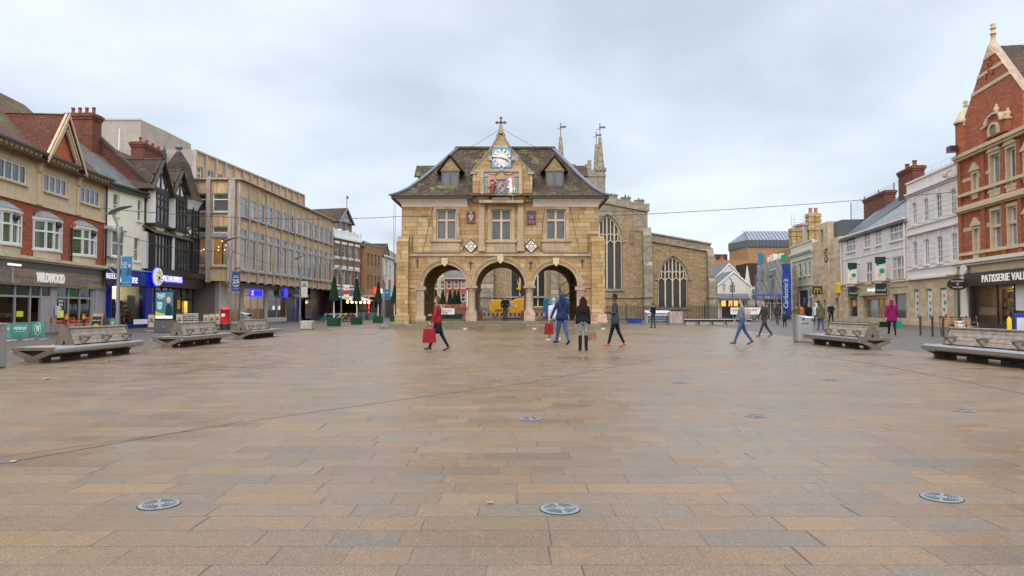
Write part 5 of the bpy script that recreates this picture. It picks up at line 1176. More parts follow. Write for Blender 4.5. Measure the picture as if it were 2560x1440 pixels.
# ================= CHURCH =================
YC=72.0
F=Fac('parish_church','large old stone parish church with battlements, traceried windows and a pinnacled tower',(P(1190,760,YC).x,YC),(P(1780,760,YC).x,YC),'church'); U=F.u; Z=F.z; Lw=F.L
def pt(t,sp,hw,rise):  # pointed arch outline, t in -1..1
    x=abs(t)*hw; Rr=(rise*rise+hw*hw)/(2*hw); cx_=hw-Rr; return math.sqrt(max(Rr*Rr-(x-cx_)**2,0))+sp
def gothic(F,ua,ub,z0,sp,ap,y,lights,ztop_,wallm,outer=None):
    hw=(ub-ua)/2; c=(ua+ub)/2; rise=ap-sp; n=20; mb=MB(); f=lambda u:pt((u-c)/hw,sp,hw,rise)
    for i in range(n):
        a=ua+(ub-ua)*i/n; b=ua+(ub-ua)*(i+1)/n; mb.quad((a,y,f(a)),(b,y,f(b)),(b,y,ztop_),(a,y,ztop_)); mb.quad((b,y,f(b)),(a,y,f(a)),(a,y+.5,f(a)),(b,y+.5,f(b)),1)
    mb.quad((ua,y,z0),(ua,y,sp),(ua,y+.5,sp),(ua,y+.5,z0),1); mb.quad((ub,y+.5,z0),(ub,y+.5,sp),(ub,y,sp),(ub,y,z0),1); mb.quad((ua,y+.5,z0),(ub,y+.5,z0),(ub,y,z0),(ua,y,z0),1)
    F.part(mb,'window_wall',[wallm,'cream_stone_trim'])
    t=MB(); y1=y+.22; w=.09
    us=[ua+(ub-ua)*i/lights for i in range(lights+1)]
    for u in us[1:-1]: t.box(u-.07,u+.07,y1,y1+.18,z0,f(u)-.02 if lights<6 else f(u))
    for a,b in zip(us,us[1:]):
        m_=(a+b)/2; l=(b-a)/2
        pts=[(m_+l*s,sp-.25+ (pt(s,0,1,1.15)*l)) for s in [k/5 for k in range(-5,6)]]
        for p,q in zip(pts,pts[1:]):
            if p[1]<f(p[0]) and q[1]<f(q[0]): t.bar((p[0],y1+.08,p[1]),(q[0],y1+.08,q[1]),.13,.09)
        t.box(m_-.05,m_+.05,y1,y1+.16,sp-.25+l*1.1,max(f(m_)-.02,sp))
        if f(m_)>sp+1.2:
            zz_=sp+.75
            for s2 in(-1,1): t.bar((m_,y1+.08,zz_+.25),(m_+s2*l,y1+.08,zz_),.13,.08)
    pts=[(u,f(u)) for u in [ua+(ub-ua)*i/24 for i in range(25)]]
    for p,q in zip(pts,pts[1:]): t.bar((p[0],y1+.05,p[1]-.05),(q[0],y1+.05,q[1]-.05),.25,.14)
    t.box(ua,ua+.09,y1,y1+.2,z0,sp); t.box(ub-.09,ub,y1,y1+.2,z0,sp)
    o=F.part(t,'tracery_window','cream_stone_trim'); g=MB()
    for i in range(n):
        a=ua+(ub-ua)*i/n; b=ua+(ub-ua)*(i+1)/n; g.quad((a,y1+.15,z0),(b,y1+.15,z0),(b,y1+.15,f(b)),(a,y1+.15,f(a)))
    g.build('pane','glass_church',o)
    hd=MB(); pts=[(c+(u-c)*1.09,f(u)+.18) for u in [ua+(ub-ua)*i/24 for i in range(25)]]
    for p,q in zip(pts,pts[1:]): hd.bar((p[0],y-.05,p[1]),(q[0],y-.05,q[1]),.14,.12)
    hd.box(pts[0][0]-.18,pts[0][0]+.12,y-.16,y,pts[0][1]-.2,pts[0][1]); hd.box(pts[-1][0]-.12,pts[-1][0]+.18,y-.16,y,pts[-1][1]-.2,pts[-1][1]); hd.box(ua-.2,ub+.2,y-.15,y,z0-.25,z0-.0); hd.build('hood_mould','church_grey_stone',o)
zlo=Z(1600,742); nzt=Z(1560,525); 
# nave west wall
wa,wb=U(1481),U(1556); z0,sp,ap=Z(1520,722),Z(1520,606),Z(1520,538)
l2=(U(1340),U(1357)); l3=(U(1281),U(1300))
ne=U(1620)
F.wall(0,ne,0,nzt,[(wa,wb,z0,nzt-.01),(l2[0]-.6,l2[1]+.3,Z(1350,768),Z(1350,768)+6),(l3[0]-.2,l3[1]+1,Z(1350,768),Z(1350,768)+6)],'church_rubble','nave_wall',.5,depth=22,rmat='cream_stone_trim')
gothic(F,wa,wb,z0,sp,ap,0,4,nzt,'church_grey_stone')
for a,b in((l2[0]-.6,l2[1]+.3),(l3[0]-.2,l3[1]+1)): F.window(a,b,Z(1350,768),Z(1350,768)+6,2,1,.1,.14,.25,'cream_stone_trim','glass_church',name='tall_window')
F.part(MB().prism([(U(1480),nzt-.1),(U(1585),nzt-.1),(U(1585),nzt-2.2),(ne,nzt-2.4),(ne,Z(1617,532)),(U(1500),Z(1500,505)),(U(1440),Z(1500,495)),(U(1440),nzt-.1)],-.06,.4),'upper_wall','church_grey_stone')
m=MB(); pa=(U(1430),Z(1500,490)); pb=(ne+.1,Z(1617,528))
m.bar((pa[0],.1,pa[1]),(pb[0],.1,pb[1]),.7,.22); m.bar((pa[0],.1,pa[1]+.35),(pb[0],.1,pb[1]+.35),.4,.6)
for px in(1515,1533,1548,1566,1583,1600,1613):
    u=U(px); f=(u-pa[0])/(pb[0]-pa[0]); z=pa[1]+(pb[1]-pa[1])*f
    if px in(1533,1566,1600): m.box(u-.5,u+.5,-.08,.3,z+.5,z+.92); m.box(u-.55,u+.55,-.14,.36,z+.92,z+1.02)
m.box(pb[0]-.3,pb[0]+.1,-.12,.4,pb[1],pb[1]+.8)
F.part(m,'battlement','church_grey_stone')
rndp=random.Random(5)
m=MB().prism([(U(1575),Z(1580,610)),(U(1586),Z(1580,610)),(U(1586),Z(1580,582)),(U(1580.5),Z(1580,572)),(U(1575),Z(1580,582))],-.1,-.02); F.part(m,'niche','brown_brick')
# plinths and string course
F.part(MB().box(0,ne,-.12,0,zlo-.12,zlo+.08).box(0,ne,-.2,0,0,.5),'plinth','church_grey_stone')
def buttress(a,b,zs_,p0=.9):
    m=MB(); m.prismx([(-p0,0),(-p0,zs_[0]),(-p0*.6,zs_[0]+.5),(-p0*.6,zs_[1]),(-.02,zs_[1]+.9),(0,0)],a,b); m.box(a-.08,b+.08,-p0-.12,0,zlo-.1,zlo+.1); m.box(a-.05,b+.05,-p0*.6-.1,0,zs_[0]+.45,zs_[0]+.6); return F.part(m,'buttress','church_grey_stone')
buttress(U(1607),U(1628),(Z(1615,664),Z(1615,590)),.9); buttress(U(1203),U(1234),(Z(1615,720),Z(1615,640)),1.2); buttress(U(1376),U(1394),(Z(1380,735),Z(1615,600)),1.2)
# aisle
ae=U(1775); azl=Z(1623,600)
aw=(U(1646),U(1720),Z(1680,768),Z(1680,700),Z(1680,642))
F.wall(ne,ae,0,Z(1775,628),[(aw[0],aw[1],aw[2],Z(1775,628)-.01)],'church_rubble','aisle_wall',.5,depth=18)
gothic(F,aw[0],aw[1],aw[2],aw[3],aw[4],0,4,Z(1775,628),'church_rubble')
F.part(MB().prism([(ne,Z(1775,628)-.02),(ae,Z(1775,628)-.02),(ae,Z(1775,622)),(ne,Z(1625,597))],0,.5),'upper_aisle_wall','church_rubble')
m=MB(); m.prism([(ne+.02,Z(1625,600)),(ae+.1,Z(1775,628)),(ae+.1,Z(1775,611)),(ne+.02,Z(1625,583))],-.12,.5); m.bar((ne,.1,Z(1625,582)),(ae+.15,.1,Z(1775,610)),.8,.14); m.bar((ne,.1,Z(1625,601)),(ae+.15,.1,Z(1775,629)),.6,.12); F.part(m,'aisle_parapet','church_grey_stone')
buttress(U(1767),U(1783),(Z(1615,705),Z(1770,640)),1.0)
F.part(MB().prism([(U(1775),0),(U(1792),0),(U(1792),Z(1785,705)),(U(1783),Z(1785,690)),(U(1783),Z(1785,650)),(U(1775),Z(1785,640))],-.3,.9),'corner_buttress','church_grey_stone')
gable(F,-1,ne,2,20,nzt-.5,nzt+1.0,'dark_seam',over=0,name='nave_roof')
# tower
ty=20; ta,tb=U(1395,ty),U(1507,ty); tz=Z(1490,441,ty)
m=MB().box(ta,tb,ty,ty+6.5,0,tz); F.part(m,'tower_wall','church_grey_stone')
m=MB().box(ta-.1,tb+.1,ty-.1,ty+6.6,tz,tz+.2); m.box(ta,tb,ty,ty+.4,tz+.2,tz+.95)
for i in range(7): 
    if i%2==0: x=ta+(tb-ta)*i/6.5; m.box(x,x+(tb-ta)*.1,ty,ty+.35,tz+.95,tz+1.7)
m.box(tb-.4,tb,ty+.4,ty+6.4,tz+.2,tz+.95); F.part(m,'tower_parapet','church_grey_stone')
def pinnacle(u,y,zt_,zb_,r=.75,parent=None):
    m=MB(); m.lathe([(r,zb_),(r,zt_-5.6),(r*1.12,zt_-5.5),(r*1.12,zt_-5.2),(r*.95,zt_-5.1),(r*.98,zt_-4.6),(r*.75,zt_-4.3)],u,y,8,smooth=False,a0=PI/8); m.lathe([(r*.88,zt_-4.6),(r*.62,zt_-2.8),(.2,zt_)],u,y,8,smooth=False,a0=PI/8)
    for k in range(8):
        z=zt_-4.3+k*.55; rr_=r*.72*(1-(k*.55)/5.2)
        for a in range(4): t=PI/4+a*PI/2; m.box(u+rr_*math.cos(t)-.1,u+rr_*math.cos(t)+.1,y+rr_*math.sin(t)-.1,y+rr_*math.sin(t)+.1,z,z+.2)
    for a in range(8): t=a*PI/4; m.box(u+r*.95*math.cos(t)-.16,u+r*.95*math.cos(t)+.16,y+r*.95*math.sin(t)-.16,y+r*.95*math.sin(t)+.16,zt_-4.7,zt_-4.25)
    p=F.part(m,'pinnacle','church_grey_stone')
    v=MB().tube((u,y,zt_),(u,y,zt_+1.7),.05,n=6).box(u-.5,u+.1,y-.02,y+.02,zt_+1.05,zt_+1.12).prism([(u-.1,zt_+1.2),(u+.75,zt_+1.25),(u+.75,zt_+1.5),(u-.1,zt_+1.45)],y-.02,y+.02).lathe([(.01,zt_+1.7),(.12,zt_+1.8),(.01,zt_+1.9)],u,y,6); v.build('weather_vane','oak_end',p)
pinnacle(U(1501.5,ty+.5),ty+.5,Z(1501,343,ty+.5),tz-9,.72); pinnacle(U(1402.5,ty+.5),ty+.5,Z(1402,342,ty+.5),tz-3,.72); pinnacle(U(1492,ty+6),ty+6,Z(1492,361,ty+6),tz-1,.6)
m=MB().box(U(1471,ty),U(1480,ty),ty+.1,ty+.5,tz+.5,Z(1475,400,ty)); F.part(m,'stair_turret','church_grey_stone')

# iron railings round the churchyard
def railing(name,label,x0,x1,y,zt_,step=.15,gaps=()):
    t=thing(name,label,'railing',(x0,y,0)); m=MB(); L_=x1-x0; n=int(L_/step)
    for i in range(n): 
        x=i*step
        if any(a<x<b for a,b in gaps): continue
        m.box(x-.025,x+.025,-.015,.015,.12,zt_-.08); m.prism([(x-.032,zt_-.08),(x+.032,zt_-.08),(x,zt_+.06)],-.012,.012)
    for z in(.22,zt_-.28): m.box(0,L_,-.02,.02,z,z+.05)
    m.build('railing_panel','iron',t)
    for i in range(int(L_/2.6)+1): 
        x=min(i*2.6,L_); MB().box(x-.04,x+.04,-.04,.04,0,zt_+.1).lathe([(.02,zt_+.1),(.06,zt_+.15),(.02,zt_+.22)],x,0,8).build('post','iron',t)
    MB().box(-.1,L_+.1,-.15,.15,0,.12).build('kerb','step_stone',t); return t
railing('iron_railing','long black iron railing with spikes right of the market hall in front of the church',P(1500,760,68).x,P(1900,760,68).x,68,1.65)
railing('iron_railing','black iron railing in front of the church seen through the market hall arches',P(1130,760,67.5).x,P(1420,760,67.5).x,67.5,1.5)
def banner(px0,px1,py0,py1,Y,label):
    a,b=P(px0,py1,Y),P(px1,py0,Y); t=thing('sale_banner',label,'banner',((a.x+b.x)/2,Y,a.z)); w=b.x-a.x; h=b.z-a.z; m=MB(); n=14
    for i in range(n):
        x0,x1=-w/2+w*i/n,-w/2+w*(i+1)/n; s=lambda x:.05*math.sin(x*5); m.quad((x0,s(x0),0),(x1,s(x1),0),(x1,s(x1),h),(x0,s(x0),h)); 
    m.build('cloth','white_paint',t); text(t,'CHARITY CHRISTMAS CARDS\nON SALE HERE',-w*.05,h*.5,w*.8,h*.62,-.07,'barrier_red')
banner(1826,1903,769,786,67.7,'white banner with red lettering tied to the railing before the gabled white shop'); banner(1087,1136,771,786,66,'white banner with red lettering seen through the left arch of the market hall')
# works plant behind the hall
Yw=60
a=P(1224,790,Yw); b=P(1306,748,Yw)
E=thing('excavator','yellow and orange mini excavator with raised arm behind the middle arch','excavator',(P(1280,760,Yw).x,Yw,0))
def lx(px): return P(px,760,Yw).x-E.location.x
def lz(py): return P(1280,py,Yw).z
MB().prism([(lx(1272),lz(790)),(lx(1330),lz(790)),(lx(1330),lz(745)),(lx(1290),lz(747)),(lx(1274),lz(755))],-.6,.7).build('body','amber_orange',E,.06)
MB().prism([(lx(1224),lz(762)),(lx(1228),lz(750)),(lx(1270),lz(750)),(lx(1270),lz(787)),(lx(1232),lz(784)),(lx(1224),lz(776))],-.5,-.3).build('counterweight_panel','excavator_yellow',E,.04)
text(E,'MATSP',(lx(1240)+lx(1264))/2,lz(776),lx(1264)-lx(1238),.25,-.52,'iron')
MB().disc(lx(1280),-.61,lz(762),.12,12,.03,rz=.17).build('filler_cap','dish_grey',E); MB().box(lx(1287),lx(1291),-.63,-.6,lz(769),lz(762)).build('sticker','white_paint',E)
m=MB().prism([(lx(1292),lz(697)),(lx(1302),lz(718)),(lx(1301),lz(726)),(lx(1290),lz(722)),(lx(1296),lz(717))],-.1,.1); m.build('arm','excavator_yellow',E); MB().bar((lx(1300),0,lz(724)),(lx(1305),0,lz(750)),.12,.14).bar((lx(1297),0,lz(724)),(lx(1298),0,lz(748)),.06,.06).build('hydraulic_ram','iron',E)
for s_ in(-.5,.5): 
    MB().prism([(-.9,.05),(1.2,.05),(1.4,.25),(1.2,.5),(-.9,.5),(-1.1,.25)],s_-.18,s_+.18).build('track','tyre_black',E,.05)
C=thing('compressor','blue towed compressor unit behind the right arch','compressor',(P(1385,760,Yw).x,Yw,0)); X=C.location.x
MB().prism([(P(1360,760,Yw).x-X,lz(788)),(1.3,lz(788)),(1.3,lz(746)),(P(1364,760,Yw).x-X,lz(746)),(P(1359,760,Yw).x-X,lz(752))],-.5,.7).build('canopy','machine_blue',C,.05)
MB().box(-.5,.2,-.53,-.51,lz(760),lz(753)).box(-.1,1.0,-.53,-.51,lz(775),lz(773)).build('vent_panel','cast_stone',C); text(C,'DEMOLIT',.1,lz(750),1.0,.16,-.53,'white_paint'); MB().tube((-.3,-.55,.3),(-.3,.75,.3),.28,n=14).build('wheel','tyre_black',C); MB().box(-1,1.2,-.4,.6,.3,.62).build('chassis','planter_grey',C)
for px0,px1,lb in((1203,1306,'red and white works barrier behind the middle arch'),(1334,1398,'red and white works barrier behind the right arch')):
    a=P(px0,760,56).x; b=P(px1,760,56).x; B=thing('works_barrier',lb,'barrier',(a,56,0),group='works barriers'); n=int((b-a)/.35)*2+1; z=P(1280,786,56).z
    for c in(0,1):
        m=MB(); 
        for i in range(n):
            if i%2==c: m.box((b-a)*i/n,(b-a)*(i+1)/n,-.03,.03,z-.13,z+.13)
        m.build('board_stripe',['barrier_white','barrier_red'][c],B)
    for x in(0.05,b-a-.05): MB().box(x-.06,x+.06,-.05,.05,0,z+.3).box(x-.08,x+.08,-.3,.3,0,.1).build('post','barrier_red',B)
U=None
cab=thing('vent_cabinet','low grey metal cabinet with slatted front beside the church railings','cabinet',(P(1618,760,60).x,60,0)); wd=P(1680,760,60).x-P(1618,760,60).x
MB().box(0,wd,0,1.0,0,.85).prismx([(-.05,.95),(1.1,1.15),(1.1,.85),(0,.85)],-.05,wd+.0).build('case','dish_grey',cab)
m=MB(); 
for i in range(5): m.prismx([(-.08,.12+i*.15),(-.0,.2+i*.15),(-.0,.08+i*.15)],.08,wd-.08)
m.build('louvre','brushed_steel',cab); MB().box(.05,wd-.05,-.01,0,.05,.82).build('dark_back','planter_grey',cab)
sb=thing('stone_bin','square grey stone block bin to the right of the slatted cabinet','bin',(P(1688,760,59.5).x,59.5,0)); MB().box(-.55,.55,-.4,.4,0,1.05).build('block','fin_concrete',sb,.03)
for px,c_,l in((1577,'shop_blue','darker'),(1595,'banner_blue','brighter')):
    t=thing('blue_crate','%s blue plastic crate on the ground at the foot of the railings'%l,'crate',(P(px,760,62).x,62,0),group='blue crates'); MB().prism([(-.28,0),(.28,0),(.33,.38),(-.33,.38)],-.2,.2).box(-.36,.36,-.23,.23,.38,.43).build('crate_body',c_,t)
# ================= RIGHT SIDE =================
# far cluster between church and right row
YH=95.0
def FX(name,label,px0,px1,Y,cat='building',Y1=None): return Fac(name,label,(P(px0,760,Y).x,Y),(P(px1,760,Y1 or Y).x,Y1 or Y),cat)
F=FX('gabled_white_shop','white boarded gabled shop with dark awning and amber lit windows beside the church',1793,1876,YH); U=F.u; Z=F.z; Lw=F.L
ze=Z(1800,712); ap=Z(1832,677)
zf=Z(1830,735)
F.wall(0,Lw,zf,ze,[(U(1824),U(1839),Z(1830,732),Z(1830,713))],'white_render',depth=9); F.window(U(1824),U(1839),Z(1830,732),Z(1830,713),4,4,.05,.04,.05,'white_paint','glass_window')
gable(F,0,Lw,0,9,ze,ap,'dark_seam',axis='b',wmat='white_render',bmat='white_paint',over=.15)
m=MB(); 
for i in range(9): m.box(0,Lw,-.012,0,zf+i*.25,zf+i*.25+.02)
F.part(m,'board_joints','pale_terracotta')
F.wall(0,Lw,0,zf,[(.6,Lw-.9,.02,zf-.5)],'white_render','shop_wall',.3)
F.part(MB().slab((-.1,-1.2,zf-.62),(Lw-.5,-1.2,zf-.62),(Lw-.3,0,zf+.05),(-.1,0,zf+.05),.08).box(0,Lw-.4,-1.2,-1.15,zf-.95,zf-.6),'awning','planter_grey'); F.text('FARRANTS JEWELLERS',(Lw-.6)/2,zf-.2,2.8,.16,-.72,'dish_grey')
F.part(MB().box(.6,Lw-.9,.1,.2,.02,zf-.5),'shopfront','black_timber')
for p0,p1 in((1804,1815),(1822,1832),(1835,1845)): F.part(MB().box(U(p0),U(p1),.05,.09,Z(1810,766),Z(1810,750)),'lit_window','window_amber')
F.part(MB().tube((U(1809),-.3,Z(1809,728)),(U(1809),-.3,Z(1809,709)),.04).bar((U(1803),-.3,Z(1809,712)),(U(1814),-.3,Z(1809,712)),.06,.06),'hanging_sign','iron')
F2=FX('white_gabled_house','taller plain white gabled house behind the boarded shop',1770,1876,101); Z=F2.z; ap=Z(1818,658); gable(F2,0,F2.L,0,8,Z(1786,712),ap,'dark_seam',axis='b',wmat='white_render',bmat='white_paint',over=.1); F2.wall(0,F2.L,0,Z(1786,712),[],'white_render',depth=8)
F=FX('dark_tiled_house','house with steep dark tiled roof and white side gable beside the scaffolded building',1863,1898,97); U=F.u; Z=F.z; Lw=F.L
F.part(MB().prism([(U(1875),0),(Lw,0),(Lw,Z(1880,713)),(U(1875),Z(1880,713))],0,6),'wall','white_render'); F.part(MB().prism([(0,Z(1870,708)),(U(1877),Z(1870,715)),(U(1869),Z(1870,664))],-.1,.2),'gable_wall','white_render')
F.part(MB().prism([(U(1877),Z(1880,714)),(Lw+1.5,Z(1880,714)),(Lw+1.5,Z(1880,658)),(U(1869),Z(1880,658))],-.15,5),'roof','plain_tiles'); F.window(U(1879),U(1888),Z(1880,750),Z(1880,722),1,2,fm='white_paint',gm='glass_sash',y=-.06)
# scaffolded building
F=FX('scaffolded_building','building wrapped in grey scaffold sheeting with a faded blue strip',1893,1956,92,Y1=86); U=F.u; Z=F.z; Lw=F.L
zt=Z(1900,662); F.part(MB().box(.2,Lw-.6,.6,2.4,0,zt-.5),'wall','church_grey_stone')
m=MB(); nx,nz=26,14; z0=Z(1910,742)
vs=[];fs=[]
for j in range(nz+1):
    for i in range(nx+1): x=Lw*i/nx; z=z0+(zt+.5*(i/nx)-z0)*j/nz; vs.append((x,.12*math.sin(i*1.3+j*.4)*math.sin(j*.9)-.03*(i%2),z))
for j in range(nz):
    for i in range(nx): k=j*(nx+1)+i; fs.append((k,k+1,k+nx+2,k+nx+1))
m.add(vs,fs,0,True); m.box(.0,.02,0,3,z0,zt); F.part(m,'sheeting','scaffold_sheet')
for u0,u1,a,b in((.18,.27,700,675),(.55,.66,735,700),(.5,.75,690,672)): F.part(MB().box(Lw*u0,Lw*u1,-.22,-.17,Z(1920,a),Z(1920,b)),'dark_opening','seam_metal')
F.part(MB().box(-.1,Lw,-.3,-.2,Z(1900,750),Z(1900,736)),'printed_strip','faded_blue'); F.text('TO LET   ENOBEL   LTD',Lw*.45,Z(1915,744),Lw*.75,.38,-.33,'dish_grey'); F.part(MB().box(-.35,-.05,-.1,.0,.5,zt-1.2),'side_banner','faded_blue')
m=MB()
for i in range(8): x=Lw*i/7; m.tube((x,-.1,0),(x,-.1,z0),.04,n=6)
for z in(2.0,z0): m.tube((-.1,-.12,z),(Lw+.1,-.12,z),.035,n=6)
for i in range(3): m.tube((Lw*(.1+.3*i),-.3,0),(Lw*(.3+.3*i),-.3,z0),.03,n=6)
F.part(m,'scaffold_poles','dish_grey')
F.part(MB().box(.3,Lw,1.0,1.1,0,z0),'ground_floor','brown_brick')
m=MB(); rnd=random.Random(4)
for i in range(9): x=Lw*i/9+.2; m.box(x,x+rnd.uniform(.2,.6),.2,.8,zt+.2,zt+rnd.uniform(.5,1.3),rnd.randrange(4))
F.part(m,'roof_clutter',['terracotta_pot','white_render','cream_paint','bright_green']); F.part(MB().box(.15,1.2,.1,.3,zt+.1,zt+1.6),'teal_sheet','machine_blue')
B=FX('tall_blue_banner','tall deep blue vertical banner with white script hanging on scaffold',1956,1978,86,'banner',84.5); w=B.L; z0,z1=B.z(1960,790),B.z(1960,660)
m=MB(); n=10
vs=[];fs=[]
for j in range(21):
    for i in range(n+1): vs.append((w*i/n,.05*math.sin(i*.9+j*.5)+.06*math.sin(j*.8+i*.3),z0+(z1-z0)*j/20))
for j in range(20):
    for i in range(n): k=j*(n+1)+i; fs.append((k,k+1,k+n+2,k+n+1))
m.add(vs,fs,0,True); B.part(m,'cloth','banner_blue'); text(B.root,"Carluccio's",w*.5,z0+(z1-z0)*.43,(z1-z0)*.56,w*.55,-.16,'white_paint',rot=PI/2,shear=.35)
MB().box(-.06,0,.05,.15,0,z1+.3).box(w,w+.06,.05,.15,0,z1+.3).build('pole','dish_grey',B.root)
# theatre and brown walls behind
F=FX('theatre','large brown brick theatre block with faceted grey metal roof',1823,1985,150); U=F.u; Z=F.z; Lw=F.L
za=Z(1870,617); c=U(1872)
m=MB().prismz([(3,9),(c,0),(Lw+12,0),(Lw+12,40),(14,40)],0,za); F.part(m,'brick_wall','tan_brick')
zb=Z(1900,600); zt=Z(1900,573)
F.part(MB().prismz([(2.7,8.8),(c,-.3),(Lw+12,-.3),(Lw+12,40),(14,40)],za,zb),'metal_band','dark_seam')
r_=MB(); c2=U(1876); 
r_.quad((c,-.3,zb),(Lw+12,-.3,zb),(Lw+12,4,zt),(c2+.5,4,zt)); r_.quad((2.7,8.8,zb),(c,-.3,zb),(c2+.5,4,zt),(5.4,12,Z(1830,592))); r_.quad((5.4,12,Z(1830,592)),(c2+.5,4,zt),(Lw+12,4,zt),(Lw+12,16,zt))
for i in range(28): x=c+(Lw+12-c)*i/28; r_.bar((x,-.35,zb),(x+.3,3.95,zt+.02),.1,.12,1); r_.bar((x,-.35,za),(x,-.35,zb),.1,.1,1)
for i in range(9): f=i/9; r_.bar((2.7+(c-2.7)*f,8.8-9.1*f-.05,zb),(5.4+(c2-4.9)*f,12-8*f,Z(1830,592)+(zt-Z(1830,592))*f),.1,.12,1)
F.part(r_,'metal_roof',['seam_metal','dark_seam'])
F=FX('brown_brick_block','low brown brick block with red gables behind the white gabled shop',1772,1868,125); U=F.u; Z=F.z; Lw=F.L
F.part(MB().box(0,Lw,0,6,0,Z(1800,652)),'wall','tan_brick'); F.part(MB().box(U(1772),U(1822),.5,5,Z(1800,652),Z(1800,635)),'roof','plum_brown')
for p in(1787,1807): F.part(MB().prism([(U(p-8),Z(1800,652)),(U(p+8),Z(1800,652)),(U(p),Z(1800,636))],.2,.48),'red_gable','clay_red')
F.part(MB().box(U(1855)-8,U(1868)+8,-.5,-.1,0,Z(1800,651)),'brick_wing','tan_brick')
# chimney stacks beyond
F=FX('chimney_house','house with two tall yellow brick chimney stacks and scaffold rails',1978,2060,100); U=F.u; Z=F.z
F.part(MB().box(0,F.L+2,0,6,0,Z(2000,622)),'wall','tan_brick')
for a,b,t,bz,n in((1981,2007,570,614,1),(2024,2056,533,600,2)):
    x0,x1=U(a),U(b); z1=Z(2000,t); z0=Z(2000,bz)-3; m=MB()
    for k in range(2): xa=x0+(x1-x0)*k/2+.05; xb=x0+(x1-x0)*(k+1)/2-.05; m.box(xa,xb,0,1.2,z0,z1-.3); m.box(xa-.08,xb+.08,-.1,1.3,z1-1.2,z1-1.0); m.box(xa-.1,xb+.1,-.1,1.3,z1-.5,z1-.35); m.box(xa-.03,xb+.03,-.05,1.25,z1-.35,z1)
    m.box(x0-.1,x1+.1,-.12,1.3,z0+1.5,z0+1.7)
    if n==2: m.box(x0-.15,x1+.15,-.15,1.35,Z(2000,575),Z(2000,566))
    ch=F.part(m,'chimney','gold_ashlar')
    if n==2:
        for k in(.3,.72): MB().lathe([(.28,z1),(.24,z1+.7),(.28,z1+.75),(.28,z1+.85)],x0+(x1-x0)*k,.6,10).build('chimney_pot','terracotta_pot',ch)
m=MB()
for z in(Z(2000,556),Z(2000,549),Z(2000,560)): m.tube((U(1978),.2,z),(U(2060),.2,z),.04,n=5)
for p in(1983,1990,2012,2046): m.tube((U(p),.2,Z(2000,600)),(U(p),.2,Z(2000,535)),.04,n=5)
F.part(m,'scaffold_rail','dish_grey')
F.part(MB().box(U(2008),U(2023),.2,3,Z(2000,610),Z(2000,560)).box(U(2006),U(2026),0,3.2,Z(2000,563),Z(2000,558)),'roof_room','brown_stone')
# ---- right row plane ----
def RR(px): Y=23.1*FP/(px-1280-.1605*FP); return (23.1+.1605*Y,Y)
# sage classical building
F=Fac('sage_building','small sage green classical building with parapet and blue doorway poster',RR(1978),RR(2032.5)); U=F.u; Z=F.z; Lw=F.L
zt=Z(1980,619); zc=Z(1980,640); zc2=Z(1980,656)
wz=(Z(1986,695),Z(1986,664)); ws=[(U(1986),U(1991)),(U(1998),U(2004.5)),(U(2010.5),U(2017)),(U(2022),U(2027.5))]
gd=(U(1998),U(2020),.02,Z(2000,727)); 
F.wall(0,Lw,0,zt,[(a,b,wz[0],wz[1]) for a,b in ws]+[gd,(U(1985),U(1993),.4,Z(1988,745)),(U(2023),U(2030),.4,Z(2026,745))],'sage_render',depth=10,reveal=.15)
for a,b in ws: F.window(a,b,wz[0],wz[1],1,2,.07,.05,.06,'white_paint','glass_sash',sill='x',sillm='sage_render')
m=MB().box(-.1,Lw+.05,-.3,0,zc-.05,zc+.18).box(-.05,Lw,-.15,0,zc-.25,zc-.05).box(-.05,Lw,-.14,0,zc2-.06,zc2+.08).box(0,Lw,-.08,0,Z(2000,716)-.05,Z(2000,716)+.12).box(-.1,Lw,-.1,.3,zt-.02,zt+.15)
F.part(m,'cornice','sage_render'); F.part(MB().box(gd[0],gd[1],.12,.16,.02,gd[3]),'doorway_poster','banner_navy'); F.text('))',(gd[0]+gd[1])/2,2.2,.7,1.2,.1,'dish_grey')
for a,b in((U(1985),U(1993)),(U(2023),U(2030))): F.part(MB().box(a,b,.1,.14,.4,Z(1988,745)),'ground_window','glass_window'); F.part(MB().disc((a+b)/2,-.0,Z(1988,733),(b-a)*.4,14,.02,rz=.55),'arched_niche','church_grey_stone')
# stone clock building
F=Fac('clock_building','tall beige stone building with stick clock and yellow letter signs',RR(2032.5),RR(2105)); U=F.u; Z=F.z; Lw=F.L
za=Z(2034,606); zb=Z(2060,560); zc_=Z(2104,590)
d1=(U(2040),U(2057),.02,Z(2045,752)); d2=(U(2066),U(2072),.02,Z(2066,750)); d3=(U(2092),U(2100),.02,Z(2092,745))
F.wall(0,U(2058),0,za,[d1],'beige_ashlar','wall',.4,depth=10); F.wall(U(2058),U(2080),0,zb,[d2,(U(2061),U(2068),Z(2064,608),Z(2064,573))],'beige_ashlar','tower_wall',.4,depth=8,y=-.35); F.wall(U(2080),Lw,0,zc_,[d3],'beige_ashlar','wing_wall',.4,depth=10,y=-.15)
F.part(MB().box(U(2061),U(2068),-.0,.04,Z(2064,608),Z(2064,573)),'slot_window','glass_window'); F.part(MB().box(U(2080)+.02,U(2100),.3,5,zc_,Z(2080,556)),'roof_box','dark_seam')
for d,n in((d1,'entrance_door'),(d2,'side_door'),(d3,'narrow_window')): F.part(MB().box(d[0],d[1],.2 if n!='side_door' else .0,.25,.02,d[3]),n,'glass_tan')
F.part(MB().slab((-.0,0,za),(U(2058),0,za),(U(2058),4,za+1.6),(0,4,za+1.6),.1),'roof','seam_metal')
cu,cz=U(2067,-.4),Z(2067,638,-.4); m=MB()
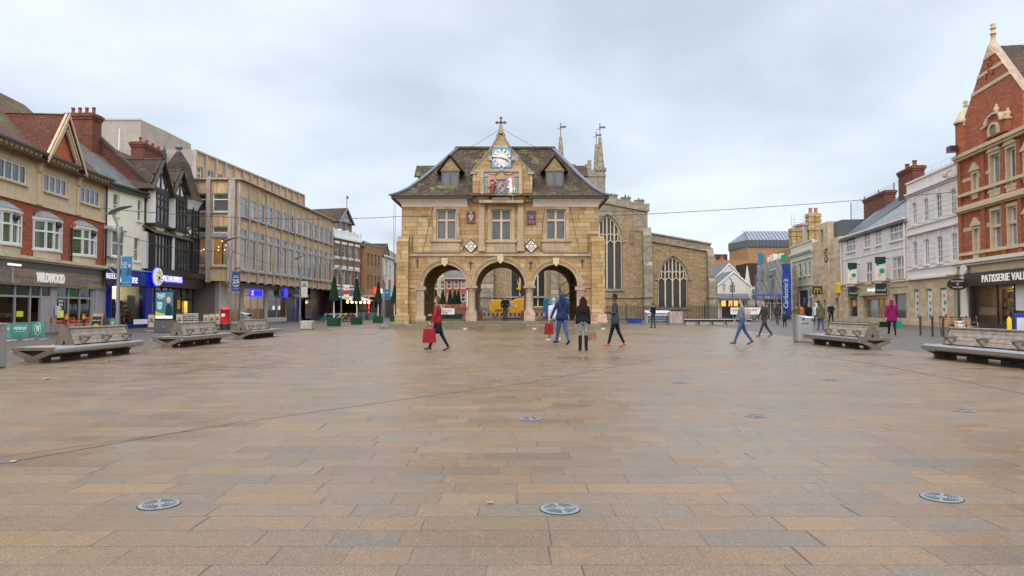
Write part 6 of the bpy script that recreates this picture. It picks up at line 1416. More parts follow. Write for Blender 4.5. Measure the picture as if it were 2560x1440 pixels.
for i in range(12): t=2*PI*i/12; m.bar((cu+.62*math.cos(t),-.4,cz+.62*math.sin(t)),(cu+.82*math.cos(t),-.4,cz+.82*math.sin(t)),.07,.08,up=(0,1,0))
m.bar((cu,-.42,cz),(cu-.15,-.42,cz+.6),.06,.08,up=(0,1,0)); m.bar((cu,-.42,cz),(cu+.55,-.42,cz-.45),.06,.1,up=(0,1,0)); F.part(m,'stick_clock','iron')
def arches_m(F,u,z,w,h,y,nm='letter_sign'):
    m=MB()
    for s_ in(-1,1):
        c=u+s_*w*.25; pts=[(c-w*.25*math.cos(t),z+h*math.sin(t)**.62) for t in [PI*k/10 for k in range(11)]]
        for p,q in zip(pts,pts[1:]): m.bar((p[0],y,p[1]),(q[0],y,q[1]),.08,w*.13,up=(0,1,0))
    return F.part(m,nm,'yellow_sign')
z0,z1=Z(2046,736,-.6),Z(2046,716,-.6)
def perp(o,u,y,z): o.data.transform(Matrix.Translation((u,y,z))@Matrix.Rotation(PI/2,4,'Z')); return o
us_q=U(2068); sq=perp(MB().box(-.52,.52,-.14,.14,0,z1-z0).build('square_sign','dark_green',F.root,.02),us_q,-1.05,z0); m=MB()
for s_ in(-1,1):
    pts=[(s_*.17-.165*math.cos(t),.14+.52*math.sin(t)**.7) for t in [PI*k/10 for k in range(11)]]
    for p,q in zip(pts,pts[1:]): m.bar((p[0],-.17,p[1]),(q[0],-.17,q[1]),.05,.075,up=(0,1,0))
perp(m.build('letter_m','yellow_sign',sq),us_q,-1.05,z0)
F.part(MB().box(U(2036),U(2043),-.3,-.2,z0+.1,z1-.3),'small_sign','dish_grey')
z0,z1=Z(2093,733,-.3),Z(2093,707,-.3); uu=U(2094,-.3); m=MB()
for k in(-1,0,1): m.prism([(uu+k*.42-.14,z0),(uu+k*.42+.14,z0),(uu+k*.42+.12,z1-.1),(uu+k*.42,z1),(uu+k*.42-.12,z1-.1)],-.4,-.15)
F.part(m,'big_letter_sign','yellow_sign')
# long shopping centre building
F=Fac('pink_slate_building','long pale pink building with slate roof, stone shopfront and green hanging signs',RR(2105),RR(2271)); U=F.u; Z=F.z; Lw=F.L
ze=Z(2106,596); zb=Z(2106,714)
W1=[(2118,2140.5,3,Z(2118,633),Z(2118,595)),(2163,2178,2,Z(2163,620),Z(2163,580)),(2191,2206.5,2,Z(2191,613),Z(2191,574)),(2227,2261,3,Z(2227,605),Z(2227,563))]
zr0,zr1=sum(w[3] for w in W1)/4,sum(w[4] for w in W1)/4
W2=[(2118,2140,3),(2166.6,2181,2),(2191,2206,2),(2231,2265,3)]; y20,y21=Z(2166,709),Z(2166,656)
hl=[(U(a),U(b),zr0,zr1) for a,b,n,_,_ in W1]+[(U(a),U(b),y20,y21) for a,b,n in W2]
F.wall(0,Lw,zb,ze,hl,'grey_pink_render',depth=10,reveal=.14)
for (a,b,n),q in zip([(w[0],w[1],w[2]) for w in W1]+W2,hl): F.window(*q,n,2,.09,.12,.04,'cream_paint','glass_sash',sill='x',sillm='pink_render')
gh=[(U(2121),U(2143.5),Z(2121,793),Z(2121,742)),(U(2157),U(2217),.02,Z(2157,741)),(U(2232),U(2266),Z(2232,797),Z(2232,735))]
F.wall(0,Lw,0,zb,gh,'beige_ashlar','stone_wall',.35,depth=10)
m=MB().box(0,Lw,-.12,0,zb-.02,zb+.14).box(.1,U(2157)-.3,-.05,0,zb-.5,zb-.42).box(U(2226),Lw,-.05,0,zb-.6,zb-.52).box(U(2150),U(2222),-.12,0,gh[1][3]+.05,gh[1][3]+.25).box(0,Lw,-.06,0,0,.5); F.part(m,'string_band','beige_ashlar')
F.part(MB().box(-.1,Lw,-.3,-.12,ze-.08,ze+.08),'gutter','pink_render'); F.part(MB().box(0,Lw,-.05,0,(zr0+y21)/2-.05,(zr0+y21)/2),'render_band','pink_render')
gable(F,0,Lw,0,9,ze,ze+3.6,'light_slate',over=.3,wmat='grey_pink_render')
F.part(MB().slab((-.5,-.1,ze-.1),(U(2150),-.1,ze-.1),(U(2186),4.6,ze+3.9),(3.5,4.6,ze+3.9),.1),'seam_roof','dark_seam')
chimney(F,U(2185,4.5),U(2217,3.6),3.6,4.6,ze+2,Z(2195,487,4),'chimney_brick',0,axis='x')
m=MB().tube((.3,-.12,zb),(.3,-.12,ze),.07).tube((Lw-.3,-.12,zb),(Lw-.3,-.12,ze),.07); F.part(m,'downpipe','pink_render')
F.window(*gh[0],1,1,.1,.05,.15,'cast_stone','glass_window',name='shop_window'); w=F.window(*gh[2],1,1,.1,.05,.15,'cast_stone','shop_glass',name='shop_window')
room(F,gh[2][0],gh[2][1],.3,3,.6,gh[2][3],'brown_stone','warm_light',1,lw=.3); F.part(MB().prism([(U(2246),Z(2246,796)),(U(2262),Z(2246,796)),(U(2260),Z(2246,768)),(U(2245),Z(2246,768))],.5,.55),'display_board','dish_grey')
room(F,gh[1][0],gh[1][1],.3,4,.02,gh[1][3],'coved_plaster','warm_light',3,lw=.4)
m=MB().box(U(2185),U(2187),.3,.4,.02,gh[1][3]-.3).box(U(2198),U(2200),.3,.4,.02,gh[1][3]-.3).box(U(2212),U(2217),.3,.4,.02,gh[1][3]).box(gh[1][0],gh[1][1],.3,.4,gh[1][3]-.35,gh[1][3]-.25); F.part(m,'door_frame','lead_grey')
F.part(MB().quad((gh[1][0],.38,.02),(U(2186),.38,.02),(U(2186),.38,gh[1][3]-.3),(gh[1][0],.38,gh[1][3]-.3)),'entrance_screen','glass_tan'); F.part(MB().box(U(2188),U(2197),1.5,1.6,.05,2.8).box(U(2201),U(2212),2.0,2.1,.05,2.6),'lit_display','amber_room')
F.text('Queensgate',(U(2173)+U(2190))/2,Z(2180,725),U(2191)-U(2171),.45,-.1,'white_neon')
def perp(o,u,y,z): o.data.transform(Matrix.Translation((u,y,z))@Matrix.Rotation(PI/2,4,'Z')); return o
def hang(px0,px1,yt,yb,wu,kind=0):   # projecting sign: wu = wall position in pixels of its bracket
    u=U(wu); o=F.root.matrix_basis if 0 else None
    # outward distances at which the sign edges project to px0 and px1
    def out(px):
        a,b=0.0,6.0
        pa=Vector((F.A.x,F.A.y,0))+F.d*u
        for _ in range(40):
            m_=(a+b)/2; p=pa+F.n*m_; q=1280+FP*p.x/p.y
            if q>px: a=m_
            else: b=m_
        return a
    y0,y1=-out(px0),-out(px1); pm=Vector((F.A.x,F.A.y,0))+F.d*u+F.n*(-(y0+y1)/2); z0,z1=P(1280,yb,pm.y).z,P(1280,yt,pm.y).z; w_=y1-y0; yc=(y0+y1)/2; h=z1-z0
    s_=perp(MB().box(-w_/2,w_/2,-.05,.05,0,h).build('hanging_sign',['grey_pink_render','dark_green'][kind],F.root),u,yc,z0)
    if kind==0:
        n=12; perp(MB().prism([(-w_/2,h),(-w_/2,h*.74)]+[(-w_/2+w_*k/n,h*(.74-.06*math.sin(PI*k/n))) for k in range(1,n)]+[(w_/2,h*.74),(w_/2,h)],-.07,-.05).build('sign_panel','dark_green',s_),u,yc,z0)
        perp(MB().disc(w_*.14,-.05,h*.40,w_*.25,18,.02).disc(-w_*.25,-.051,h*.68,w_*.16,12,.012).build('green_dot','bright_green',s_),u,yc,z0); perp(MB().disc(-w_*.13,-.07,h*.24,w_*.16,16,.02).build('yellow_dot','yellow_sign',s_),u,yc,z0)
    else:
        t_=text(s_,'Queensgate',u+.065,z0+.3,w_*.8,.2,yc,'white_paint'); t_.rotation_euler[2]=PI/2; perp(MB().disc(w_/2-.12,-.05,.45,.06,8,.02).build('lime_dot','lime',s_),u,yc,z0)
    MB().tube((u,y1,z1-.15),(u,0,z1-.15),.03,n=6).tube((u,y1,z0+.15),(u,0,z0+.15),.03,n=6).build('bracket','iron',s_)
hang(2120,2143,657,709,2151); hang(2188,2215,642,701,2225); hang(2121,2144,717,741,2151,1); hang(2189,2217,708,734,2225,1)
# roof net
m=MB(); zz=ze+7.2; ps_=[U(2131,7),U(2165,7),U(2201,7),U(2240,7),Lw+1]
for x in ps_: m.tube((x,7,ze+1),(x,7,Z(2131,530,7)-0 if 0 else ze+6.6),.06,n=6)
F.part(m,'net_pole','iron'); m=MB()
for a,b in zip(ps_,ps_[1:]):
    for k in range(9): z=ze+3+k*.44; m.tube((a,7,z),(b,7,z),.008,n=3,cap=False)
    for k in range(12): x=a+(b-a)*k/12; m.tube((x,7,ze+3),(x,7,ze+6.5),.008,n=3,cap=False)
F.part(m,'net','wire_black')
# pink rendered classical building
F=Fac('pink_georgian_building','pale pink rendered three storey building with tall sash windows and stone ground floor',RR(2271),RR(2402)); U=F.u; Z=F.z; Lw=F.L
zt=Z(2271,461); zb=Z(2274,701)
cs=[(2285,2295),(2313.5,2325),(2345,2358.5),(2381,2395)]
ya=(Z(2285,562),Z(2285,508)); yb_=(Z(2285,667),Z(2285,606)); yg=(Z(2285,799),Z(2285,724))
hl=[(U(a),U(b),*r_) for a,b in cs for r_ in(ya,yb_)]
F.wall(0,Lw,zb,zt,hl,'pink_render',depth=11,reveal=.16)
for q in hl: F.window(*q,2,4,.06,.035,.05,'white_paint','glass_sash',sill='x',sillm='pink_render')
m=MB()
for z,o,h in((ya[1]+.75,.22,.14),(ya[1]+.62,.12,.1),(ya[0]-.22,.1,.1),(ya[0]-.75,.07,.06),(yb_[1]+.55,.2,.12),(yb_[0]-.25,.08,.08),(zb,.2,.16),(zt-.0,.1,.14)): m.box(0,Lw,-o,0,z,z+h)
for a,b in cs:
    for r_ in(ya,yb_): m.prism([(U((a+b)/2)-.13,r_[1]+.02),(U((a+b)/2)+.13,r_[1]+.02),(U((a+b)/2)+.18,r_[1]+.5),(U((a+b)/2)-.18,r_[1]+.5)],-.08,0)
F.part(m,'mouldings','pink_render')
m=MB()
us=[0]+[q for a,b in cs for q in(U(a)-.12,U(b)+.12)]+[Lw]
for i in range(0,len(us),2):
    for r_ in(ya,yb_):
        n=5
        for k in range(n): z=r_[0]+(r_[1]-r_[0])*k/n; m.box(us[i]+.02,us[i+1],-.035,0,z+.03,z+(r_[1]-r_[0])/n)
for i in range(6): m.box(Lw*i/6+.15,Lw*(i+1)/6-.1,-.03,0,zt-.75,zt-.12)
F.part(m,'rustication','pink_render')
gh=[(U(a),U(b),*yg) for a,b in((2285,2296),(2316,2330),(2350,2367),(2386,2400))]
F.wall(0,Lw,0,zb,gh,'beige_ashlar','stone_wall',.3,depth=11)
for k,q in enumerate(gh):
    w=F.window(*q,1,1,.05,.05,.12,'cream_paint','glass_window',name='narrow_window')
    if k<3:
        MB().box(q[0]+.12,q[1]-.05,.09,.11,q[2]+.1,q[3]-.15).build('window_poster','dial_cream' if k else 'white_render',w); d=MB(); rnd=random.Random(k)
        for i in range(5): d.disc((q[0]+q[1])/2+rnd.uniform(-.1,.15),.085,q[2]+.3+i*.5,rnd.uniform(.1,.2),12,.01,mi=rnd.randrange(2) if k else 1)
        d.build('printed_dots',['barrier_red','bright_green'] if k==2 else ['bright_green','planter_grey'],w)
F.part(MB().box(0,Lw,-.08,0,0,yg[0]-.1),'plinth','beige_ashlar')
chimney(F,U(2268,4),U(2308,4)-.2,3.4,4.4,zt-1.5,Z(2288,418,4),'chimney_brick',2,axis='x',pr=.22,ph=.6)
chimney(F,Lw-2.4,Lw-.2,3.5,4.6,zt-1.5,Z(2385,370,4)-.5,'chimney_brick',2,axis='x',pr=.2,ph=.6)
F.part(MB().box(U(2386),U(2400),-.4,-.3,zt-.5,zt-.43).lathe([(.02,zt-.85),(.14,zt-.8),(.16,zt-.65),(.16,zt-.55)],U(2386),-.45,10),'security_camera','dish_grey')
# red brick gabled building
F=Fac('red_brick_building','tall ornate red brick and stone building with a steep gable and dark patisserie shopfront',RR(2402),RR(2790)); U=F.u; Z=F.z; Lw=F.L
ztc=Z(2402,393); 
uA=(U(2440),U(2452)); uB=(U(2485),U(2509)); uC=(U(2527),U(2549)); pitch_=U(2560)-U(2402)
row=[(Z(2450,629),Z(2450,570)),(Z(2450,478),Z(2450,430))]
zB=[(Z(2487,622),Z(2487,527)),(Z(2487,474),Z(2487,386))]
sp_=uC[0]-uB[0]
big=[uB,uC]; small=[uA,(uC[1]+.9,uC[1]+.9+(uA[1]-uA[0])*1.0)]
more=[(small[1][1]+.9+k*sp_,small[1][1]+.9+k*sp_+(uB[1]-uB[0])) for k in range(2)]
hl=[]
for k in(0,1):
    for a,b in big+more: hl.append((a,b,zB[k][0],zB[k][1]))
    for a,b in small: hl.append((a,b,row[k][0],row[k][1]))
zf=Z(2404,662)
F.wall(0,Lw,zf,ztc,hl,'red_brick',depth=12,reveal=.28,rmat='pale_terracotta')
for q in hl:
    w=q[1]-q[0]>1.0 if False else (q in [h for h in hl if h[3]-h[2]>2.3]); F.window(*q,1 if not w else 1,1,.1,.1,.16,'white_paint','glass_sash',splits=[.60] if w else [])
    m=MB(); a,b,c,d=q
    m.box(a-.16,a-.0,-.07,0,c,d).box(b+.0,b+.16,-.07,0,c,d).box(a-.22,b+.22,-.12,0,c-.16,c-.0).box(a-.18,b+.18,-.09,0,d,d+.2)
    if w: zq=c+(d-c)*.60; m.box(a,b,.02,.2,zq-.09,zq+.09)
    else: m.prism([(a-.3,d+.2),(b+.3,d+.2),((a+b)/2,d+.75)],-.18,0); m.box(a-.05,b+.05,-.1,0,c-.4,c-.16)
    F.part(m,'stone_surround','pale_terracotta')
m=MB()
def band(y0,h,o): 
    z=Z(2404,y0); m.box(-.05,Lw,-o,0,z,z+h)
for y0,h,o in((398,.22,.4),(404,.25,.28),(495,.2,.22),(532,.18,.32),(536,.5,.16),(641,.18,.2)): band(y0,h,o)
F.part(m,'stone_cornice','pale_terracotta')
m=MB()
for y0,h in((459,.22),(582,.25)):
    z=Z(2404,y0); xs=[0]+sorted([q for h_ in big+more+small for q in(h_[0]-.17,h_[1]+.17)])+[Lw]
    for i in range(0,len(xs)-1,2): m.box(xs[i],xs[i+1],-.02,0,z,z+h)
F.part(m,'stone_band','pale_terracotta')
m=MB()
for x in(.35,uA[1]+.75,(uB[1]+uC[0])/2,uC[1]+.42): m.box(x-.2,x+.2,-.14,0,zf+.3,ztc-.5)
F.part(m,'brick_pilaster','red_brick')
# gable
apx=U(2482,-.1); zap=Z(2482,102,-.1); g0=U(2417); gw=(apx-g0); g1_=apx+gw; z0=ztc; zsh=Z(2417,300)
F.part(MB().prism([(g0,z0),(g1_,z0),(g1_,zsh),(apx,zap),(g0,zsh)],0,.5),'gable_wall','red_brick')
cop=MB()
for s_ in(-1,1): cop.bar((apx+s_*(gw+.02),.25,zsh-.1),(apx,.25,zap),.5,.11)
F.part(cop,'coping','pink_stone')
m=MB()
for f in(.33,.56,.80):
    z=zsh+(zap-zsh)*f; hw=gw*(1-f); m.prism([(apx-hw,z),(apx+hw,z),(apx+hw-.08,z+.22),(apx-hw+.08,z+.22)],-.04,0) if f<.8 else m.prism([(apx-hw,z),(apx+hw,z),(apx,zap)],-.05,0)
m.box(g0-.1,g0+.3,-.1,.6,zsh-.3,zsh+.1)
F.part(m,'gable_stonework','pale_terracotta')
m=MB(); 
for i,(x,z) in enumerate(((0,.0),(-.28,-.35),(.28,-.3),(0,-.62),(-.5,-.95),(.45,-.9))): 
    q=zap-1.0+z*.9; m.box(apx+x*.8-.12,apx+x*.8+.12,-.07,-.05,q-.14,q+.14)
F.part(m,'brick_chequer','red_brick')
m=MB().lathe([(.34,zap-.35),(.2,zap+.05),(.13,zap+.35),(.12,zap+.62),(.19,zap+.64),(.19,zap+.70),(.11,zap+.73),(.10,zap+.98),(.18,zap+1.0),(.18,zap+1.05),(.08,zap+1.12),(.15,zap+1.22),(.14,zap+1.32),(.02,zap+1.42)],apx,.25,10); F.part(m,'finial','pale_terracotta')
F.part(MB().slab((g0+.2,.5,zsh-.3),(g0+.2,14,zsh-.3),(apx,14,zap-.2),(apx,.5,zap-.2),.1).slab((g1_,14,zsh-.3),(g1_,.5,zsh-.3),(apx,.5,zap-.2),(apx,14,zap-.2),.1).slab((apx,4,zap-6),(Lw+3,4,zap-6),(Lw+3,9,zap-.3),(apx,9,zap-.3),.1),'roof','plain_tiles')
# corner turret
tu=U(2405,-.1)+.15; zt0,zt1=ztc,Z(2405,308); m=MB().prismz([(tu+.62*math.cos(PI/8+i*PI/4),.3+.62*math.sin(PI/8+i*PI/4)) for i in range(8)],zt0,zt1); t=F.part(m,'corner_turret','red_brick')
MB().lathe([(.72,zt1),(.74,zt1+.12),(.62,zt1+.25),(.42,zt1+.7),(.14,zt1+1.05),(.08,zt1+1.1),(.18,zt1+1.2),(.08,zt1+1.3),(.17,zt1+1.45),(.02,zt1+1.65)],tu,.3,12).build('turret_cap','pale_terracotta',t)
# small dutch aedicule over the big windows
c=(uB[0]+uC[1])/2-.3; zz=ztc+.25; m=MB().prism([(c-1.5,zz),(c+1.5,zz),(c+1.5,zz+1.2),(c+.9,zz+1.3),(c+.65,zz+1.9),(c-.65,zz+1.9),(c-.9,zz+1.3),(c-1.5,zz+1.2)],-.3,0); t=F.part(m,'aedicule','red_brick'); ax_objs=[t]
m=MB(); 
for a,b in zip([(c-1.6,zz+1.15),(c-.95,zz+1.25),(c-.75,zz+1.9),(c,zz+2.1),(c+.75,zz+1.9),(c+.95,zz+1.25)],[(c-.95,zz+1.25),(c-.75,zz+1.9),(c,zz+2.1),(c+.75,zz+1.9),(c+.95,zz+1.25),(c+1.6,zz+1.15)]): m.bar((a[0],-.2,a[1]),(b[0],-.2,b[1]),.45,.18)
for x,z in((c-1.45,zz+1.25),(c,zz+2.15),(c+1.45,zz+1.25)): m.lathe([(.14,z),(.09,z+.1),(.2,z+.3),(.14,z+.5),(.06,z+.55),(.11,z+.65),(.02,z+.85)],x,-.15,8)
n=12
for i in range(n): t0,t1=PI*i/n,PI*(i+1)/n; m.prism([(c-.5*math.cos(t0),zz+.55+.5*math.sin(t0)),(c-.72*math.cos(t0),zz+.55+.72*math.sin(t0)),(c-.72*math.cos(t1),zz+.55+.72*math.sin(t1)),(c-.5*math.cos(t1),zz+.55+.5*math.sin(t1))],-.42,-.3)
m.box(c-.72,c-.5,-.42,-.3,zz+.1,zz+.55); m.box(c+.5,c+.72,-.42,-.3,zz+.1,zz+.55); ax_objs.append(m.build('aedicule_trim','pale_terracotta',t)); ax_objs.append(MB().disc(c,-.3,zz+.5,.48,16,.03).build('lunette','church_grey_stone',t))
for o in ax_objs: o.data.transform(Matrix.Translation((c,0,zz))@Matrix.Diagonal((.85,1,.66,1))@Matrix.Translation((-c,0,-zz)))
F.part(MB().box(U(2409),U(2420),-.9,-.4,ztc+.3,ztc+.7),'floodlight','plum_brown')
# ground floor shop
F.part(MB().box(-.3,Lw,-.55,0,zf+.0,zf+.22).box(-.2,Lw,-.4,0,zf-.15,zf),'shop_cornice','cream_paint'); F.part(MB().box(0,Lw,-.2,0,Z(2437,684),zf-.15),'plain_frieze','pale_terracotta')
m=MB().box(U(2417),U(2431),-.35,0,.9,zf-.15).box(U(2415),U(2433),-.42,0,0,.5).box(U(2415.5),U(2432.5),-.38,0,.5,.9); F.part(m,'pilaster','cream_paint'); F.part(MB().box(0,U(2417),-.05,0,0,zf),'corner_pier','beige_ashlar')
F.part(MB().disc(U(2430),-.42,zf-.45,.38,18,.12),'round_boss','cream_paint')
f1,f0=Z(2437,684),Z(2437,717); F.part(MB().box(U(2436),Lw,-.6,-.0,f0,f1),'fascia','plum_brown')
u0=U(2457,-.6); u1=u0+(U(2560,-.6)-u0)*1.27; F.text('PATISSERIE VALERIE',(u0+u1)/2,(f0+f1)/2+.0,u1-u0,(f1-f0)*.52,-.62,'lit_letter',ext=.02)
m=MB().box(U(2434),U(2439),-.3,0,0,f0)
for px in(2497,2540,2590,2650,2720): m.box(U(px)-.05,U(px)+.05,-.1,0,.0,f0)
m.box(U(2439),Lw,-.15,0,0,.35); sh=F.part(m,'shopfront','plum_brown'); MB().quad((U(2439),-.05,.35),(Lw,-.05,.35),(Lw,-.05,f0),(U(2439),-.05,f0)).build('shop_window','shop_glass',sh)
room(F,U(2439),Lw,0.0,4.5,.02,f0,'brown_stone','warm_light',9,lw=.9)
F.part(MB().box(U(2480),U(2640),3.6,3.7,f0-1.5,f0-.7),'lit_wall_panel','amber_room')
stock(F,U(2462),U(2512),1.0,.3,2.5,4,'heraldic_red',['white_paint','pale_terracotta','panel_pink','dial_cream','plum_brown'],21); stock(F,U(2540),U(2600),.8,.3,2.3,3,'heraldic_red',['white_paint','dial_cream','panel_pink'],22)
F.part(MB().box(U(2545),U(2575),-.12,-.1,1.2,2.9),'window_poster','dial_cream')
# oval hanging sign (projects from the wall)
u=U(2433); x=-.95; z=Z(2425,711); hs=perp(MB().disc(0,0,0,.62,28,.06,rz=.40).build('hanging_sign','plum_brown',F.root),u,x,z)
for t_,dz,ww,hh in(('PATISSERIE',.2,.78,.1),('VALERIE',-.2,.62,.1),('V',0,.16,.18)):
    q=text(hs,t_,u+.075,z+dz,ww,hh,x,'dial_cream'); q.rotation_euler[2]=PI/2
MB().tube((u,0,z+.6),(u,-1.6,z+.6),.025,n=6).tube((u,-.95,z+.38),(u,-.95,z+.85),.02,n=6).build('bracket','iron',hs)
# ================= STREET FURNITURE =================
plain('signal_black',(.02,.02,.022),.3); plain('mint_screen',(.04,.24,.18),.75,var=.1,vs=4)
# ---- long double sided benches: timber back on a steel edged seat ----
def bench(label,x,y0,Ls,b0,b1,near_end):
    T=thing('timber_bench',label,'bench',(x,y0,0),group='long timber and steel benches'); W=.52; h=.37
    m=MB(); n=7
    for i in range(n): a=-W+.10+(2*W-.2)*i/n; m.box(a,a+(2*W-.2)/n-.012,.02,Ls-.02,h-.045,h)
    m.build('seat','weathered_oak',T)
    for s_ in(-1,1):
        m=MB(); pr=[]
        for k in range(9): t=PI/2-PI*k/8*1.0; pr.append((s_*(W-.07+.07*math.cos(t)),h-.075+.085*math.sin(t)))
        pr+= [(s_*(W-.22),h-.20),(s_*(W-.11),h-.05)]
        pr=pr if s_<0 else pr[::-1]
        m.prism([(a,b) for a,b in pr],.0,Ls); m.build('steel_edge','brushed_steel',T)
    m=MB().prism([(-W+.18,h-.05),(W-.18,h-.05),(.18,h-.26),(-.18,h-.26)][::-1],.1,Ls-.1); m.build('under_frame','rust_dark',T)
    for k in range(4):
        y=.12+(Ls-.54)*k/3; end=(k==0 and near_end) 
        m=MB().prism([(-.17,0),(.17,0),(.17,.16),(.40,h-.06),(-.40,h-.06),(-.17,.16)],y,y+.3); m.build('leg','rust_dark',T)
    ye=-.02 if near_end else Ls-.10
    m=MB()
    for s_ in(-1,1): m.bar((s_*.03,ye+.05,.10),(s_*(W-.06),ye+.05,h-.08),.12,.11,up=(0,1,0))
    m.box(-.17,.17,ye,ye+.12,0,.16); m.box(-W+.02,W-.02,ye,ye+.12,h-.07,h+.005); m.build('end_frame','oak_end',T)
    bk=MB(); Lb=b1-b0
    for s_ in(-1,1):
        for i in range(4):
            f0,f1=i/4,(i+1)/4-.02; xa,xb=s_*(.23-.17*f0),s_*(.23-.17*f1); za,zb_=h+.03+.40*f0,h+.03+.40*f1
            q=[(xa,b0,za),(xa,b1,za),(xb,b1,zb_),(xb,b0,zb_)]; bk.slab(*(q if s_>0 else q[::-1]),.04)
    bk.box(-.10,.10,b0,b1,h+.425,h+.455); bo=bk.build('backrest','weathered_oak',T)
    for y in(b0-.07,b1+.01): m=MB(); m.prism([(-.25,h),(-.05,h),(0,h+.16),(.05,h),(.25,h),(.12,h+.34),(.085,h+.47),(-.085,h+.47),(-.12,h+.34)],y,y+.06); m.build('back_frame','oak_end',bo)
    for s_ in(-1,1):
        for k in range(3):
            y=b0+Lb*(.12+.38*k); dy=.45
            m=MB().bar((s_*.18,y,h+.20),(s_*.40,y+.02,h+.19),.09,.05).bar((s_*.42,y,h+.18),(s_*.24,y+.02,h+.02),.035,.03).bar((s_*.18,y+.0,h+.215),(s_*.44,y+.0,h+.205),.07,.03); m.build('armrest','oak_end',T)
    return T
bench('weathered timber bench nearest on the left, in front of the green cafe screens',-11.42,16.3,3.95,1.2,3.75,True)
bench('middle weathered bench of the left row beside the lit advertising kiosk',-11.45,22.7,3.9,.7,3.4,True)
bench('farthest weathered bench of the left row beside the red post box',-11.5,28.8,3.8,.25,2.9,True)
bench('weathered timber bench on the right beside the tall steel litter bin',11.45,21.55,4.15,.25,2.9,True)
bench('nearest weathered bench on the far right in front of the patisserie',11.45,14.2,4.1,.5,3.55,False)
T=thing('steel_bench','long low backless bench with shiny top in front of the church railings','bench',(P(1708,760,55).x,55,0)); wd=P(1878,760,55).x-P(1708,760,55).x
MB().box(0,wd,-.3,.3,.40,.47).build('seat','brushed_steel',T,.02); MB().box(.1,wd-.1,-.22,.22,.28,.398).build('under_frame','rust_dark',T)
for k in range(5): MB().prism([(wd*(k+.5)/5-.35,0),(wd*(k+.5)/5+.35,0),(wd*(k+.5)/5+.42,.28),(wd*(k+.5)/5-.42,.28)],-.18,.18).build('leg','cast_stone',T)
# ---- bins ----
def litter_bin(label,x,y,rz=0,w=.36,h=1.0):
    T=thing('litter_bin',label,'bin',(x,y,0),rz,group='steel litter bins'); n=16
    sh=[(w*math.copysign(abs(math.cos(2*PI*i/n))**.6,math.cos(2*PI*i/n)),w*.8*math.copysign(abs(math.sin(2*PI*i/n))**.6,math.sin(2*PI*i/n))) for i in range(n)]
    m=MB().prismz(sh,.03,h*.80); m.prismz([(a*.9,b*.9) for a,b in sh],0,.03); m.build('body','bin_grey',T,.012)
    m=MB(); 
    for i in range(n):
        j=(i+1)%n; a,b=sh[i],sh[j]
        if (a[0]+b[0])/2>.12 and (a[1]+b[1])/2<-.0 : continue
        z=lambda p:h*.97+.05*(p[0]/w)**2-.04*p[0]/w; m.quad((a[0],a[1],h*.80),(b[0],b[1],h*.80),(b[0],b[1],z(b)),(a[0],a[1],z(a)))
    m.build('hood','bin_grey',T); MB().prismz([(a*.8,b*.8) for a,b in sh],h*.80,h*.85).build('opening','slot_black',T)
    lm=MB(); vs=[(a*1.06,b*1.06,h*.97+.07*(a/w)**2-.05*a/w) for a,b in sh]; lo=[(a,b,c-.03) for a,b,c in vs]; lm.add(vs+lo,[tuple(range(n)),tuple(range(2*n-1,n-1,-1))]+[(i,i+n,(i+1)%n+n,(i+1)%n) for i in range(n)]); lm.build('lid','bin_lid',T)
    MB().lathe([(.01,h*.88),(.05,h*.89),(.01,h*.94)],-w*.3,-w*.80,8).build('ashtray','slot_black',T); text(T,'LITTER',-w*.15,h*.80-.06,.3,.045,-w*.8-.012,'planter_grey')
    return T
litter_bin('grey steel litter bin cut by the left edge of the picture',-11.5,14.95,R(-10)); litter_bin('tall grey steel litter bin with bright lid left of the right hand benches',11.38,26.7,0); litter_bin('grey steel litter bin between the post box and the farthest left bench',G(592,823).x,G(592,823).y+1.5,0)
# ---- post box ----
g=G(562,824); T=thing('post_box','bright red round pillar post box with black base','post box',(g.x,g.y,0))
MB().lathe([(.30,0),(.30,.36)],n=24).build('base','signal_black',T); MB().lathe([(.29,.36),(.27,.42),(.265,1.18),(.28,1.2)],n=24).build('body','post_red',T); MB().lathe([(.33,1.2),(.34,1.25),(.33,1.30),(.25,1.34),(.10,1.38),(.01,1.385)],n=24).build('cap','post_red',T)
MB().box(-.12,.12,-.285,-.24,1.06,1.10).build('slot','slot_black',T); MB().box(-.1,.1,-.28,-.25,.82,1.0).build('collection_plate','white_paint',T); MB().box(-.17,.17,-.275,-.25,.42,.80).build('door','post_red',T)
# ---- kiosk ----
g=G(413,831); T=thing('advertising_kiosk','tall dark kiosk with a lit teal screen showing a smiling man','kiosk',(g.x,g.y,0),R(-6)); w=.60
MB().box(-w,w,-.14,.14,0,.66).build('base','shop_dark_grey',T,.02); MB().box(-w+.03,w-.03,-.12,.12,.66,2.32).build('case','signal_black',T,.02)
sc_=MB().box(-w+.10,w-.10,-.135,-.12,.76,2.22).build('screen','screen_teal',T); 
MB().box(-w+.10,w-.10,-.14,-.136,.76,.92).build('screen_strip','screen_white',sc_); MB().prism([(-w+.10,.92),(.12,.92),(.02,1.02),(-.25,1.08),(-w+.10,1.16)],-.14,-.136).build('screen_shape','screen_yellow',sc_)
MB().prism([(.08,.93),(.48,.93),(.47,1.35),(.36,1.55),(.2,1.57),(.10,1.4)],-.143,-.1365).build('screen_coat','dark_green',sc_)
MB().disc(.26,-.137,1.80,.12,18,.006,rz=.17).build('screen_face','screen_skin',sc_)
text(sc_,'Help us deliver\nChristmas to\nour customers\nthis year',-.18,2.0,.5,.30,-.142,'screen_white'); text(sc_,'An evening or\na weekend job\nsorting parcels\nnear to home\nstarting now\nask inside',-.26,1.48,.30,.40,-.142,'screen_white'); text(T,'C',0,.33,.08,.12,-.15,'dish_grey')
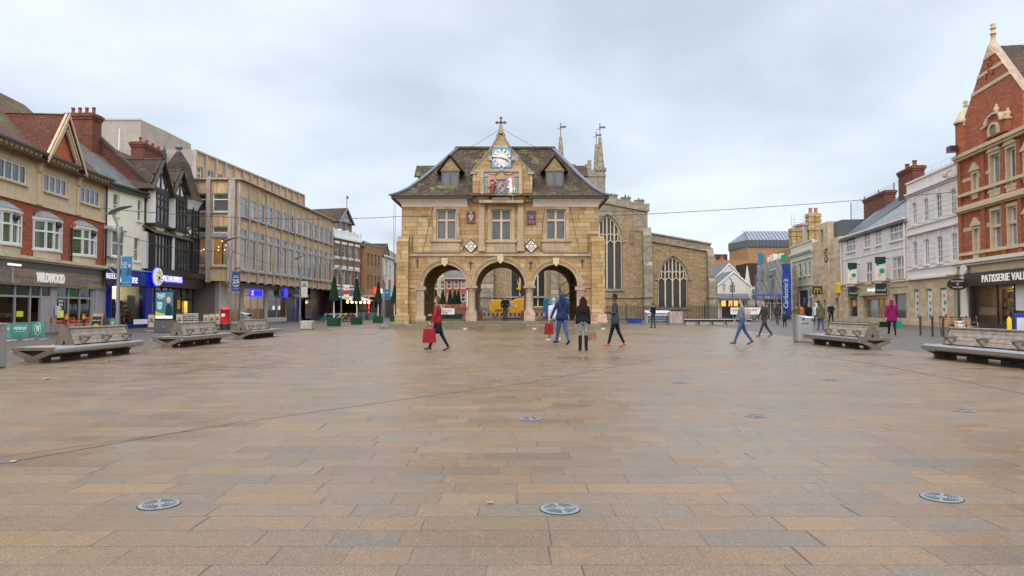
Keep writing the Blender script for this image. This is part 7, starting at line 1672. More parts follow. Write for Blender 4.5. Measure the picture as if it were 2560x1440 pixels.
# ---- lamp posts ----
def lamp(label,x,y,h=5.6,rz=0,arms=True):
    T=thing('lamp_post',label,'lamp post',(x,y,0),rz,group='grey lamp posts with tilted wing heads')
    MB().tube((0,0,0),(0,0,1.1),.105,n=10).tube((0,0,1.1),(0,0,h*.72),.085,.07,10).lathe([(.14,0),(.14,.03),(.1,.04)],n=10).build('pole','grey_pole',T)
    MB().lathe([(.06,h*.72),(.06,h*.76),(.15,h*.88),(.14,h*.885)],n=8).build('funnel','grey_pole',T)
    MB().bar((-.02,0,h*.87),(-.30,0,h-.06),.07,.09).build('arm','grey_pole',T)
    m=MB(); n=8; vs=[]
    for k in range(n+1):
        t=k/n; x_=-.50+1.0*t; z=h-.10+.36*t+.07*math.sin(PI*t); d=.27*math.sin(PI*min(max(t,.08),.94))**.35
        vs+=[(x_,-d,z),(x_,d,z),(x_,d,z+.04),(x_,-d,z+.04)]
    fs=[(0,3,2,1),(4*n,4*n+1,4*n+2,4*n+3)]
    for k in range(n):
        o=4*k
        for a,b in((0,1),(1,2),(2,3),(3,0)): fs.append((o+a,o+b,o+4+b,o+4+a))
    m.add(vs,fs); m.build('lamp_head','lamp_silver',T)
    if arms:
        z=h*.48; MB().bar((0,0,z),(-.42,0,z+.42),.035,.035).bar((0,0,z),(.42,0,z+.42),.035,.035).tube((-.42,0,z+.42),(0,0,z+.6),.008,n=4).tube((.42,0,z+.42),(.0,0,z+.55),.008,n=4).tube((.42,0,z+.42),(.45,0,z+.25),.008,n=4).tube((.45,0,z+.25),(0,0,z-.1),.008,n=4).build('bracket_arm','grey_pole',T)
    return T
lamps=[(295,30.3,'in front of the blue shop with a bright blue banner'),(575,43.4,'behind the red post box with a navy banner'),(750,58,'in front of the dark bank doors with white notices'),(853,71.5,'beside the first green cone tree with red and white boards'),(962,94,'at the far end of the left street behind the cone trees')]
for px,Y,l in lamps: lamp('grey lamp post '+l,P(px,760,Y).x,Y)
lamp('grey lamp post in front of the scaffolded building',P(1936,760,76).x,76,5.6); lamp('slender grey lamp post in front of the gabled white shop',P(1832,760,78).x,78,4.9)
def hbanner(name,label,px0,px1,py0,py1,Y,mat,lines,tm='white_paint',extra=None):
    a,b=P(px0,py1,Y),P(px1,py0,Y); T=thing(name,label,'banner',((a.x+b.x)/2,Y-.02,a.z)); w=b.x-a.x; h=b.z-a.z
    MB().box(-w/2,w/2,-.01,.01,0,h).build('cloth',mat,T); MB().box(-w/2-.12,w/2+.08,-.015,.015,h,h+.03).box(-w/2-.12,w/2,-.015,.015,-.03,0).build('rail','grey_pole',T)
    for s_,fx,fz,fw,fh in lines: text(T,s_,-w/2+w*fx,h*fz,w*fw,h*fh,-.025,tm)
    if extra:
        for (x0,x1,z0,z1,mm) in extra: MB().box(-w/2+w*x0,-w/2+w*x1,-.02,-.012,h*z0,h*z1).build('printed_panel',mm,T)
    return T
b1=hbanner('lamp_banner','bright blue lamp post banner with a person printed on it',304,331,643,713,30.3,'banner_cyan',[('Have you\nheard about\nPOD?\nFind out',.33,.72,.5,.22),('www.helpline.org',.5,.10,.7,.025)])
MB().prism([(-.02,.45),(.24,.45),(.24,.62),(.12,.78),(.02,.72)],-.02,-.012).build('printed_torso','banner_navy',b1); MB().disc(.13,-.012,.86,.06,14,.01,rz=.09).build('printed_face','skin_light',b1)
hbanner('lamp_banner','navy lamp post banner with a large white number 25',580,601,679,728,43.4,'banner_navy',[('25',.5,.50,.78,.2),('We are\ncelebrating',.5,.74,.72,.12),('Queensgate\nCentre',.5,.27,.76,.12),('visitqueensgate',.5,.12,.72,.03)])
hbanner('lamp_notice','white and pink paper notices fixed to the third lamp post',753,769,704,743,58,'dish_grey',[('NOTICE\nPLANNED\nROADWORKS',.5,.80,.8,.25)],'banner_navy',[(.1,.9,.28,.36,'amber_orange')])
hbanner('lamp_notice','red and white sale boards on the lamp post by the bicycles',859,873,712,747,71.4,'white_paint',[('To Let',.5,.78,.7,.15)],'barrier_red',[(.0,1,.32,.62,'barrier_red'),(.0,1,.0,.14,'yellow_sign')])
hbanner('street_banner','bright blue festival banner at the end of the left street',963,976,724,749,93.8,'banner_cyan',[('FUN',.4,.7,.5,.2)])
for px in(956,971): hbanner('hanging_flag','red and green hanging flag %s'%('left of the pair over the street' if px<960 else 'right of the pair over the street'),px,px+6,700,730,96,'flag_green',[],extra=[(0,1,.58,1,'flag_red')])
# ---- artificial cone trees ----
def cone_tree():
    T=thing('cone_tree','x','topiary tree',(0,0,0),group='green cone trees in square boxes')
    MB().box(-.42,.42,-.42,.42,0,.62).build('box_planter','turf_box_green',T,.03); MB().tube((0,0,.6),(0,0,1.95),.045,n=8).build('trunk','white_render',T)
    m=MB(); rnd=random.Random(8); nz,na=34,30; vs=[]; z0,z1=1.92,3.82
    for j in range(nz+1):
        f=j/nz; 
        for i in range(na): a=2*PI*i/na; r=(.385*(1-f)+.07*f)*(1+rnd.uniform(-.07,.07)); vs.append((r*math.cos(a),r*math.sin(a),z0+(z1-z0)*f+rnd.uniform(-.015,.015)))
    m.add(vs,[(j*na+i,j*na+(i+1)%na,(j+1)*na+(i+1)%na,(j+1)*na+i) for j in range(nz) for i in range(na)]+[tuple(range(na-1,-1,-1)),tuple(range(nz*na,(nz+1)*na))])
    for k in range(2600):
        f=rnd.random()**1.3; a=rnd.uniform(0,2*PI); r=(.385*(1-f)+.07*f); c=Vector((r*math.cos(a),r*math.sin(a),z0+(z1-z0)*f)); o=Vector((math.cos(a),math.sin(a),rnd.uniform(-.6,.8))).normalized()*rnd.uniform(.03,.06); t=Vector((-math.sin(a),math.cos(a),0))*.012
        m.add([c-t,c+t,c+o],[(0,1,2)])
    m.build('crown','turf_green',T); return T
ct=cone_tree(); first=True
spots=[(831,815,'nearest green cone tree, in front of the bicycles'),(889,811,'green cone tree, second from the left in the row'),(943,807,'green cone tree, third from the left in the row')]
for px,py,l in spots:
    g=G(px,py)
    if first: ct.location=(g.x,g.y+.42,0); ct['label']=l; ct.scale=(1,1,1); first=False
    else: dup(ct,(g.x,g.y+.42,0),.05,l)
dup(ct,(P(986,760,72).x,72,0),0,'green cone tree hugging the left corner of the market hall')
for i,px in enumerate((1089,1107,1125,1137,1146)): 
    o=dup(ct,(P(px,760,88+i).x,88+i,0),.1*i,'dark green cone tree seen through the left arch, '+['leftmost of five','second of five from the left','middle one of five','fourth of five from the left','rightmost of five'][i]); o.scale=(1.12,1.12,1.0)
# ---- stone block, planters, bicycles ----
g=G(765,824); T=thing('stone_block','rough pale stone cube seat on the paving before the bank','stone block',(g.x,g.y+.3,0)); MB().box(-.36,.36,-.33,.33,0,.55).build('block','cast_stone',T,.05)
for i,(px,Y) in enumerate(((897,80),(909,80),(919,81),(930,80),(941,81))):
    T=thing('shrub_planter','grey planter with round clipped shrub, %s of five by the red doorway'%('leftmost','second','third','fourth','rightmost')[i],'planter',(P(px,760,Y).x,Y,0),group='grey shrub planters')
    MB().prismz([(-.24,-.24),(.24,-.24),(.24,.24),(-.24,.24)],0,.85).build('pot','planter_grey',T,.02); m=MB(); rnd=random.Random(i)
    for k in range(500): a,b=rnd.uniform(0,2*PI),rnd.uniform(-.3,1); r=.3*rnd.random()**.3; q=math.sqrt(max(0,1-b*b)); c=Vector((r*q*math.cos(a),r*q*math.sin(a),1.05+r*b)); d=Vector([rnd.uniform(-.05,.05) for _ in range(3)]); e=Vector([rnd.uniform(-.05,.05) for _ in range(3)]); m.add([c-d,c+e,c+d],[(0,1,2)])
    m.build('shrub','leaf_green',T)
def bicycle(label,x,y,rz,mat):
    T=thing('bicycle',label,'bicycle',(x,y,0),rz,group='bicycles at the rack')
    for cx in(-.52,.52):
        m=MB(); n=20
        for i in range(n): a,b=2*PI*i/n,2*PI*(i+1)/n; m.tube((cx+.33*math.cos(a),0,.34+.33*math.sin(a)),(cx+.33*math.cos(b),0,.34+.33*math.sin(b)),.022,n=5,cap=False)
        w=m.build('wheel','tyre_black',T); m=MB()
        for i in range(8): a=PI*i/8; m.tube((cx-.31*math.cos(a),0,.34-.31*math.sin(a)),(cx+.31*math.cos(a),0,.34+.31*math.sin(a)),.005,n=3,cap=False)
        m.build('spokes','brushed_steel',w)
    m=MB()
    for p,q in(((-.52,.34),(-.1,.32)),((-.1,.32),(-.22,.85)),((-.52,.34),(-.2,.78)),((-.2,.78),(.36,.82)),((-.1,.32),(.38,.75)),((.52,.34),(.34,.95))): m.tube((p[0],0,p[1]),(q[0],0,q[1]),.02,n=6)
    m.build('frame',mat,T); MB().box(-.34,-.1,-.06,.06,.86,.92).build('saddle','signal_black',T,.02); MB().tube((.34,-.25,.98),(.34,.25,.98),.015,n=6).tube((.34,0,.93),(.34,0,.98),.02,n=6).build('handlebar','signal_black',T)
for px,rz,mt,l in((820,.5,'machine_blue','leftmost bicycle of the rack beside the first cone tree'),(844,1.0,'bin_lid','bicycle with bright frame behind the first cone tree'),(858,.8,'yellow_sign','yellow framed bicycle left of the red and white boards'),(872,1.1,'rust_dark','dark bicycle under the red and white boards'),(884,.9,'post_red','rightmost bicycle of the rack with a red frame')): bicycle(l,P(px,760,68).x,68,rz,mt)
T=thing('bike_rack','low pale rail of the bicycle rack','rack',(P(812,760,69).x,69,0)); MB().tube((0,0,.75),(3.2,0,.75),.035).tube((.1,0,0),(.1,0,.75),.035).tube((3.1,0,0),(3.1,0,.75),.035).build('rail','dish_grey',T)
# ---- cafe things on the left ----
def screen(label,px0,px1,py0,py1,Y,mat,lines,tm='dial_cream',ring=False,cat='cafe screen'):
    a,b=P(px0,py1,Y),P(px1,py0,Y); T=thing('cafe_screen',label,cat,((a.x+b.x)/2,Y,0),group='cafe screens'); w=b.x-a.x; z1=b.z; z0=max(.12,a.z)
    MB().box(-w/2,w/2,-.012,.012,z0,z1-.03).build('panel',mat,T); MB().tube((-w/2-.03,0,0),(-w/2-.03,0,z1),.02,n=8).tube((w/2+.03,0,0),(w/2+.03,0,z1),.02,n=8).tube((-w/2,0,z1),(w/2,0,z1),.015,n=6).build('frame','grey_pole',T)
    for s_ in(-1,1): MB().box(s_*w/2-.1,s_*w/2+.1,-.2,.2,0,.025).build('foot','dish_grey',T)
    for s_,fx,fz,fw,fh in lines: text(T,s_,-w/2+w*fx,z0+(z1-z0)*fz,w*fw,(z1-z0)*fh,-.02,tm)
    if ring:
        m=MB(); n=22; c=z0+(z1-z0)*.52
        for i in range(n): p,q=2*PI*i/n,2*PI*(i+1)/n; m.bar((w*.23*math.cos(p),-.02,c+.27*math.sin(p)),(w*.23*math.cos(q),-.02,c+.27*math.sin(q)),.01,.03,up=(0,1,0))
        m.build('ring',tm,T); text(T,'W',0,c,w*.26,.32,-.02,tm)
    return T
screen('green fabric cafe screen with white restaurant name',31,71,807,851,28.5,'mint_screen',[('WILDWOOD',.5,.60,.82,.20),('GRILLS   PIZZA   PASTA',.5,.38,.6,.05)])
screen('green fabric cafe screen with round white W emblem',79,112,805,848,29.2,'mint_screen',[],ring=True); screen('green cafe screen partly cut off by the litter bin at the left edge',-12,28,808,848,27.8,'mint_screen',[('WILDWOOD',.5,.60,.82,.20)]); screen('green cafe screen half hidden behind the first lamp post',271,292,795,830,37,'mint_screen',[],ring=True)
for px0,px1,py0,py1,Y,l in((371,387,786,818,40.5,'beige cafe screen left of the advertising kiosk'),(440,458,785,815,42.5,'beige cafe screen right of the advertising kiosk'),(509,522,786,812,45,'beige cafe screen, left one of three by the post box'),(523,537,785,811,45.6,'beige cafe screen, middle one of three by the post box'),(538,550,784,810,46.2,'beige cafe screen, right one of three by the post box')): screen(l,px0,px1,py0,py1,Y,'cream_stone_trim',[('PIZZA\nEXPRESS',.5,.55,.6,.3)],'shop_dark_grey')
T=thing('ornate_railing','low white ornamental metal screen between the beige cafe screens','railing',(P(459,760,43.5).x,43.5,0)); wd=P(496,760,43.5).x-P(459,760,43.5).x
m=MB().box(0,wd,-.01,.01,.95,1.0).box(0,wd,-.01,.01,.1,.14)
for i in range(9):
    c=wd*(i+.5)/9
    for z in(.3,.55,.8):
        for k in range(8): p,q=2*PI*k/8,2*PI*(k+1)/8; m.bar((c+.055*math.cos(p),0,z+.1*math.sin(p)),(c+.055*math.cos(q),0,z+.1*math.sin(q)),.02,.02)
m.build('lattice','white_paint',T)
def aboard(label,px0,px1,py0,py1,Y,mats,lines,rz=0):
    a,b=P(px0,py1,Y),P(px1,py0,Y); w=(b.x-a.x)/2; h=b.z; T=thing('pavement_sign',label,'pavement sign',((a.x+b.x)/2,Y,0),rz)
    for s_ in(-1,1): MB().add([(-w,s_*.3,0),(w,s_*.3,0),(w,s_*.06,h),(-w,s_*.06,h),(-w,s_*.3-.03,0),(w,s_*.3-.03,0),(w,s_*.06-.03,h),(-w,s_*.06-.03,h)],[(0,3,2,1),(4,5,6,7),(0,1,5,4),(1,2,6,5),(2,3,7,6),(3,0,4,7)]).build('frame',mats[0],T)
    f=lambda z:-.3-.035+.24*z/h; MB().quad((-w+.06,f(.15)-.004,.15),(w-.06,f(.15)-.004,.15),(w-.06,f(h*.78)-.004,h*.78),(-w+.06,f(h*.78)-.004,h*.78)).build('board',mats[1],T)
    for s_,fz,fw,fh,mm in lines: o=text(T,s_,0,h*fz,w*2*fw,h*fh,f(h*fz)-.012,mm); o.rotation_euler[0]=-math.atan(.24/h)
    return T
t=aboard('wooden pavement sign with green poster outside the restaurant',233,262,781,830,36.5,['board_light','dark_green'],[('WILDWOOD',.88,.8,.10,'dial_cream'),('MAKE PARTY',.62,.75,.05,'white_paint')]); MB().prism([(-.22,.3),(.22,.3),(.15,.45),(0,.52),(-.12,.45)],-.29,-.26).build('printed_food','amber_orange',t)
aboard('black pavement sign with white board by the cafe chairs on the right',2378,2408,792,830,33.5,['signal_black','dial_cream'],[('VALERIE',.65,.6,.07,'planter_grey')])
def chair(label,x,y,rz,mat,seatm,group):
    T=thing('cafe_chair',label,'chair',(x,y,0),rz,group=group)
    for a,b in((-.2,-.2),(.2,-.2),(-.2,.2),(.2,.2)): MB().tube((a,b,0),(a*.92,b*.92,.45 if b<0 else .45),.014,n=6).build('leg',mat,T)
    MB().box(-.22,.22,-.21,.21,.44,.47).build('seat',seatm,T); m=MB().tube((-.2,.2,.45),(-.2,.25,.86),.014,n=6).tube((.2,.2,.45),(.2,.25,.86),.014,n=6)
    for k in range(4): m.box(-.2,.2,.235,.25,.56+k*.08,.61+k*.08)
    m.build('backrest',seatm,T); MB().tube((-.23,.2,.66),(-.23,-.18,.66),.014,n=6).tube((.23,.2,.66),(.23,-.18,.66),.014,n=6).tube((-.23,-.18,.66),(-.2,-.2,.45),.014,n=6).tube((.23,-.18,.66),(.2,-.2,.45),.014,n=6).build('armrest',mat,T)
for i,(px,Y,rz) in enumerate(((143,35.2,2.4),(153,36.4,-1.2),(178,36.2,2.2),(190,36.8,2.9),(203,37.3,-1.0),(214,37.8,-2))): chair('orange metal cafe chair outside the restaurant, number %d from the left'%(i+1) if 0 else 'orange metal cafe chair, %s of six in front of the restaurant windows'%('leftmost','second from left','third from left','fourth from left','fifth from left','rightmost')[i],P(px,760,Y).x,Y,rz,'orange_red','orange_red','orange cafe chairs')
for i,(px,Y) in enumerate(((166,36),(210,37.2))):
    T=thing('cafe_table','small dark cafe table with orange pot, %s of two outside the restaurant'%('left','right')[i],'table',(P(px,760,Y).x,Y,0),group='dark cafe tables'); MB().lathe([(.28,.70),(.28,.73)],n=16).build('table_top','signal_black',T); MB().tube((0,0,0),(0,0,.7),.03).lathe([(.2,0),(.2,.02)],n=12).build('leg','signal_black',T)
    Q=thing('flower_pot','orange pot standing on the %s cafe table'%('left','right')[i],'pot',(P(px,760,Y).x,Y,.73)); MB().lathe([(.06,0),(.09,.14),(.08,.16)],n=12).build('pot','amber_orange',Q); MB().lathe([(.03,.16),(.09,.2),(.05,.27),(.01,.28)],n=8).build('flowers','leaf_orange',Q)
# ---- right side: bollards, cafe chairs ----
for i,(px,Y) in enumerate(((2300,33.5),(2330,32),(2350,34),(2357,31.5),(2415,33),(2440,31.8))):
    T=thing('bollard','slim black bollard, %s of six before the pink building and patisserie'%('leftmost','second from left','third from left','fourth from left','fifth from left','rightmost')[i],'bollard',(P(px,760,Y).x,Y,0),group='slim black bollards'); MB().tube((0,0,0),(0,0,.92),.045,n=12).build('post','iron',T); MB().lathe([(.055,.84),(.055,.90),(.03,.96),(.005,.97)],n=12).build('cap','iron',T)
for i,(px,Y,rz) in enumerate(((2352,32.6,PI),(2372,33,PI+.2),(2392,32.8,.3),(2425,32.5,.1))): chair('pale cafe chair with steel legs, %s of four by the black pavement sign'%('leftmost','second from left','third from left','rightmost')[i],P(px,760,Y).x,Y,rz,'brushed_steel','terracotta_pot','pale cafe chairs')
T=thing('pavement_sign','blue framed notice board on the far right behind the bench','pavement sign',(P(2556,760,27).x,27,0)); MB().box(-.35,.35,-.04,.04,.1,1.12).build('frame','shop_blue',T,.03); MB().box(-.27,.27,-.05,-.041,.2,.95).build('board','dish_grey',T)
T=thing('wet_floor_sign','small yellow safety sign inside the chain barrier by the patisserie','sign',(P(2522,760,29).x,29,0)); MB().prism([(-.1,0),(.1,0),(.09,.85),(.0,.98),(-.09,.85)],-.02,.02).build('board','yellow_sign',T)
# ---- fountain jets let into the paving ----
def jet(label,x,y,r=.125):
    T=thing('fountain_cover',label,'drain cover',(x,y,0),random.uniform(0,1.5),group='round metal covers in the paving')
    m=MB().lathe([(r,0),(r,.006),(r*.86,.007)],n=32,smooth=False); m.build('rim','grate_metal',T)
    MB().lathe([(r*1.04,.0),(r*1.04,.0035)],n=32,smooth=False).build('gap','slot_black',T)
    MB().lathe([(r*.85,.002),(r*.85,.0085),(r*.22,.0086)],n=32,smooth=False).build('disc','grate_metal',T)
    m=MB()
    for rr_ in(.34,.48,.62,.76):
        for q in range(4):
            n=6; a0=q*PI/2+.14
            for k in range(n):
                t0=a0+(PI/2-.28)*k/n; t1=a0+(PI/2-.28)*(k+1)/n
                m.quad(*[(rx*r*math.cos(t),rx*r*math.sin(t),.0095) for rx,t in((rr_-.028,t0),(rr_+.028,t0),(rr_+.028,t1),(rr_-.028,t1))])
    m.build('slots','slot_black',T)
for px,py,l in((398,1262,'round slotted metal cover in the left foreground paving'),(1400,1273,'round slotted metal cover in the middle foreground paving'),(2354,1245,'round slotted metal cover in the right foreground paving'),(1326,1048,'round metal cover in the second row, nearest the picture centre'),(1889,1041,'round metal cover in the second row, right of centre'),(2412,1028,'round metal cover in the second row, at the far right'),(1700,957,'faint round cover in the third row, left one'),(2076,950,'faint round cover in the third row, right one')): g=G(px,py); jet(l,g.x,g.y,.128 if py>1100 else .125)
for px,l in((1163,'glowing round ground light at the foot of the left arch column'),(1336,'glowing round ground light at the foot of the right arch column'),(1508,'glowing round ground light by the right corner of the market hall')):
    g=G(px,823); T=thing('ground_light',l,'light',(g.x,g.y,0),group='ground lights before the steps'); MB().lathe([(.17,0),(.17,.012),(.13,.014)],n=20).build('rim','grate_metal',T); MB().lathe([(.13,.0),(.125,.018),(.05,.022)],n=20).build('lens','uplight_glow',T)
# ---- fallen leaves and litter ----
rnd=random.Random(12)
def leaf(label,x,y,s,mat):
    T=thing('fallen_leaf',label,'leaf',(x,y,.002),rnd.uniform(0,6),group='fallen leaves'); m=MB(); n=9; pts=[]
    for i in range(n): a=2*PI*i/n; r=s*(1 if i%2 else .62); pts.append((r*math.cos(a),r*math.sin(a)*.8,.004+.25*s*abs(math.cos(a*1.5))))
    m.add(pts+[(0,0,.02*s+.004)],[(i,(i+1)%n,n) for i in range(n)]); m.build('blade',mat,T)
leaf('curled orange leaf lying in the middle foreground',G(1225,1259).x,G(1225,1259).y,.028,'leaf_orange'); leaf('yellow leaf on the dark joint at the lower left edge',G(32,1156).x,G(32,1156).y,.035,'leaf_yellow')
for px,py in((66,910),(118,948),(273,903),(610,902),(440,884),(420,890),(385,866),(372,874),(495,872),(300,860)): g=G(px,py); leaf(['orange leaf by the foot of the nearest left bench','yellow leaf in front of the nearest left bench','orange leaf right of the nearest left bench','tiny leaf alone on the slabs left of the hall steps','tiny leaf below the middle left bench','tiny leaf left of the middle left bench foot','leaf on the setts between the two nearest left benches','second leaf on the setts between the two nearest left benches','leaf under the tip of the middle left bench','leaf on the setts right behind the nearest left bench'][[66,118,273,610,440,420,385,372,495,300].index(px)],g.x,g.y,rnd.uniform(.05,.09),rnd.choice(['leaf_orange','leaf_yellow']))
# ---- festoon cables ----
def cable(label,a,b,sag,r=.018,bulbs=True):
    T=thing('festoon_cable',label,'cable',a); a=Vector(a); b=Vector(b); n=28; m=MB(); p=[]
    for i in range(n+1): t=i/n; q=(b-a)*t; q.z-=sag*4*t*(1-t); p.append(q)
    for u,v in zip(p,p[1:]): m.tube(u,v,r,n=5,cap=False)
    m.build('wire','wire_black',T)
    if bulbs:
        m=MB()
        for q in p[1:-1]: m.box(q.x-.016,q.x+.016,q.y-.016,q.y+.016,q.z-.05,q.z)
        m.build('lamp_holder','wire_black',T)
cable('long thin cable from the left street to the market hall',P(250,520,36),P(1003,541,45),.35,.016); cable('long thin cable from the market hall to the red brick building',P(1497,541,45.1),P(2405,478,46.8),.15,.018)
cable('thin cable from the hall roof ridge up to the gable cross, left side',P(1170,371,48.4),P(1250,322,45),.05,.012,False); cable('thin cable from the hall roof ridge up to the gable cross, right side',P(1256,322,45),P(1345,371,48.4),.05,.012,False)
cable('lower sagging cable crossing the left lamp posts',P(300,585,30.3),P(580,627,43.4),.3,.012,False); cable('lower cable continuing to the third left lamp post',P(580,627,43.4),P(750,667,58),.3,.014,False); cable('lower cable continuing to the fourth left lamp post',P(750,667,58),P(853,687,71.5),.2,.015,False)
cable('hanging string of lights dropping from the left hall eaves',P(985,495,44),P(984,655,46),0,.010); cable('second hanging string of lights at the left hall eaves',P(990,500,44),P(986,656,46.2),.0,.010,False)
# ---- birds on the battlements ----
for i,(px,py) in enumerate(((1529,488),(1537,489),(1563,492),(1571,494),(1597,500),(1605,502))):
    p=P(px,py+3,72.1); T=thing('bird','small dark pigeon on the church battlement, %s of six'%('leftmost','second from left','third from left','fourth from left','fifth from left','rightmost')[i],'bird',tuple(p),group='pigeons on the battlements'); MB().lathe([(.01,0),(.09,.06),(.11,.15),(.07,.24),(.055,.28),(.065,.33),(.01,.38)],n=8).prism([(-.05,.08),(.05,.08),(.16,.02),(.17,.06)],-.03,.03).build('body','signal_black',T)
# ================= PEOPLE =================
for n_,c_ in (('cloth_red',(.27,.018,.025)),('cloth_navy',(.018,.03,.085)),('cloth_dark_navy',(.010,.013,.028)),('cloth_black',(.014,.014,.016)),('cloth_charcoal',(.045,.045,.05)),('cloth_grey',(.20,.20,.22)),('cloth_jean',(.05,.09,.19)),('cloth_purple',(.20,.01,.075)),('cloth_olive',(.10,.095,.05)),('cloth_orange',(.42,.13,.03)),('cloth_light',(.50,.52,.56)),('cloth_tan',(.25,.15,.10)),('boot_orange',(.50,.14,.03)),('bag_pink',(.60,.38,.30)),('cloth_brown',(.12,.08,.06)),('hair_dark',(.022,.010,.008)),('hair_brown',(.10,.05,.03)),('hair_grey',(.35,.34,.33)),('cloth_white',(.60,.60,.58)),('cloth_green',(.02,.22,.15))): plain(n_,c_,.85,var=.18,vs=9,bump=.25,bs=25,spec=.15)
def bake(o):
    dg=bpy.context.evaluated_depsgraph_get(); dg.update(); me=bpy.data.meshes.new_from_object(o.evaluated_get(dg)); o.modifiers.clear(); o.data=me; return me
def capsule(mb,p,q,r0,r1,sx=1,n=12):
    p=Vector(p);q=Vector(q);d=(q-p); L_=d.length; 
    if L_<1e-5: d=Vector((0,0,1)); L_=1e-5
    d=d.normalized(); a=Vector((1,0,0)) if abs(d.x)<.8 else Vector((0,1,0)); a=(a-d*a.dot(d)).normalized(); b=d.cross(a); rings=[]
    for k in range(4): t=PI/2*(1-k/3.0)*-1; 
    prof=[]
    for k in range(1,4): t=-PI/2+PI/2*k/3; prof.append((r0*math.cos(t),r0*math.sin(t)))
    for k in range(0,3): t=PI/2*k/3; prof.append((r1*math.cos(t),L_+r1*math.sin(t)))
    vs=[p-d*r0]; 
    for r,h in prof:
        for i in range(n): t=2*PI*i/n; vs.append(p+d*h+a*math.cos(t)*r*sx+b*math.sin(t)*r)
    vs.append(q+d*r1); k=len(prof); fs=[(0,1+(i+1)%n,1+i) for i in range(n)]
    for j in range(k-1):
        for i in range(n): fs.append((1+j*n+i,1+j*n+(i+1)%n,1+(j+1)*n+(i+1)%n,1+(j+1)*n+i))
    e=1+k*n; fs+=[(e,1+(k-1)*n+i,1+(k-1)*n+(i+1)%n) for i in range(n)]
    mb.add(vs,fs,0,True)
def limb(root,d1,L1,d2,L2): a=Vector(root)+Vector(d1).normalized()*L1; return a,a+Vector(d2).normalized()*L2
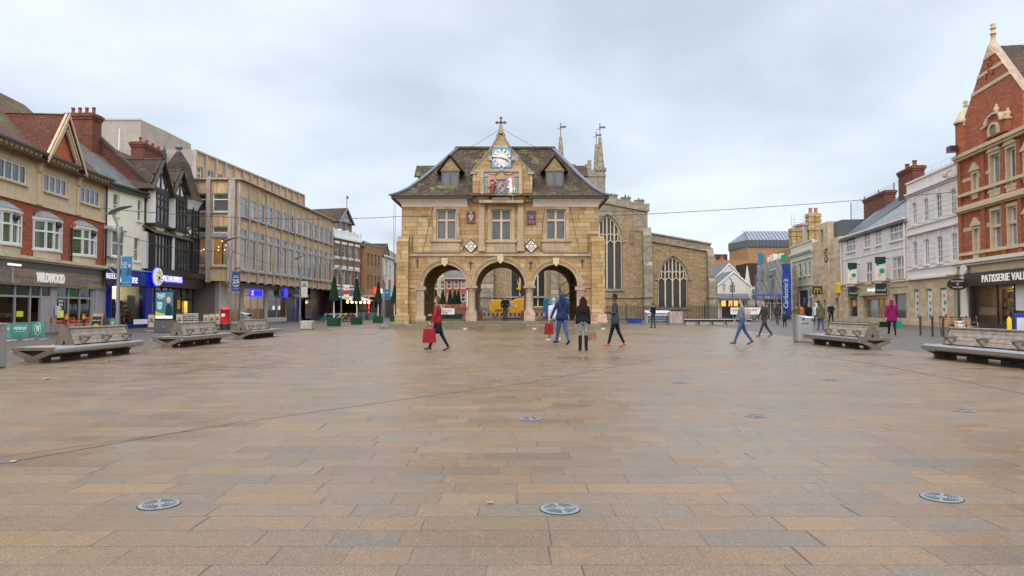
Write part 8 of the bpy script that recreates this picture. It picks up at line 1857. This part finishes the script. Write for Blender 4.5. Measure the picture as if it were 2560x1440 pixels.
def person(label,x,y,h,face,stride=0.0,top='cloth_navy',trou='cloth_black',shoe='cloth_black',skin='skin_light',hair='hair_brown',hairlen='short',z=0,coat=0,arms=('down','down'),lean=0,boots=0,build=1.0,vox=.014,hood=False,skirt=None,heel=0):
    """local frame: +y is the way the person faces, x to their right; units of a 1.75 m body scaled to h"""
    T=thing('person',label,'person',(x,y,z),face); s=h/1.75; B=build
    hipz=.93; sw=stride
    lf,rf=sw,-sw      # forward swing of left and right thigh (radians)
    J={}
    hip=Vector((0,0,hipz)); chest=Vector((0,lean*.35,1.30)); neck=Vector((0,lean*.45,1.47)); head=Vector((0,lean*.5+.015,1.635))
    bones=[]  # (p,q,r0,r1,tag,sx)
    for sgn,sg in((-1,lf),(1,rf)):
        hp=Vector((sgn*.095,0,hipz-.04)); bend=.0 if sg>=0 else .55*abs(sg)+.05
        kn=hp+Vector((0,math.sin(sg),-math.cos(sg)))*.42; an=kn+Vector((0,math.sin(sg-bend),-math.cos(sg-bend)))*.41
        J[sgn]=(hp,kn,an); bones.append((hp,kn,.092*B,.062*B,'t')); bones.append((kn,an,.06*B if not boots else .062,.042*B if not boots else .052,'t' if not boots else 'b'))
        lift=-sg*.5 if sg<0 else 0
        toe=an+Vector((sgn*.03,.15,-.035-(.09 if sg<-.15 else 0))); hl=an+Vector((0,-.035,-.03)); bones.append((hl,toe,.042,.033,'s')); bones.append((an,hl,.042,.04,'s' if not boots else 'b'))
    bones+=[(hip+Vector((-.06,0,0)),hip+Vector((.06,0,0)),.115*B,.115*B,'t'),(hip+Vector((0,0,.05)),hip+Vector((0,.0,.16)),.125*B,.118*B,'c')]
    bones+=[(Vector((-.06,0,1.06)),chest+Vector((-.085,0,.03)),.105*B,.105*B,'c'),(Vector((.06,0,1.06)),chest+Vector((.085,0,.03)),.105*B,.105*B,'c'),(Vector((-.14,lean*.4,1.40)),Vector((.14,lean*.4,1.40)),.066*B,.066*B,'c'),(Vector((0,lean*.4,1.34)),neck,.10*B,.05,'c')]
    bones+=[(neck,head+Vector((0,-.01,-.08)),.05,.052,'k'),(head+Vector((0,.008,-.055)),head+Vector((0,0,.045)),.066,.082,'k'),(head+Vector((0,.04,-.075)),head+Vector((0,.045,-.06)),.04,.045,'k'),(head+Vector((0,.085,-.01)),head+Vector((0,.10,-.035)),.012,.015,'k')]
    for sgn in(-1,1): bones.append((head+Vector((sgn*.078,-.005,.0)),head+Vector((sgn*.082,-.012,-.035)),.014,.012,'k'))
    if coat: 
        for sgn in(-1,1):
            bones.append((Vector((sgn*.07,0,1.05)),Vector((sgn*(.10+.02*coat),0,hipz+.10-coat*.42)),.115*B,.125*B,'c'))
        bones.append((Vector((0,0,1.0)),Vector((0,0,hipz+.10-coat*.40)),.12*B,.13*B,'c'))
    if skirt: bones.append((Vector((-.05,0,.92)),Vector((-.07,0,.66)),.12,.12,'k2')); bones.append((Vector((.05,0,.92)),Vector((.07,0,.66)),.12,.12,'k2'))
    hands=[]
    for sgn,md,sg in((-1,arms[0],rf),(1,arms[1],lf)):
        sh=Vector((sgn*.185*B,lean*.4,1.40))
        if md=='down': d1=(sgn*.14,math.sin(sg*.8),-1); d2=(sgn*.05,math.sin(sg*.8)+.22,-1)
        elif md=='pocket': d1=(sgn*.34,-.18,-1); d2=(-sgn*.42,.38,-.95)
        elif md=='bent': d1=(sgn*.22,-.05,-1); d2=(-sgn*.35,.95,.05)
        elif md=='phone': d1=(sgn*.2,.25,-1); d2=(-sgn*.35,.6,.9)
        elif md=='back': d1=(sgn*.32,-.25,-1); d2=(-sgn*.75,-.15,-.8)
        elif md=='out': d1=(sgn*.5,.1,-1); d2=(sgn*.15,.5,-1)
        el,wr=limb(sh,d1,.29,d2,.25); bones.append((sh,el,.058*B,.046*B,'c')); bones.append((el,wr,.046*B,.034*B,'c')); dd=(wr-el).normalized(); pa=wr+dd*.075; bones.append((wr,pa,.026,.030,'k'))
        side=Vector((0,1,0)) if abs(dd.y)<.8 else Vector((0,0,1)); side=(side-dd*side.dot(dd)).normalized(); inn=Vector((-sgn,0,0))
        for k in range(4): o=side*(.030-.019*k); l_=(.062,.072,.068,.052)[k]; b0=pa+o*.9; b1=b0+dd*l_*.5+inn*.006; b2=b1+(dd*.75+inn*.55).normalized()*l_*.5; bones.append((b0,b1,.0095,.009,'k')); bones.append((b1,b2,.009,.0075,'k'))
        t0=wr+dd*.025+side*.025; bones.append((t0,t0+(dd*.6+side*.7+inn*.3).normalized()*.055,.011,.009,'k')); hands.append(pa+dd*.04)
    mb=MB()
    for b in bones: capsule(mb,b[0]*s,b[1]*s,b[2]*s,b[3]*s,1,12)
    o=mb.build('body',skin,T); rm=o.modifiers.new('r','REMESH'); rm.mode='VOXEL'; rm.voxel_size=vox*s; sm=o.modifiers.new('s','SMOOTH'); sm.iterations=2 if vox>.01 else 3; sm.factor=.5
    me=bake(o); me.materials.clear()
    tags=['k','c','t','s','b','k2']; mats=[skin,top,trou,shoe,boots or shoe,skirt or trou]
    for q in mats: me.materials.append(M[q])
    import numpy as np
    C_=np.array([tuple(p.center) for p in me.polygons]); best=np.full(len(C_),1e9); idx=np.zeros(len(C_),int)
    for b in bones:
        p=np.array(b[0]*s); q=np.array(b[1]*s); d=q-p; L2=max(d.dot(d),1e-9); t=np.clip(((C_-p)@d)/L2,0,1); dist=np.linalg.norm(C_-(p+t[:,None]*d),axis=1)-(b[2]+(b[3]-b[2])*t)*s
        m_=dist<best; best[m_]=dist[m_]; idx[m_]=tags.index(b[4])
    me.polygons.foreach_set('material_index',idx.tolist()); me.polygons.foreach_set('use_smooth',[True]*len(me.polygons)); me.update()
    # hair
    hb=MB(); hc=head*s
    if hood: 
        for b in((head+Vector((0,-.02,-.04)),head+Vector((0,-.015,.05)),.09,.098),(Vector((0,-.06,1.44)),head+Vector((0,-.05,-.02)),.09,.09)): capsule(hb,b[0]*s,b[1]*s,b[2]*s,b[3]*s)
        hm=top; nm='hood'
    else:
        capsule(hb,(head+Vector((0,-.018,-.0)))*s,(head+Vector((0,-.008,.05)))*s,.084*s,.086*s); hm=hair; nm='hair'
        if hairlen=='long':
            for k in range(-3,4): capsule(hb,(head+Vector((k*.022,-.05+.008*abs(k),.0)))*s,Vector((k*.040,-.125+.012*abs(k)+lean*.3,1.25+.02*abs(k)))*s,.055*s,.028*s)
            for sgn in(-1,1): capsule(hb,(head+Vector((sgn*.07,-.01,.02)))*s,Vector((sgn*.115,-.03,1.34))*s,.035*s,.028*s)
        elif hairlen=='mid':
            for k in(-1,0,1): capsule(hb,(head+Vector((k*.05,-.04,.0)))*s,(head+Vector((k*.065,-.045,-.11)))*s,.05*s,.04*s)
        elif hairlen=='bun': capsule(hb,(head+Vector((0,-.09,.05)))*s,(head+Vector((0,-.11,.07)))*s,.04*s,.035*s)
    ho=hb.build(nm,hm,T); rm=ho.modifiers.new('r','REMESH'); rm.mode='VOXEL'; rm.voxel_size=.013*s; smm=ho.modifiers.new('s','SMOOTH'); smm.iterations=3
    me=bake(ho)
    # trim the fringe from the face so that eyes and nose stay free
    if True:
        bm=bmesh.new(); bm.from_mesh(me); dl=[f for f in bm.faces if f.calc_center_median().y>(head.y+.045)*s and f.calc_center_median().z<(head.z+.045)*s and abs(f.calc_center_median().x)<.075*s]; bmesh.ops.delete(bm,geom=dl,context='FACES'); bm.to_mesh(me); bm.free()
    me.polygons.foreach_set('use_smooth',[True]*len(me.polygons))
    eb=MB()
    for sgn in(-1,1): c=(head+Vector((sgn*.030,.080,.012)))*s; eb.lathe([(.001,c.z-.007*s),(.010*s,c.z),(.001,c.z+.007*s)],c.x,c.y,8)
    eb.build('eyes','hair_dark',T); c=(head+Vector((0,.086,-.062)))*s; MB().box(c.x-.022*s,c.x+.022*s,c.y-.006,c.y+.004,c.z-.003,c.z+.004).build('mouth','heraldic_red',T)
    if heel:
        hm_=MB()
        for sgn in(-1,1): a=J[sgn][2]*s; hm_.box(a.x-.018,a.x+.018,a.y-.055,a.y-.02,a.z-.02-.09*s-.0,a.z-.04)
        hm_.build('heels',boots or shoe,T)
    # rest on the ground
    lo=min(v.co.z for v in o.data.vertices); T.location.z=z-lo
    return T,[ (T.location+Matrix.Rotation(face,3,'Z')@(hh*s)) for hh in hands]
def bag(name,label,p,w,h,d,mat,face=0,handle=.22,hm=None):
    T=thing(name,label,'bag',(p.x,p.y,p.z-handle-h),face); MB().prism([(-w/2,0),(w/2,0),(w*.42,h),(-w*.42,h)],-d/2,d/2).build('bag_body',mat,T,.015)
    m=MB(); n=10; pts=[(w*.28*math.cos(PI*k/n),h+handle*math.sin(PI*k/n)) for k in range(n+1)]
    for a,b in zip(pts,pts[1:]): m.tube((a[0],0,a[1]),(b[0],0,b[1]),.009,n=5)
    m.build('handle',hm or mat,T); return T
UPY=PI  # facing the camera
def at(px,py,z=0): return G(px,py,z)
g=at(1458,877); t,hd=person('woman with long dark hair seen from behind in black jacket, grey trousers and tall boots',g.x,g.y,1.66,-.06,.05,'cloth_black','cloth_grey','cloth_black',hair='hair_dark',hairlen='long',boots='cloth_black',vox=.008,arms=('down','down'),coat=.15,build=.9,heel=1)
bag('handbag','tan handbag held by the woman with long dark hair',hd[1]+Vector((.03,-.03,0)),.34,.27,.14,'cloth_tan',.1,.13)
g=at(1538,869); t,hd=person('person in dark grey coat and orange shoes striding left past the hall corner',g.x,g.y,1.76,PI/2-.25,.26,'cloth_charcoal','cloth_black','boot_orange','skin_dark','hair_dark',arms=('bent','bent'),coat=.5,vox=.0095)
bag('tote_bag','pale pink bag carried by the person with orange shoes',hd[0]+Vector((-.08,0,0)),.34,.26,.15,'bag_pink',0,.08)
g=at(1405,862); t,hd=person('man in blue hooded jacket and navy jeans walking away with a red bag',g.x,g.y,1.78,.5,.25,'cloth_navy','cloth_jean','cloth_dark_navy',arms=('out','bent'),coat=.25,hood=True,vox=.0095,build=1.12)
bag('carrier_bag','red carrier bag held by the man in the blue hooded jacket',hd[0]+Vector((-.04,-.02,0)),.32,.40,.14,'cloth_red',.3,.1)
g=at(1391,858); t,hd=person('person in pale trousers and white shoes just behind the man in blue',g.x-.05,g.y+.75,1.70,.4,.3,'cloth_light','cloth_grey','cloth_white',hair='hair_grey',vox=.012,coat=.1)
g=at(1094,878); t,hd=person('person in red jacket and dark skirt walking left across the square',g.x,g.y,1.66,PI/2-.1,.30,'cloth_red','cloth_dark_navy','cloth_brown',hair='hair_brown',hairlen='mid',arms=('out','bent'),coat=.2,skirt='cloth_black',vox=.0095)
bag('shopping_bag','big red shopping bag carried low by the person in the red jacket',hd[0]+Vector((0,-.03,0)),.42,.42,.18,'cloth_red',.1,.10)
Yp=46.2; p=P(1263,795,Yp); t,hd=person('man in dark navy jacket standing in the middle arch facing the square, hands in pockets',p.x,Yp,1.66,PI,.03,'cloth_dark_navy','cloth_charcoal','cloth_black',hair='hair_dark',arms=('pocket','pocket'),coat=.1,z=.5,build=1.12,vox=.012)
g=at(1633,819); t,hd=person('young woman in dark waistcoat and leggings standing before the slatted cabinet',g.x,g.y,1.70,.5,.06,'cloth_dark_navy','cloth_charcoal','cloth_black',hair='hair_brown',hairlen='bun',arms=('bent','down'),vox=.014,build=.92)
g=at(2230,838); t,hd=person('person in bright purple coat walking away outside the shopping centre entrance',g.x,g.y,1.70,-.3,.25,'cloth_purple','cloth_black','cloth_black',hair='hair_dark',coat=.7,hood=True,vox=.013,build=1.1)
bag('shopping_bag','mint green shopping bag held by the person in the purple coat',hd[1]+Vector((.05,-.1,-.02)),.36,.36,.14,'cloth_green',0,.08); bag('shopping_bag','black shopping bag held on the left of the person in the purple coat',hd[0]+Vector((-.12,0,-.0)),.42,.28,.16,'cloth_black',0,.1)
g=at(2078,811); person('man in black jacket walking away from the yellow letter sign with a phone',g.x,g.y,1.76,PI,.2,'cloth_black','cloth_dark_navy','cloth_black',arms=('phone','pocket'),vox=.016,coat=.15)
g=at(2052,824); person('person in baggy olive green coat and blue jeans behind the right hand litter bin',g.x,g.y,1.66,.1,.12,'cloth_olive','cloth_jean','cloth_brown',coat=.6,hood=True,vox=.015,build=1.25)
g=at(2041,813); person('person in pale grey hooded coat beside the olive coat',g.x,g.y,1.68,.2,.2,'cloth_light','cloth_charcoal','cloth_black',coat=.5,hood=True,vox=.016)
g=at(2022,812); person('man in black coat near the sage building doorway',g.x,g.y,1.74,PI*.8,.15,'cloth_black','cloth_black','cloth_black',vox=.016,coat=.4)
g=at(2004,812); person('person in burnt orange jacket and dark cap behind the litter bin',g.x,g.y,1.66,.2,.1,'cloth_orange','cloth_black','cloth_black',hair='hair_dark',vox=.016,coat=.3,build=1.1)
g=at(1992,819); person('adult in olive parka leaning to hold the hand of a small child',g.x,g.y,1.68,.1,.15,'cloth_olive','cloth_dark_navy','cloth_black',vox=.015,coat=.5,arms=('out','down'))
g=at(1962,817); person('small child in navy coat with tan fur hood walking away',g.x,g.y,1.12,.05,.12,'cloth_navy','cloth_black','cloth_black',hair='cloth_tan',vox=.014,coat=.3,build=1.2,arms=('down','out'))
g=at(1944,812); person('person in dark hooded coat in front of the tall blue banner',g.x,g.y,1.62,-.6,.2,'cloth_charcoal','cloth_brown','cloth_black',coat=.5,hood=True,vox=.016,build=1.1)
g=at(1855,862); person('person in blue jeans and grey blue top hurrying left before the low bench',g.x,g.y,1.68,PI/2-.1,.36,'cloth_grey','cloth_jean','cloth_brown',hair='hair_brown',vox=.011)
g=at(1911,843); person('person in grey top and dark trousers hurrying left near the blue banner',g.x,g.y,1.70,PI/2+.1,.38,'cloth_charcoal','cloth_charcoal','cloth_brown',vox=.013)

# ---- pieces that are separate in the place become parts of their own ----
def split_pieces(o,tol=.03):
    me=o.data; n=len(me.vertices); par=list(range(n))
    def fd(a):
        while par[a]!=a: par[a]=par[par[a]]; a=par[a]
        return a
    for p in me.polygons:
        v=p.vertices
        for k in v[1:]: par[fd(k)]=fd(v[0])
    groups={}
    for p in me.polygons: groups.setdefault(fd(p.vertices[0]),[]).append(p)
    items=[]
    for g_ in groups.values():
        cs=[me.vertices[k].co for p in g_ for k in p.vertices]; items.append([[min(c[i] for c in cs)-tol for i in range(3)],[max(c[i] for c in cs)+tol for i in range(3)],g_])
    ch=True
    while ch:
        ch=False
        for i in range(len(items)):
            for j in range(i+1,len(items)):
                a,b=items[i],items[j]
                if all(a[0][k]<=b[1][k] and b[0][k]<=a[1][k] for k in range(3)):
                    items[i]=[[min(a[0][k],b[0][k]) for k in range(3)],[max(a[1][k],b[1][k]) for k in range(3)],a[2]+b[2]]; items.pop(j); ch=True; break
            if ch: break
    if len(items)<2 or len(items)>60: return
    for _,_,g_ in items:
        ids=sorted({k for p in g_ for k in p.vertices}); mp={k:i for i,k in enumerate(ids)}; m2=bpy.data.meshes.new(me.name); m2.from_pydata([me.vertices[k].co[:] for k in ids],[],[[mp[k] for k in p.vertices] for p in g_])
        for m_ in me.materials: m2.materials.append(m_)
        for q,p in zip(m2.polygons,g_): q.material_index=p.material_index; q.use_smooth=p.use_smooth
        q=bpy.data.objects.new(o.name.split('.')[0],m2); col.objects.link(q); q.parent=o.parent; q.matrix_local=o.matrix_local.copy()
    bpy.data.objects.remove(o)
for o in list(col.objects):
    if o.type=='MESH' and o.parent and not o.children and o.name.split('.')[0] in ('eaves_board','pilaster','brick_pilaster','lead_hip','respond','bracket','downpipe','render_strip','window_ledge','dormer_wall','hanging_bauble','fin','top_storey_fin','end_fin','impost_band','window_poster','sill','render_strip','festoon_bulb','ceiling_light','spotlight','machine_screen','green_dot','net_pole','gable_wall','buttress','heels','eyes','hydraulic_ram','vent_panel','turret_window','pole','white_gable','brick_wing','lit_interior'): split_pieces(o)
